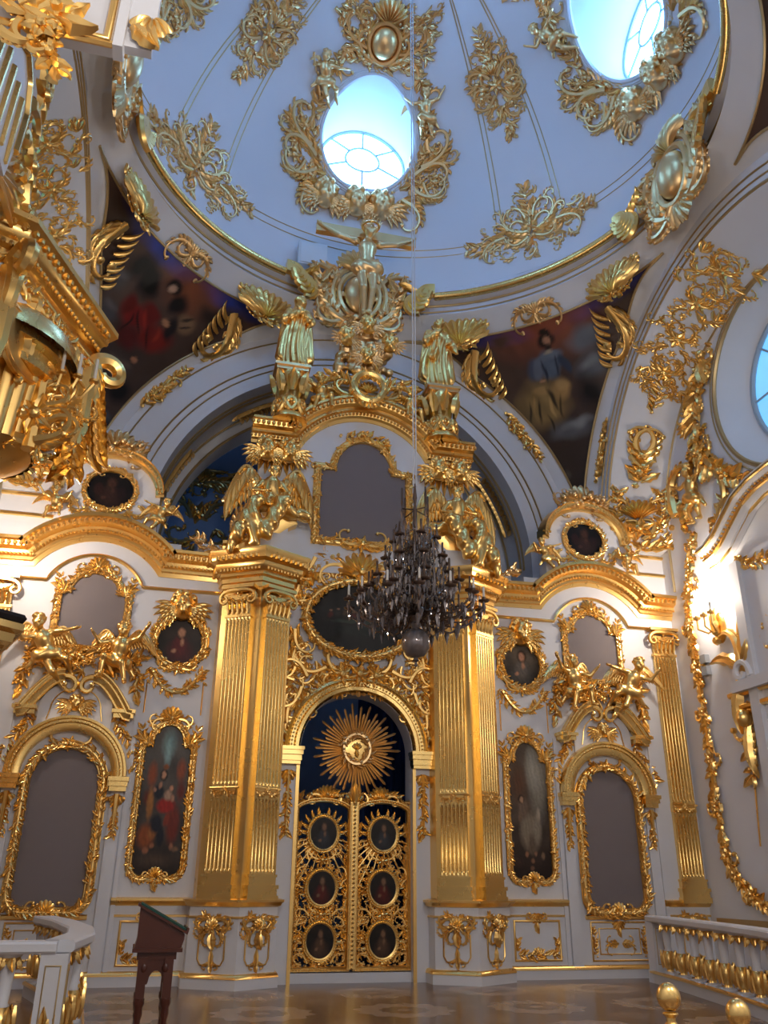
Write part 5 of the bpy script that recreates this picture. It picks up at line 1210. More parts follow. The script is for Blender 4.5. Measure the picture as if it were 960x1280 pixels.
# ================================================================== ORNAMENT OF THE DOME (built for one quadrant about the dome axis, then turned)
def T_dl(az0, el0):
    g = T_dome(az0, el0)
    return lambda u, v, n: g(u, v, n)-A([0, YC, 0])
def ring(me_fn, q, name, label, group=None, m='leaf', cat='carving', cache={}):
    if me_fn.__name__ not in cache:
        mb = MB(); me_fn(mb); cache[me_fn.__name__] = mb.mesh('carving')
    o = place(name, cache[me_fn.__name__], m, None, (0, YC, 0), (0, 0, -q*pi/2)); return tag(o, label, cat, group)
SIDE = {0: 'window over the crucifix', 1: 'window at the right edge', 3: 'window at the left edge'}
def win_top(mb):
    mb.T = T_dl(0, WEL+(1.42+.75)/DR)
    mb.ball((0, 0, .08), (.34, .4, .22), 18, 12); mb.tube(np.c_[ellipse(.40, .46, 32), np.full(32, .1)], .06, 6, closed=True)
    mir(mb, acanthus, .1, -.45, .2, 1.3, 4.6, w=.07, leaves=6); mir(mb, acanthus, .4, .1, .9, 1.2, -4.8, w=.065, leaves=6); mir(mb, acanthus, .4, -.2, .1, 1.3, 4.4, w=.06, leaves=6); mir(mb, acanthus, .15, .5, .6, 1.0, -4.6, w=.06, leaves=5); mir(mb, acanthus, .7, -.3, -.6, 1.1, -4.0, w=.055, leaves=6)
    shell(mb, 0, .45, pi/2, .6, 1.25, 9, lift=.05); tangle(mb, [(-1.25, .75), (1.25, .75), (1.1, -.5), (.55, -.5), (.5, .5), (-.5, .5), (-.55, -.5), (-1.1, -.5)], 34, .55, seed=41, cen=(0, 0)); leafband(mb, ellipse(.52, .58, 40), .26, closed=True, seed=3); mir(mb, leafband, [(.4, .5), (.9, .55), (1.2, .2)], .28, seed=4); mir(mb, leafband, [(.5, -.5), (.9, -.55), (1.2, -.9)], .26, seed=5)
def win_side_r(mb, s=1):
    mb.T = T_dl(0, WEL)
    acanthus(mb, s*1.35, -.9, pi/2-s*.9, 1.5, -s*4.4, w=.085, leaves=7); acanthus(mb, s*1.5, -.7, pi/2-s*1.2, 1.5, s*3.6, w=.08, leaves=7); acanthus(mb, s*1.3, -1.2, -pi/2+s*.9, 1.5, s*4.2, w=.075, leaves=7); acanthus(mb, s*1.1, -1.55, -pi/2+s*1.1, 1.5, -s*4.2, w=.07, leaves=7)
    acanthus(mb, s*1.62, -1.1, -pi/2+s*.4, 1.2, s*4.6, w=.06, leaves=6); acanthus(mb, s*1.55, .0, -pi/2+s*.2, .9, s*4.6, w=.06, leaves=6); acanthus(mb, s*1.3, .9, pi/2-s*.4, .7, -s*4.4, w=.05, leaves=5); acanthus(mb, s*2.0, -.6, -s*.3+pi/2-s*pi/2, .8, s*4.4, w=.05, leaves=5)
    t = np.linspace(-.95, .5, 14); leafband(mb, np.c_[s*1.5*np.cos(t), 1.68*np.sin(t)], .3, seed=6+s)
    for u, v in ((1.75, -.3), (1.45, -1.4), (1.9, -1.1)): rosette(mb, s*u, v, .2, lift=.05)
    tangle(mb, [(s*x, y) for x, y in ((1.35, .5), (1.7, .3), (2.15, -.4), (2.0, -1.0), (1.9, -1.6), (1.0, -1.8), (.9, -1.5), (1.3, -.8), (1.45, -.1))], 34, .5, seed=42, cen=(0, 0))
def win_side_l(mb): win_side_r(mb, -1)
def rib_low(mb):
    mb.T = T_dl(pi/4, radians(9.5))
    mir(mb, acanthus, .05, .1, .25, 1.3, 3.2, w=.055, leaves=7); mir(mb, acanthus, .05, .2, 1.1, .9, -4.6, w=.05, leaves=6); mir(mb, acanthus, .1, -.05, -.5, .9, 4.2, w=.05, leaves=6); mir(mb, acanthus, .1, .5, 1.3, .9, -4.4, w=.05, leaves=5); mir(mb, acanthus, .7, .15, -.1, 1.2, -3.4, w=.05, leaves=6); mir(mb, acanthus, .6, .3, 1.2, .7, -4.4, w=.045, leaves=5)
    rosette(mb, 0, .25, .24, lift=.08); leafband(mb, [(0, .4), (0, 1.35)], .26, seed=3); leafband(mb, [(0, 0), (0, -.55)], .3, seed=4); tangle(mb, [(-1.5, -.1), (-.7, -.5), (.7, -.5), (1.5, -.1), (1.3, .4), (.6, .7), (.3, 1.2), (-.3, 1.2), (-.6, .7), (-1.3, .4)], 44, .5, seed=43, cen=(0, 0)); mir(mb, leafband, [(.1, .0), (.6, -.02), (1.2, .1), (1.7, .05)], .24, seed=7)
def rib_mid(mb):
    mb.T = T_dl(pi/4, radians(47))
    rosette(mb, 0, 0, .24, lift=.08); mir(mb, acanthus, .1, .2, .9, 1.0, -5, w=.06, leaves=6); mir(mb, acanthus, .1, -.2, -.9, 1.0, 5, w=.06, leaves=6); mir(mb, acanthus, .2, .0, .3, .8, -4.6, w=.05, leaves=5); mir(mb, acanthus, .05, .6, 1.2, .7, -4.6, w=.045); mir(mb, acanthus, .05, -.6, -1.2, .7, 4.6, w=.045); mir(mb, acanthus, .2, -.1, -.3, .8, 4.2, w=.045)
    leafband(mb, [(0, .5), (0, 1.25)], .24, seed=3); leafband(mb, [(0, -.5), (0, -1.25)], .24, seed=4); tangle(mb, [(-.6, 0), (-.45, .8), (0, 1.2), (.45, .8), (.6, 0), (.45, -.8), (0, -1.2), (-.45, -.8)], 34, .45, seed=44, cen=(0, 0)); shell(mb, 0, .25, pi/2, .34, 1.1, 7, lift=.04); leafband(mb, ellipse(.42, .6, 30), .26, closed=True, seed=4)
for q in (0, 1, 3):
    ring(win_top, q, 'window_cartouche', 'silvery gilt cartouche above the dome %s' % SIDE[q], 'dome window carvings')
    ring(win_side_r, q, 'window_scrollwork', 'silvery gilt scrollwork on the right of the dome %s' % SIDE[q], 'dome window carvings')
    ring(win_side_l, q, 'window_scrollwork', 'silvery gilt scrollwork on the left of the dome %s' % SIDE[q], 'dome window carvings')
for q, nm in ((0, 'right'), (3, 'left')):
    ring(rib_low, q, 'rib_carving', 'spreading gilt leaf carving at the foot of the dome rib on the %s' % nm, 'dome rib carvings')
    ring(rib_mid, q, 'rib_carving', 'upright gilt leaf carving halfway up the dome rib on the %s' % nm, 'dome rib carvings')
def orient_dome(o, az, el, k, n=.02, roll=0.):
    u = A([cos(az), -sin(az), 0]); r = A([cos(el)*sin(az), cos(el)*cos(az), sin(el)]); v = np.cross(r, u)*-1; v = v if v[2] > 0 else -v
    c, s = cos(roll), sin(roll); u, v = u*c+v*s, v*c-u*s
    p = dome_pt(A(az), A(el), n)
    o.matrix_world = Matrix([[u[i]*k, r[i]*k, v[i]*k, p[i]] for i in range(3)]+[[0, 0, 0, 1]])
for q in (0, 1, 3):
    for s in (-1, 1):
        t = putto('dome_putto', 'standing' if s > 0 else 'flying', 'silvery gilt putto on the %s of the dome %s' % (LR[s], SIDE[q]), (0, 0, 0), s < 0, 1, m='leaf')
        orient_dome(t, q*pi/2+s*radians(19), WEL+(.0 if s > 0 else .08), 1.25, .12)
    for i, u in enumerate((-.95, -.1, .55)):
        t = cherub('silvery gilt cherub head below the dome %s, %s' % (SIDE[q], ('at the left', 'in the middle', 'at the right')[i]), (0, 0, 0), 1.6, m='leaf')
        orient_dome(t, q*pi/2+u/5.4, radians(22.5), 1.7, .04)
# cartouches on the ring cornice over each arch
def ring_cart(mb):
    R0 = 5.52; mb.T = lambda u, v, n: np.stack([(R0-n)*np.sin(u/R0), (R0-n)*np.cos(u/R0), 14.85+v], -1)
    mb.ball((0, .0, .12), (.42, .55, .3), 20, 14)
    for k in (0, 1): p = ellipse(.52+.17*k, .66+.2*k, 36); mb.tube(np.c_[p, np.full(36, .12-.03*k)], .08, 7, closed=True)
    shell(mb, 0, .6, pi/2, .85, 1.2, 11, lift=.08); shell(mb, 0, -.55, -pi/2, .7, 1.25, 9, lift=.06)
    mir(mb, acanthus, .3, -.8, .4, 1.6, 4.2, w=.11, leaves=7); mir(mb, acanthus, .5, .3, 1.0, 1.4, -4.6, w=.1, leaves=6); mir(mb, acanthus, .3, -.7, -.6, 1.3, 4.6, w=.09, leaves=6); mir(mb, acanthus, .6, -.1, -.1, 1.0, -4.2, w=.08, leaves=5)
    leafband(mb, ellipse(.8, .98, 44), .36, closed=True, seed=4, lift=.03); mir(mb, leafband, [(.6, -.6), (.95, -.2), (1.0, .4)], .36, seed=5, lift=.08)
for q, nm in ((0, 'behind the crucifix'), (1, 'over the right side arch'), (3, 'over the left side arch')):
    t = ring(ring_cart, q, 'ring_cartouche', 'large gilded shell cartouche on the ring cornice %s' % nm)
# shells, hooked scrolls and small sprays at the corners of the pendentives
def T_pl(az0, z0, flat=False):
    def f(u, v, n):
        z = z0+v; rho = np.full(np.shape(z), 5.74) if flat else np.sqrt(RP**2-(np.minimum(z, 14.3)-ZS)**2); az = az0+u/5.8; r = rho-n*.8-.04
        return np.stack([r*np.sin(az), r*np.cos(az), z], -1)
    return f
def pend_shell(mb, a):
    s = 1 if a < pi/4 else -1
    mb.T = T_pl(a, 13.95, True); shell(mb, 0, -.5, pi/2, 1.05, 1.15, 11, h=.16, lift=.05); shell(mb, 0, -.4, pi/2, .6, 1.2, 9, h=.12, lift=.14); mir(mb, acanthus, .08, -.35, .1, .8, 4.6, w=.07, leaves=5, lift=.1); leafband(mb, [(-.3, -.35), (0, -.42), (.3, -.35)], .22, seed=3, lift=.08); mir(mb, leafband, [(.45, -.2), (.62, .1), (.55, .4)], .2, seed=2)
    mb.T = T_pl(radians(31) if s > 0 else radians(59), 13.2); acanthus(mb, -s*.2, .5, -pi/2-s*.25, 1.5, s*4.6, 2.6, w=.10, leaves=8, lsize=.3); acanthus(mb, -s*.25, .4, -pi/2-s*.7, 1.0, s*3.4, w=.08, leaves=6)
    for k in range(7): leaf(mb, -s*.12+s*.05*k, .3-.14*k, (0 if s > 0 else pi)+s*.5, .42-.02*k, .1, bend=s*.9, lob=0, lift=.12, curl=.08)
def pend_shell_a(mb): pend_shell(mb, radians(26))
def pend_shell_b(mb): pend_shell(mb, radians(66))
def pend_spray(mb):
    mb.T = T_pl(pi/4, 14.2); shell(mb, 0, -.1, pi/2, .26, 1.2, 7, lift=.03); mir(mb, acanthus, .05, .0, .2, .9, -3.6, w=.05, leaves=6); mir(mb, acanthus, .05, -.1, -.5, .5, 4, w=.045); leaf(mb, 0, -.05, -pi/2, .22, .2)
for q, nm in ((0, 'right'), (3, 'left')):
    A1, B1 = (pend_shell_a, pend_shell_b)
    ring(A1, q, 'pendentive_shell', 'gilded shell and hooked scroll at the %s pendentive corner %s' % (nm, 'nearer the crucifix' if q == 0 else 'nearer the canopy'), m='gold')
    ring(B1, q, 'pendentive_shell', 'gilded shell and hooked scroll at the %s pendentive corner %s' % (nm, 'nearer the round window' if q == 0 else 'nearer the crucifix'), m='gold')
    ring(pend_spray, q, 'leaf_spray', 'small gilt leaf spray on the white border above the %s pendentive painting' % nm)
def spray(mb):
    mir(mb, acanthus, .02, .0, .35, .62, -3.8, w=.045, leaves=7); mir(mb, acanthus, .02, .0, -.45, .5, 3.6, w=.04, leaves=5); rosette(mb, 0, 0, .16, lift=.04); leafband(mb, [(-.7, .02), (.7, .02)], .24, seed=3)
SPR = MB(T_plane); spray(SPR); SPR_ME = SPR.mesh('carving')
for s in (1, -1):
    a = radians(38); o = place('leaf_spray', SPR_ME, 'gold', None, (s*5.52*cos(a), HW+YC-.03, ZS+5.52*sin(a)), (0, s*(pi/2-a), 0)); tag(o, 'gilt leaf spray on the edge of the altar arch beside the %s pendentive painting' % LR[s], 'carving')
    mb = MB((T_E if s > 0 else T_W)(HW-.03)); TT = mb.T; ang = radians(152 if s > 0 else 28); c, q_ = 5.55*cos(ang), ZS+5.55*sin(ang); rt = ang-pi/2
    mb.T = lambda u, v, n, TT=TT: TT(c+u*cos(rt)-v*sin(rt), q_+u*sin(rt)+v*cos(rt), n); spray(mb)
    tag(mb.build('leaf_spray', 'gold'), 'gilt leaf spray on the edge of the %s side arch beside the pendentive painting' % LR[s], 'carving')
# ================================================================== SIDE WALLS
def side_ornaments(s):
    L = LR[s]; T7 = (T_E if s > 0 else T_W)(WX-.01); f = s      # (u, v): u runs towards the viewer on the right wall; on the left wall u is mirrored
    def Tm(u, v, n): return T7(u*f, v, n)
    def c(name, label, fn, m='gold', cat='carving'):
        mb = MB(Tm); fn(mb); return tag(mb.build(name, m), label, cat)
    def leafs(mb):
        tangle(mb, [(-2.2, 12.0), (-2.55, 11.9), (-3.0, 10.9), (-2.95, 9.7), (-2.4, 9.5), (-2.35, 10.2), (-2.4, 11.0)], 30, .5, seed=51, w=.09); leafband(mb, [(-2.3, 11.8), (-2.7, 10.9), (-2.7, 10.0), (-2.5, 9.7)], .42, seed=1, lift=.03)
        leafband(mb, [(-2.45, 9.75), (-2.1, 9.3), (-1.5, 8.8), (-1.2, 8.6)], .36, seed=2, lift=.03); acanthus(mb, -2.5, 9.8, -.9, 1.8, -2.4, w=.1, leaves=8, lsize=.2); rosette(mb, -2.7, 10.0, .3, lift=.1)
    c('window_leafwork', 'gilded leafwork down the near-altar side of the round window on the %s wall' % L, leafs)
    def top(mb):
        leafband(mb, [(-2.2, 12.4), (-1.9, 13.0), (-1.2, 13.3), (-.4, 13.35), (.5, 13.3), (1.4, 13.0)], .5, seed=3, lift=.04)
        for u, v, a, t in ((-2.0, 12.6, 1.9, -4.4), (-1.6, 13.0, .8, 4.4), (-1.0, 13.2, 2.2, -4.6), (-.4, 13.2, .6, -4.4), (.2, 13.2, 2.4, 4.2), (-2.1, 12.3, -1.7, 4.2), (-1.3, 12.95, -.4, 4.4)): acanthus(mb, u, v, a, .95, t, w=.08, leaves=6)
        rosette(mb, -1.3, 13.15, .32, lift=.08); rosette(mb, -.1, 13.3, .32, lift=.08)
    c('window_leafwork', 'dense gilded leafwork along the top of the round window on the %s wall' % L, top)
    def sc(mb): 
        acanthus(mb, -3.75, 9.0, pi/2+.2, 1.7, -3.6, w=.13, leaves=8, lsize=.28); acanthus(mb, -3.85, 9.1, 2.3, .9, -4, w=.09, leaves=5); shell(mb, -3.7, 8.95, pi/2, .38, 1.2, 7, lift=.05); leafband(mb, [(-3.9, 8.75), (-3.5, 8.8)], .35, seed=2); acanthus(mb, -3.6, 8.8, .3, .8, 4.4, w=.08)
    c('acanthus_scroll', 'tall gilded acanthus scroll on the %s wall between the putto and the arch panel' % L, sc)
    def sc2(mb): acanthus(mb, -2.35, 8.15, 1.4, 1.1, -3.8, w=.09, leaves=7); acanthus(mb, -2.3, 8.1, 1.9, .7, 4, w=.07); leafband(mb, [(-2.4, 8.0), (-2.2, 8.7)], .26, seed=3)
    c('acanthus_scroll', 'small gilded acanthus scroll on the %s wall beside the doorcase hood' % L, sc2)
    def face(mb): tangle(mb, [(-2.3, 11.9), (-1.85, 11.9), (-1.8, 12.6), (-2.3, 12.6)], 9, .4, seed=52); mb.ball((-2.1, 12.15, .06), (.12, .16, .1), 14, 10); shell(mb, -2.1, 12.3, pi/2, .4, 1.2, 7); acanthus(mb, -2.2, 11.9, -1.9, .8, 4.2, w=.07); acanthus(mb, -2.0, 11.9, -1.3, .7, -4.2, w=.07); leaf(mb, -2.15, 11.95, -pi/2, .6, .4, lift=.05)
    c('mask_carving', 'gilded mask and shell beside the round window on the %s wall' % L, face)
    t = putto('wall_putto', 'standing', 'gilded putto standing on the %s wall below the round window' % L, (s*(WX-.12), YC+3.02, 8.55), s < 0, 1.35, rot=-s*pi/2, m='gold', wings=False)
    def gar(mb):
        P = [(-3.3, 8.42), (-3.62, 7.6), (-3.86, 6.9), (-3.87, 5.7), (-3.8, 4.6), (-3.82, 3.6), (-3.84, 2.8), (-3.74, 2.0), (-3.34, 1.52), (-2.88, 1.28), (-2.2, 1.25), (-1.2, 1.35)]
        P = resample(P, .1); leafband(mb, P, .24, step=.12, seed=5, lift=.03); mb.tube(np.c_[P, np.full(len(P), .03)], .05, 5)
        for i, k in enumerate(range(2, len(P), 9)): rosette(mb, P[k][0], P[k][1], .17, lift=.07); acanthus(mb, P[k][0], P[k][1], -pi/2+(.7 if i % 2 else -.7), .5, 4 if i % 2 else -4, w=.05)
    c('garland', 'long gilded garland framing the %s wall panel next to the screen' % L, gar)
    def ac(mb):
        leaf(mb, -2.35, 4.95, pi/2-.1, 1.5, .42, h=.08, lift=.04, curl=.05, lob=4, bend=-.1); leaf(mb, -2.4, 5.3, 2.5, 1.0, .35, h=.08, lift=.03, curl=.05, bend=.9); leaf(mb, -2.3, 5.3, .9, .6, .3, lift=.1); leaf(mb, -2.5, 5.1, -1.9, 1.0, .35, lift=.08); acanthus(mb, -2.5, 4.6, -1.5, 1.0, -3.6, w=.07, leaves=6); acanthus(mb, -2.4, 5.4, 1.6, 1.1, 2.6, w=.1, leaves=6)
    c('acanthus_leaf', 'large curling gilded acanthus leaf on the %s wall below the sconce' % L, ac)
    # doorcase with hood, console, band and herm
    d = thing('doorcase', 'white and gilded doorcase with a swept hood on the %s wall' % L, 'doorcase')
    def P3(pts, n): return Tm(A([p[0] for p in pts]), A([p[1] for p in pts]), np.full(len(pts), n))
    hood = [(-2.75, 7.72), (-2.5, 7.72), (-2.15, 7.86), (-1.8, 8.1), (-1.4, 8.36), (-.9, 8.5), (-.3, 8.55), (.3, 8.5), (.8, 8.36), (1.2, 8.1), (1.55, 7.86), (1.9, 7.72)]
    hood = resample(hood, .09)
    mb = MB(Tm); frame_sweep(mb, hood, [(.28, 0), (.28, .2), (.2, .26), (.12, .26), (.08, .34), (0, .42), (-.06, .46), (-.06, .0)], closed=False); mb.build('hood', 'white', d)
    mb = MB(Tm)
    for dz, n in ((.0, .44), (-.28+.12, .28), (-.3, .14)):
        q = hood+A([0, dz]); mb.tube(np.c_[q, np.full(len(q), n)], .035, 6)
    beads(mb, np.c_[hood+A([0, -.1]), np.full(len(hood), .32)], .035, .1); mb.build('hood_moulding', 'gold', d)
    mb = MB(Tm); mb.prism(A([(-2.2, 0), (-1.95, 0), (-1.95, 7.3), (-2.2, 7.3)]), 0, .16); mb.prism(A([(-1.95, 0), (1.2, 0), (1.2, 7.4), (-1.95, 7.4)]), 0, .06); mb.prism(A([(-2.55, 4.85), (-1.2, 4.85), (-1.2, 5.05), (-2.55, 5.05)]), 0, .26)
    P, th = spiral(-2.05, 5.1, pi/2+.2, 1.0, 6.0, 1.6, 30); mb.tube(np.c_[P, np.full(30, .16)], .06, 6); mb.build('casing', 'white', d)
    mb = MB(Tm)
    for z in (4.86, 4.60): mb.tube([(-2.85+.3*(z < 4.7), z, .1), (-1.2, z, .1)], .06, 6)
    mb.build('band', 'gold', d)
    mb = MB(Tm); mb.ball((-2.42, 4.38, .18), (.13, .17, .15), 12, 8); shell(mb, -2.42, 4.45, pi/2, .26, 1.4, 7, lift=.05); leafband(mb, [(-2.45, 4.2), (-2.6, 3.4)], .26, seed=3, lift=.05); leaf(mb, -2.44, 4.25, -1.7, .9, .3, lift=.1); mb.tube([(-2.6, 3.5, .02), (-2.75, 2.2, .02)], .015, 5); mb.build('herm', 'gold', d)
    mb = MB(Tm); leafband(mb, [(-2.1, 7.45), (-2.0, 7.1), (-2.05, 6.6)], .2, seed=4); mb.build('leaf_drop', 'gold', d); mb = MB(Tm); t_ = np.linspace(-1, 1, 14); leafband(mb, np.c_[-1.3+.75*t_, 7.1+.18*t_**2], .22, seed=5, lift=.04); mb.build('garland', 'gold', d); mb = MB(Tm); leafband(mb, [(-1.65, 6.2), (-1.6, 5.4)], .2, seed=6); mb.build('leaf_drop', 'gold', d)
    mb = MB(Tm); mb.prism(A([(-4.25, .9), (-2.2, .9), (-2.2, 1.0), (-4.25, 1.0)]), 0, .1); mb.build('dado_ledge', 'goldline', d)
    # panel on the splay of the side arch
    T5 = (T_E if s > 0 else T_W)(HW)
    def Ts(u, v, n):       # along the splayed soffit: u across it, v the angle (as arc length at R 4.6), from the altar-side springing
        th_ = pi-v/4.6; R = 5.0-.8*(u+.5); X = R*np.cos(th_); n_ = -1.05*(u+.5)
        return T5(f*(X+n*.75*-np.cos(th_)*1.0), ZS+R*np.sin(th_)-n*.6*np.sin(th_), n_+n*.6)
    mb = MB(Ts)
    shell(mb, 0, .75, pi/2, .5, 1.0, 9, lift=.05); rosette(mb, 0, .55, .28, lift=.1); mir(mb, acanthus, .05, .3, .7, .8, 4.4, w=.06, leaves=5); mir(mb, acanthus, .1, .9, 1.3, .8, -3.4, w=.05, leaves=5); leafband(mb, [(0, 1.5), (0, 2.2)], .36, seed=2, lift=.04); mir(mb, acanthus, .02, 2.2, 1.1, 1.1, 3.6, w=.07, leaves=5); mir(mb, leafband, [(.4, .1), (.36, 1.4)], .2, seed=4); rosette(mb, 0, 1.9, .2, lift=.06); mir(mb, leafband, [(.0, .08), (.4, .08)], .24, seed=5)
    tag(mb.build('soffit_panel', 'gold'), 'gilded shell and scroll panel at the foot of the %s side arch' % L, 'carving')
    mb = MB(Ts)
    for v in (4.2, 5.0, 5.9, 6.8): rosette(mb, 0, v, .22, lift=.02); mir(mb, acanthus, .1, v, .9, .6, 4.4, w=.035, leaves=5); mir(mb, acanthus, .1, v-.2, -.6, .55, -4.2, w=.03, leaves=5)
    tangle(mb, [(-.42, 3.7), (.42, 3.7), (.44, 7.2), (-.44, 7.2)], 80, .4, seed=8, w=.06)
    leafband(mb, [(0, 3.3), (.05, 4.0)], .2, seed=3)
    tag(mb.build('soffit_panel', 'gold'), 'dense gilded leaf panel high on the soffit of the %s side arch' % L, 'carving')
    # sconce with two lit candles and one snuffed spike
    sc_ = thing('wall_sconce', 'lit gilded candle sconce on the %s wall beside the screen' % L, 'wall lamp', (s*WX, YC+2.95, 6.35))
    mb = MB(); mb.tube([(0, 0, -.35), (-s*.12, 0, -.2), (-s*.16, 0, .1), (-s*.1, 0, .3)], [.03, .09, .07, .03], 8); mb.ball((-s*.12, 0, -.05), .1, 10, 7); mb.ball((0, 0, -.1), (.06, .2, .32), 10, 8); mb.build('back_plate', 'gold', sc_)
    for dy in (-.24, 0, .24):
        mb = MB(); mb.tube([(-s*.12, 0, -.1), (-s*.2, dy*.5, -.2), (-s*.34, dy, -.1), (-s*.34, dy, .08)], .022, 6); mb.lathe([(.0, .08), (.07, .1), (.08, .14), (.03, .14), (.03, .18), (.0, .18)], 10, (-s*.34, dy, 0)); a_ = mb.build('arm', 'gold', sc_)
        mb = MB(); mb.lathe([(0, .18), (.022, .18), (.022, .34), (0, .34)], 8, (-s*.34, dy, 0)); mb.build('candle_tube', 'candle', a_)
        mb = MB(); mb.lathe([(0, .34), (.026, .36), (.032, .41), (.02, .47), (0, .52)], 8, (-s*.34, dy, 0)); mb.build('flame_bulb', M['bulb'], a_)
    for dz in ((5.42, 5.66) if s > 0 else ()):
        mb = MB(Tm); mb.prism(A([(-3.62, dz), (-3.44, dz), (-3.44, dz+.17), (-3.62, dz+.17)]), 0, .1); tag(mb.build('wall_box', 'greybox'), '%s of two small grey boxes under the sconce on the right wall' % ('lower' if dz < 5.5 else 'upper'), 'wall box')
M['bulb'] = mat('lit_bulb', (1, .8, .5), .4, emit=(1, .62, .28), es=60)
side_ornaments(1); side_ornaments(-1)

# ================================================================== CHANDELIER
ch = thing('chandelier', 'dark bronze and crystal chandelier hanging from a white cable before the screen', 'chandelier', (-.03, -4.2, 4.42))
mb = MB(); 
for x in (-.022, .022): mb.tube([(x, 0, 2.9), (x, 0, 17.2)], .011, 5)
mb.build('cable', 'cord', ch)
mb = MB(); mb.lathe([(0, 0), (.03, .03), (.015, .08), (.05, .1), (.03, .14), (.13, .17), (.2, .27), (.215, .36), (.2, .46), (.13, .55), (.06, .58), (.09, .64), (.05, .7), (.0, .7)], 24); mb.build('glass_ball', 'crystal', ch)
mb = MB(); mb.lathe([(0, .68), (.06, .68), (.1, .76), (.04, .85), (.07, 1.0), (.03, 1.1), (.09, 1.25), (.04, 1.4), (.06, 1.6), (.03, 1.8), (.06, 1.95), (.03, 2.1), (.035, 2.4), (.02, 2.6), (.035, 2.7), (.012, 2.95), (0, 2.95)], 14); mb.build('stem', 'bronze', ch)
def drop_pts(L, w): return [(0, -L), (w, -L*.35), (w*.6, -.02), (0, 0)]
rs = np.random.RandomState(8)
arm_protos = {}
tiers = ((.80, 14, 1.02, .86), (1.12, 12, .86, .98), (1.46, 10, .66, 1.22), (1.80, 8, .47, 1.55), (2.12, 6, .34, 1.9))
npend = 0
for ti, (zc, n, R, zb) in enumerate(tiers):
    mb = MB(); P = [(0.04, 0, zb-.03), (R*.3, 0, zb-.2), (R*.7, 0, zb-.22), (R*.97, 0, zb-.05), (R, 0, zb+.08)]; P = resample(P, .06); mb.tube(P, .016, 5)
    Q, th = spiral(R*.55, zb-.2, 2.2, .42, 5, 1.6, 16); mb.tube(np.c_[Q[:, 0], np.zeros(16), Q[:, 1]], .010, 5); Q, th = spiral(R*.3, zb-.18, .8, .4, -5, 1.6, 16); mb.tube(np.c_[Q[:, 0], np.zeros(16), Q[:, 1]], .010, 5)
    mb.lathe([(0, .06), (.075, .08), (.085, .1), (.03, .1), (.025, .15), (0, .15)], 8, (R, 0, zb)); arm_me = mb.mesh('arm')
    mb = MB(); mb.lathe([(0, .15), (.017, .15), (.017, .30), (.008, .31), (0, .31)], 7, (R, 0, zb)); can = mb.mesh('candle')
    mb = MB()
    for (x, z, L, w) in ((R, .05, .17, .03), (R*.85, -.07, .2, .035), (R*.62, -.2, .22, .04), (R*.4, -.17, .18, .032)): mb.lathe(drop_pts(L, w), 5, (x, 0, zb+z))
    for dy in (-.06, .06): mb.lathe(drop_pts(.13, .022), 4, (R, dy, zb+.07))
    pen = mb.mesh('pendant')
    for i in range(n):
        a = TAU*(i+.5*(ti % 2))/n+.13*ti
        o = place('arm', arm_me, 'bronze', ch, None, (0, 0, a)); place('candle', can, 'candle' if ti == 0 else 'bronze', o); place('crystal_fringe', pen, 'crystal', o)['kind'] = 'stuff'
    mb = MB()                                                 # upright crystal spires and leaf plates standing between the arms
    for i in range(n+3):
        a = TAU*i/(n+3)+.4; r = R*rs.uniform(.35, .75); h = rs.uniform(.25, .42); z0 = zb+rs.uniform(-.05, .1)
        mb.lathe([(0, 0), (.016, .04), (.012, .12), (.022, h*.6), (.0, h)], 5, (r*cos(a), r*sin(a), z0)); mb.tube([(0.03*cos(a), .03*sin(a), z0-.03), (r*cos(a), r*sin(a), z0)], .008, 4)
        T_ = lambda u, v, n_, a=a, r=r, z0=z0: np.stack([(r+.1-n_)*cos(a)-u*sin(a), (r+.1-n_)*sin(a)+u*cos(a), z0+v], -1)
        mb.T = T_; acanthus(mb, 0, 0, pi/2+rs.uniform(-.9, .9), .34, rs.choice((-1, 1))*4.6, w=.012, leaves=2, n=16); mb.T = None
        for k in range(5): mb.lathe(drop_pts(.11, .017), 4, ((r*rs.uniform(.5, 1.2))*cos(a+.1*k), (r*rs.uniform(.5, 1.2))*sin(a+.1*k), z0-.02))
    mb.build('crystal_tier', 'crystal', ch)['kind'] = 'stuff'
for i in range(4):
    mb = MB(); a = TAU*i/4+.4; x, y = .26*cos(a), .26*sin(a); mb.tube([(0, 0, 2.5), (x, y, 2.45), (x, y, 2.55), (x, y, 2.8)], [.01, .012, .02, .016], 5); mb.lathe(drop_pts(.2, .03), 5, (x, y, 2.45)); mb.build('crown_spike', 'bronze', ch)
tag(ch, None, None)

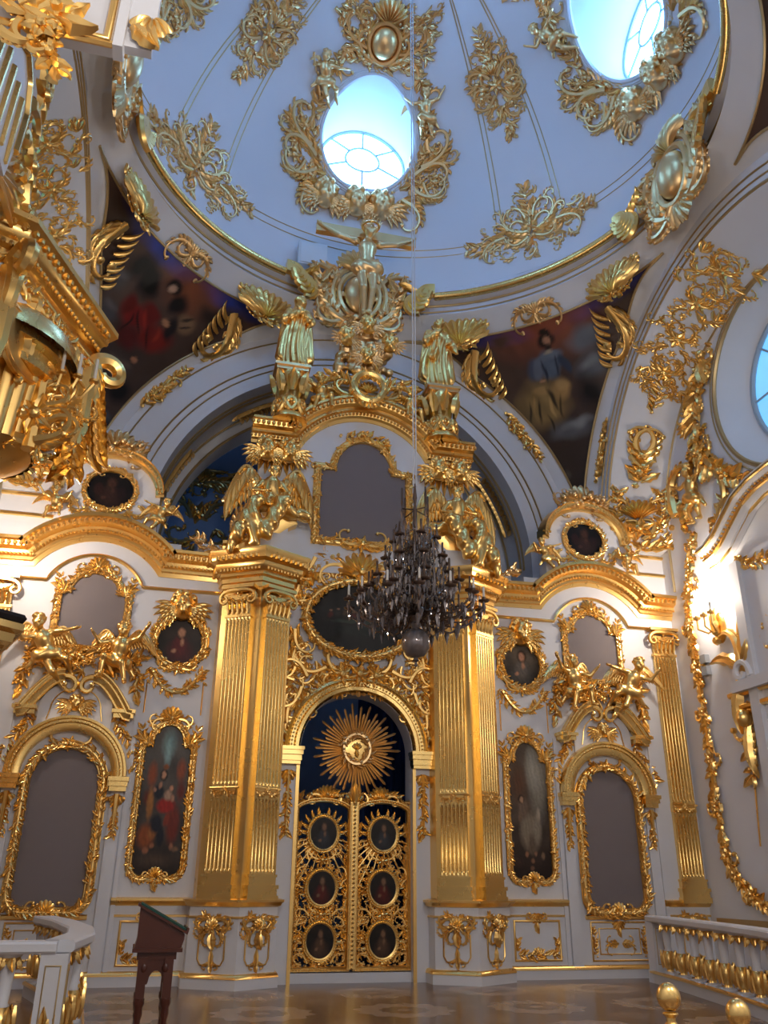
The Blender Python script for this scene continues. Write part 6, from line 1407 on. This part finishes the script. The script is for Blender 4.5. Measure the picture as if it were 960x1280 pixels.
# ================================================================== CANOPY AND PULPIT ON THE LEFT
cp = thing('pulpit_canopy', 'ornate gilded canopy hanging over the pulpit at the upper left', 'canopy', (0, 0, 0))
CPP = A([(-6.95, -7.5), (-5.78, -6.95), (-5.05, -5.0), (-5.6, -4.4), (-6.95, -4.1)])
mb = MB(); sweep_xy(mb, CPP, 8.35, [(-.9, 0), (.02, 0), (.02, .1), (.08, .14), (.08, .22), (.16, .28), (.18, .38), (.28, .44), (.28, .52), (-.9, .62)]); egg_row_xy(mb, CPP, 8.73, .2, .05, .13); egg_row_xy(mb, CPP, 8.5, .1, .035, .09); mb.build('cornice', 'gold', cp)
mb = MB(); sweep_xy(mb, CPP, 7.75, [(-.12, 0), (0, 0), (0, .62), (-.12, .62)]); mb.build('frieze', 'white', cp)
mb = MB(); 
for (a, b), z0, z1 in (((CPP[0], CPP[1]), 7.85, 8.3), ((CPP[1], CPP[2]), 7.85, 8.3), ((CPP[2], CPP[3]), 7.85, 8.3)):
    d = (b-a)/np.linalg.norm(b-a); nn = A([d[1], -d[0]]); Ln = np.linalg.norm(b-a); k = max(1, int(Ln/.7))
    for i in range(k):
        w0, w1 = Ln*(i+.08)/k, Ln*(i+.92)/k
        mb.T = lambda u, v, n, a=a, d=d, nn=nn: np.stack([a[0]+d[0]*u+nn[0]*n, a[1]+d[1]*u+nn[1]*n, v], -1)
        frame_sweep(mb, A([(w0, z0), (w1, z0), (w1, z1), (w0, z1)]), half_round(.05, .05)); mb.tube([(w0-.06, z0-.05, .03), (w1+.06, z0-.05, .03)], .04, 5)
        m_ = (w0+w1)/2; leaf(mb, m_, z0+.1, pi/2, .3, .3, bend=0)
        # lambrequin tongue below the frieze
        o = [(w0, 7.78)]+[(m_-(m_-w0)*cos(q), 7.35-.28*sin(q)) for q in np.linspace(0, pi, 12)]+[(w1, 7.78)]; mb.prism(o[::-1], -.03, .05); p = A(o[1:-1]); mb.tube(np.c_[p, np.full(len(p), .05)], .03, 5); leaf(mb, m_, 7.7, -pi/2, .45, .22, bend=0, lift=.05); mb.ball((m_, 7.0, .03), .06)
        leafband(mb, [(w0, 8.2), (w1, 8.2)], .2, seed=i)
mb.T = None; mb.build('lambrequin', 'gold', cp)
for c_, sc in ((CPP[2], 1.0), (CPP[1], .9)):
    mb = MB(); a = atan2(c_[1]+5.8, c_[0]+6.6)
    mb.T = lambda u, v, n, c_=c_, a=a: np.stack([c_[0]+cos(a)*(u)-sin(a)*n, c_[1]+sin(a)*u+cos(a)*n, v], -1)
    P, th = spiral(.0, 8.25, .9, 1.0*sc, -5.4, 1.5, 26); mb.tube(np.c_[P, np.zeros(26)], .13*(1-.4*np.linspace(0, 1, 26)), 8); P, th = spiral(.05, 8.3, -1.2, 1.3*sc, -2.2, 1.5, 26); mb.tube(np.c_[P, np.zeros(26)], .12*(1-.6*np.linspace(0, 1, 26)), 8)
    for k in range(8 if sc == 1 else 0):
        for n_ in (-.1, .1): leaf(mb, .05+.03*k, 8.2-.16*k, -pi/2+.4, .4, .24, lift=n_, curl=.05)
    mb.tube([(.0, 8.2, 0), (.02, 7.2, 0), (-.08, 6.7, 0)], [.14, .12, .05], 8)
    if sc == 1: leafband(mb, [(0, 7.6), (-.05, 6.6)], .3, seed=3); leafband(mb, [(0, 7.6), (-.05, 6.6)], .3, seed=4, lift=-.1)
    mb.T = None; mb.build('corner_scroll', 'gold', cp)
cc = (-6.25, -5.75, 0)
mb = MB(); mb.lathe([(.0, 8.3), (.5, 8.28), (.9, 8.15), (1.15, 7.9), (1.2, 7.65)], 40, cc); mb.build('inner_dome', 'burnished', cp)
mb = MB(); mb.lathe([(.95, 7.7), (1.1, 7.68), (1.12, 7.56), (1.0, 7.52), (1.0, 7.38), (1.06, 7.36), (1.06, 7.26), (.96, 7.22), (.9, 7.2)], 40, cc); mb.build('drum_band', 'burnished', cp)
mb = MB(); t = np.linspace(0, TAU, 97)[:-1]; r = .93+.035*np.abs(np.sin(t*16)); z = np.linspace(7.25, 6.35, 8); mb.grid(np.stack([np.stack([cc[0]+(r-.1*i/7)*np.cos(t), cc[1]+(r-.1*i/7)*np.sin(t), np.full(96, zz)], -1) for i, zz in enumerate(z)]), cv=True); mb.lathe([(.83, 6.36), (.6, 6.2), (.2, 6.1), (0, 6.1)], 40, cc); mb.build('fluted_drum', 'gold', cp)
mb = MB(lambda u, v, n: np.stack([-5.8+n, u, v], -1))
BD = [(-9.6, 8.6), (-9.45, 9.75), (-8.7, 9.98), (-8.32, 10.22), (-8.02, 10.1), (-7.86, 9.75), (-7.92, 9.1), (-8.05, 8.6)]
mb.prism(BD[::-1], -.15, .02); mb.build('crest_board', 'white', cp)
mb = MB(lambda u, v, n: np.stack([-5.8+n, u, v], -1)); p = resample(A(BD[1:-1]), .06); mb.tube(np.c_[p, np.full(len(p), .03)], .05, 6)
for i in range(5): mb.tube([(-9.2+.26*i, 8.7, .03), (-9.1+.24*i, 9.55+.03*i, .03)], [.03, .045], 6)
mb.build('crest_moulding', 'burnished', cp)
mb = MB(lambda u, v, n: np.stack([-5.85+n, u, v], -1))
for i in range(22): a = .1+i*.14; leaf(mb, -8.3+.2*cos(a), 8.55+.2*sin(a), a, 1.0, .14, lob=0, bend=0)
mb.build('ray_fan', 'leaf', cp)
mb = MB(lambda u, v, n: np.stack([-5.9+n, u, v], -1))
for u, v, a, t_ in ((-7.3, 9.3, 1.2, 4.4), (-6.9, 9.2, 2.2, -4.6), (-6.2, 9.0, 1.4, 4.6), (-5.6, 9.0, 2.2, -4.2), (-7.6, 10.2, .6, -4.4), (-7.9, 10.9, 1.6, 4.4), (-7.5, 11.2, .4, -4.6)): acanthus(mb, u, v, a, 1.0, t_, w=.1, leaves=6)
leafband(mb, [(-7.6, 9.1), (-5.2, 9.05)], .4, seed=5); rosette(mb, -7.4, 10.6, .35, lift=.1); rosette(mb, -7.2, 9.6, .3, lift=.1); mb.build('crest_carving', 'gold', cp)
pp = thing('pulpit', 'gilded pulpit parapet with dark padded top at the left edge', 'pulpit', (0, 0, 0))
PPP = A([(-6.95, -5.9), (-6.1, -5.65), (-5.48, -5.1), (-5.75, -4.3), (-6.95, -4.0)])
mb = MB(); mb.prism_xyz(PPP[::-1], 2.6, 4.2); mb.build('body', 'gold', pp)
mb = MB(); sweep_xy(mb, PPP, 4.05, [(-.2, 0), (.02, 0), (.05, .08), (.12, .12), (.14, .22), (.22, .26), (.22, .34), (-.2, .36)]); mb.build('cornice', 'burnished', pp)
mb = MB(); sweep_xy(mb, PPP, 4.41, [(-.18, 0), (.2, 0), (.23, .05), (.2, .1), (-.18, .12)]); mb.build('cushion', 'dark', pp)
mb = MB(); mb.lathe([(0, 1.6), (.12, 1.65), (.2, 1.9), (.5, 2.3), (.75, 2.6), (0, 2.6)], 16, (-6.2, -4.95, 0)); mb.build('corbel', 'gold', pp)
# candelabrum on the attic, left
cd = thing('candelabrum', 'gilded bracket candelabrum with pale candles under the canopy', 'candelabrum', (-5.38, -6.12, 6.28))
mb = MB(T_plane); 
def cdh(mb):
    acanthus(mb, .05, .1, .3, .9, 4.4, w=.07, leaves=6); acanthus(mb, .05, .3, .8, .8, -4.6, w=.06, leaves=5); acanthus(mb, .1, .6, .3, .6, 4.6, w=.05)
mir(mb, cdh); rosette(mb, 0, .45, .3, lift=.06); shell(mb, 0, .75, pi/2, .3, 1.2, 7); mb.tube([(0, 0, 0), (0, .9, 0)], .1, 8); mb.tube([(0, .2, 0), (-.1, .3, -.35)], .05, 6); tangle(mb, [(-.5, .05), (.5, .05), (.5, .75), (-.5, .75)], 18, .4, seed=3, cen=(0, .3)); mb.build('scrolled_body', 'gold', cd)
for i in range(7):
    x = -.6+.2*i; z = 1.0+.1*cos(x*2.4)
    mb = MB(); mb.tube([(x*.3, 0, .75), (x*.8, 0, .8), (x, 0, z)], .022, 5); mb.lathe([(0, 0), (.06, .02), (.06, .05), (0, .05)], 8, (x, 0, z)); a_ = mb.build('arm', 'gold', cd)
    mb = MB(); mb.lathe([(0, .05), (.022, .05), (.02, .36), (0, .37)], 7, (x, 0, z)); mb.build('candle', 'candle', a_)
# impost of the near left pier, seen from below at the top edge
ib = thing('impost_block', 'white block with gold-edged panel and leaf bracket at the upper left corner', 'cornice block', (0, 0, 0))
mb = MB(); mb.box(-5.55, -4.42, -10.6, -10.48, 7.86, 9.6); mb.box(-4.42, -4.34, -10.63, -10.48, 7.84, 9.6); mb.box(-4.34, -4.12, -10.56, -10.48, 7.94, 9.6); mb.build('block', 'white', ib)
mb = MB(at(0, -10.6)); frame_sweep(mb, A([(-4.8, 7.93), (-4.5, 7.93), (-4.5, 9.4), (-4.8, 9.4)]), half_round(.06, .05)); mb.tube([(-5.5, 7.87, .0), (-4.4, 7.87, .0)], .03, 6); mb.build('panel_frame', 'gold', ib)
mb = MB(at(0, -10.56)); acanthus(mb, -4.14, 8.15, 2.4, .25, 4, w=.03); leaf(mb, -4.16, 8.2, -1.4, .3, .2, lift=.03); leaf(mb, -4.28, 8.15, -1.0, .3, .2, lift=.03); shell(mb, -4.15, 8.3, -pi/2, .25, 1.2, 5, lift=.03); mb.build('leaf_ornament', 'gold', ib)
mb = MB(at(0, -10.62))
for u, v, a, t_ in ((-5.1, 7.9, -2.0, 4.4), (-4.9, 7.8, -1.2, -4.6), (-5.25, 7.7, -.6, 4.2), (-4.85, 8.0, -2.4, 4.6), (-5.1, 8.2, -1.4, -4)): acanthus(mb, u, v, a, .45, t_, w=.05, leaves=6)
leafband(mb, [(-5.3, 8.0), (-4.85, 7.95)], .3, seed=5, lift=.06); rosette(mb, -4.95, 7.8, .16, lift=.08); leafband(mb, [(-5.0, 7.8), (-4.8, 7.45)], .2, seed=6); mb.build('leaf_bracket', 'gold', ib)

# ================================================================== FURNITURE
lt = thing('lectern', 'red-brown wooden lectern with sloping green cloth top', 'lectern', (-3.28, -7.05, 0), rot=(0, 0, radians(1))); lt.scale = (.76, .95, 1.05)
W2, D2 = .25, .30
mb = MB(lambda u, v, n: np.stack([u, n, v], -1)); mb.prism(A([(-W2-.02, .98), (W2-.0, .98), (W2+.03, 1.05), (W2+.03, 1.09), (-W2, 1.30), (-W2, 1.05)]), -D2, D2); mb.build('desk_box', 'wood', lt)
mb = MB(); nn = unit((.21, 0, .53)); 
A0, B0 = v3(-W2-.03, 0, 1.305), v3(W2+.06, 0, 1.085); du = unit(B0-A0); up = A([-du[2], 0, du[0]])
def slab(mb, a, b, d, t0, t1): 
    P = [q+up*t+A([0, y, 0]) for q in (a, b) for y in (-d, d) for t in (t0, t1)]; mb.add(P, [A([[0, 1, 3, 2], [4, 6, 7, 5], [0, 4, 5, 1], [2, 3, 7, 6], [0, 2, 6, 4], [1, 5, 7, 3]])])
slab(mb, A0, B0, D2+.03, 0, .02); slab(mb, B0-du*.025, B0, D2+.03, .02, .05); mb.build('top_board', 'wood', lt)
mb = MB(); slab(mb, A0+du*.03, B0-du*.03, D2, .021, .034); mb.build('cloth_top', 'green', lt)
mb = MB(); mb.box(-W2+.02, W2-.04, -D2+.02, D2-.02, .9, .98); mb.box(-W2-.04, W2+.02, -D2-.02, D2+.02, .955, .985)
mb.T = lambda u, v, n: np.stack([u, n, v], -1)
for y in (-D2+.03, D2-.06):
    o = [(-.2, .92), (-.2, .72), (-.09, .72)]+[(-.08*cos(q)-.0, .74+.08*sin(q)) for q in np.linspace(0, pi, 8)]+[(.09, .72), (.18, .72), (.18, .92)]; mb.prism(o[::-1], y, y+.03)
mb.T = None
for x in (-.14, .1): mb.ball((x, -D2+.02, .84), (.04, .02, .04), 8, 6)
mb.build('apron', 'wood', lt)
for x in (-.155, .135):
    for y in (-D2+.06, D2-.06):
        mb = MB(); mb.box(x-.05, x+.05, y-.05, y+.05, .62, .92); mb.lathe([(0, .62), (.06, .62), (.062, .58), (.045, .55), (.05, .5), (.036, .46), (.04, .1), (.05, .06), (.05, 0), (0, 0)], 8, (x, y, 0)); mb.build('leg', 'wood', lt)

def balustrade(pts, label, z1=1.055, posts=(), w=.15, step=.56, phase=0.):
    t = thing('balustrade', label, 'balustrade', (0, 0, 0)); p = resample(A(pts), .12)
    mb = MB(); sweep_xy(mb, p, z1-.1, [(-w, 0), (w, 0), (w+.02, .02), (w+.02, .08), (w, .1), (-w, .1), (-w-.02, .08), (-w-.02, .02), (-w, 0)]); mb.build('handrail', 'white', t)
    mb = MB(); sweep_xy(mb, p, 0, [(-w-.01, 0), (w+.01, 0), (w+.01, .17), (-w-.01, .17), (-w-.01, 0)]); mb.build('base', 'white', t)
    mb = MB(); sweep_xy(mb, p, .15, [(w, 0), (w+.03, .0), (w+.03, .03), (w, .045)]); sweep_xy(mb, p[::-1], .15, [(w, 0), (w+.03, .0), (w+.03, .03), (w, .045)])
    mb.build('base_moulding', 'gold', t)
    for (x, y) in posts:
        mb = MB(); mb.box(x-.12, x+.12, y-.12, y+.12, 0, z1-.1); mb.box(x-.14, x+.14, y-.14, y+.14, 0, .2); a_ = mb.build('post', 'white', t)
        mb = MB()
        for T_ in (at(x, y-.12), lambda u, v, n: np.stack([x+.12+n, y+u, v], -1)): mb.T = T_; frame_sweep(mb, A([(-.06, .3), (.06, .3), (.06, .85), (-.06, .85)]), half_round(.012, .01))
        mb.T = None; mb.build('panel_line', 'goldline', a_)
    q = resample(A(pts), step)
    mb = MB(); mb.lathe([(0, .17), (.09, .17), (.09, .2), (.05, .22), (.03, .25), (.03, .5), (.045, .52), (.05, .54), (.04, .56), (.055, .84), (.06, .86), (.05, .87), (.05, .91), (.08, .93), (.09, .955), (0, .955)], 10); wm = mb.mesh('baluster')
    mb = MB(); mb.lathe([(.05, .21), (.04, .25), (.075, .29), (.095, .38), (.09, .46), (.055, .52), (.05, .53)], 14)
    for i in range(7):
        a = TAU*i/7; mb.T = lambda u, v, n, a=a: np.stack([(.075+n)*cos(a)-u*sin(a), (.075+n)*sin(a)+u*cos(a), v], -1); leaf(mb, 0, .27, pi/2, .27, .085, bend=0, curl=.01)
    mb.T = None; gm = mb.mesh('gilded_leaf_cup'); mb = MB()
    for i in range(6):
        a = TAU*i/6; mb.T = lambda u, v, n, a=a: np.stack([(.05+n)*cos(a)-u*sin(a), (.05+n)*sin(a)+u*cos(a), v], -1); leaf(mb, 0, .95, -pi/2, .14, .08, bend=0, curl=.04); 
    mb.T = None; mb.ball((0, 0, .9), (.08, .08, .04), 8, 5); cm = mb.mesh('gilded_collar')
    for i, c in enumerate(q):
        if any(np.hypot(c[0]-x, c[1]-y) < .2 for x, y in posts): continue
        o = place('baluster', wm, 'white', t, (c[0], c[1], 0), None, (1.35, 1.35, 1)); place('gilded_leaf_cup', gm, 'gold', o); place('gilded_collar', cm, 'gold', o)
    return t
balustrade([(5.35, -.72), (5.1, -2.2), (4.75, -3.9), (4.42, -5.15), (4.0, -6.3), (3.5, -7.3)], 'white balustrade with gilded balusters at the lower right', posts=[(5.33, -.8)], w=.13)
balustrade([(-4.95, -.9), (-4.55, -2.2), (-4.18, -4.0), (-4.08, -5.3), (-4.18, -6.55)], 'white balustrade with gilded balusters curving from the screen at the lower left', posts=[(-4.18, -6.6)], w=.13)
balustrade([(-4.18, -6.6), (-5.0, -6.62), (-6.2, -6.6)], 'short front run of white balustrade at the lower left edge', posts=[], w=.13, step=.42)
def stanchion(x, y, z, label):
    t = thing('rope_stanchion', label, 'stanchion', (x, y, 0), 'gold ball-topped stanchions')
    mb = MB(); mb.lathe([(0, 0), (.16, 0), (.16, .02), (.12, .04), (.05, .06), (.02, .08), (.02, z-.16), (.03, z-.15), (0, z-.15)], 20); mb.build('post', 'wood', t)
    mb = MB(); mb.lathe([(0, z-.16), (.045, z-.155), (.035, z-.13), (.02, z-.115), (.02, z-.10), (.035, z-.085), (.03, z-.08)], 18); c = z; 
    k = 25; th = np.linspace(-pi/2+.45, pi/2, k); mb.lathe([(.052*cos(q), c-.02+.058*sin(q)) for q in th], 24); mb.build('ball_finial', 'burnished', t)
stanchion(-1.07, -11.91, 1.15, 'gold ball-topped stanchion in front of the end post of the right balustrade')
stanchion(-.83, -12.06, 1.10, 'gold ball-topped stanchion nearer the right edge, cut off at the bottom')
mb = MB(); mb.box(-.36, .36, -.16, .16, 0, .7); mb.box(-.32, .32, -.18, -.15, .04, .66)
o = mb.build('loudspeaker_box', 'white', None, (-1.2, 1.0, 15.6)); tag(o, 'plain white box on the ring cornice left of the crucifix', 'box')
# dark curtain and furniture glimpsed in the altar through the royal arch
mb = MB(); t_ = np.linspace(0, 1, 60)
for x0, x1 in ((-1.9, -.9), (.6, 1.9)):
    mb.grid(np.stack([np.stack([x0+(x1-x0)*t_, 2.7+.06*np.sin(t_*40), np.full(60, z)], -1) for z in (0, 3, 6.)]))
    o = mb.build('altar_curtain', 'curtain'); tag(o, 'dark blue curtain in the altar seen to the %s of the sunburst' % ('left' if x0 < 0 else 'right'), 'curtain'); mb = MB()

# ================================================================== LIGHT AND CAMERA
w = bpy.data.worlds.new('World'); SC.world = w; w.use_nodes = True
w.node_tree.nodes['Background'].inputs['Color'].default_value = (.35, .6, 1, 1); w.node_tree.nodes['Background'].inputs['Strength'].default_value = .15
def lamp(name, loc, power, col, r=.15, typ='POINT'):
    l = bpy.data.lights.new(name, typ); l.energy = power; l.color = col; l.shadow_soft_size = r
    o = bpy.data.objects.new(name, l); C.objects.link(o); o.location = loc; return o
WARM = (1., .95, .88)
LP = dict(sc=170, nave=520)
for s in (1, -1): lamp('sconce_light', (s*(WX-.36), YC+2.95, 6.88), LP['sc'], (1., .90, .78), .12)
# unseen hanging lamps added behind the viewer to light the screen from the front
def nave_fill_lamp(x, y, z, lab):
    t = thing('hanging_lamp', lab, 'lamp', (x, y, z))
    mb = MB(); mb.tube([(0, 0, .25), (0, 0, 12.4-z)], .012, 5); mb.build('chain', 'bronze', t)
    mb = MB(); mb.lathe([(0, .18), (.16, .2), (.2, .25), (.03, .3), (0, .3)], 20); mb.build('lamp_cap', 'gold', t)
    lamp('lamp_light', (x, y, z), LP['nave'], WARM, .2)
nave_fill_lamp(-1.9, -15.2, 7.4, 'hanging lamp over the nave behind the viewer, left of the aisle'); nave_fill_lamp(2.2, -15.2, 7.4, 'hanging lamp over the nave behind the viewer, right of the aisle')

cam = bpy.data.cameras.new('Camera'); co = bpy.data.objects.new('Camera', cam); C.objects.link(co); SC.camera = co
cam.sensor_fit = 'VERTICAL'; cam.sensor_height = 36; cam.lens = 1049.18/1280*36; cam.clip_end = 200
p_, y_, r_ = radians(23.653), radians(13.664), radians(.5618)
fw = A([sin(y_)*cos(p_), cos(y_)*cos(p_), sin(p_)]); r = A([cos(y_), -sin(y_), 0]); u = np.cross(r, fw)
r2 = r*cos(r_)+u*sin(r_); u2 = -r*sin(r_)+u*cos(r_)
co.matrix_world = Matrix([[r2[i], u2[i], -fw[i], (-3.3475, -15.792, 1.6)[i]] for i in range(3)]+[[0, 0, 0, 1]])
vs = SC.view_settings; vs.view_transform = 'Standard'; vs.look = 'None'; vs.gamma = 1; vs.use_curve_mapping = False; vs.exposure = 0.0
SC.cycles.max_bounces = 8; SC.cycles.diffuse_bounces = 5; SC.cycles.glossy_bounces = 4; SC.cycles.sample_clamp_indirect = 6
for o in C.objects:
    if o.type == 'MESH' and not o.data.materials: print('NO MATERIAL', o.name)
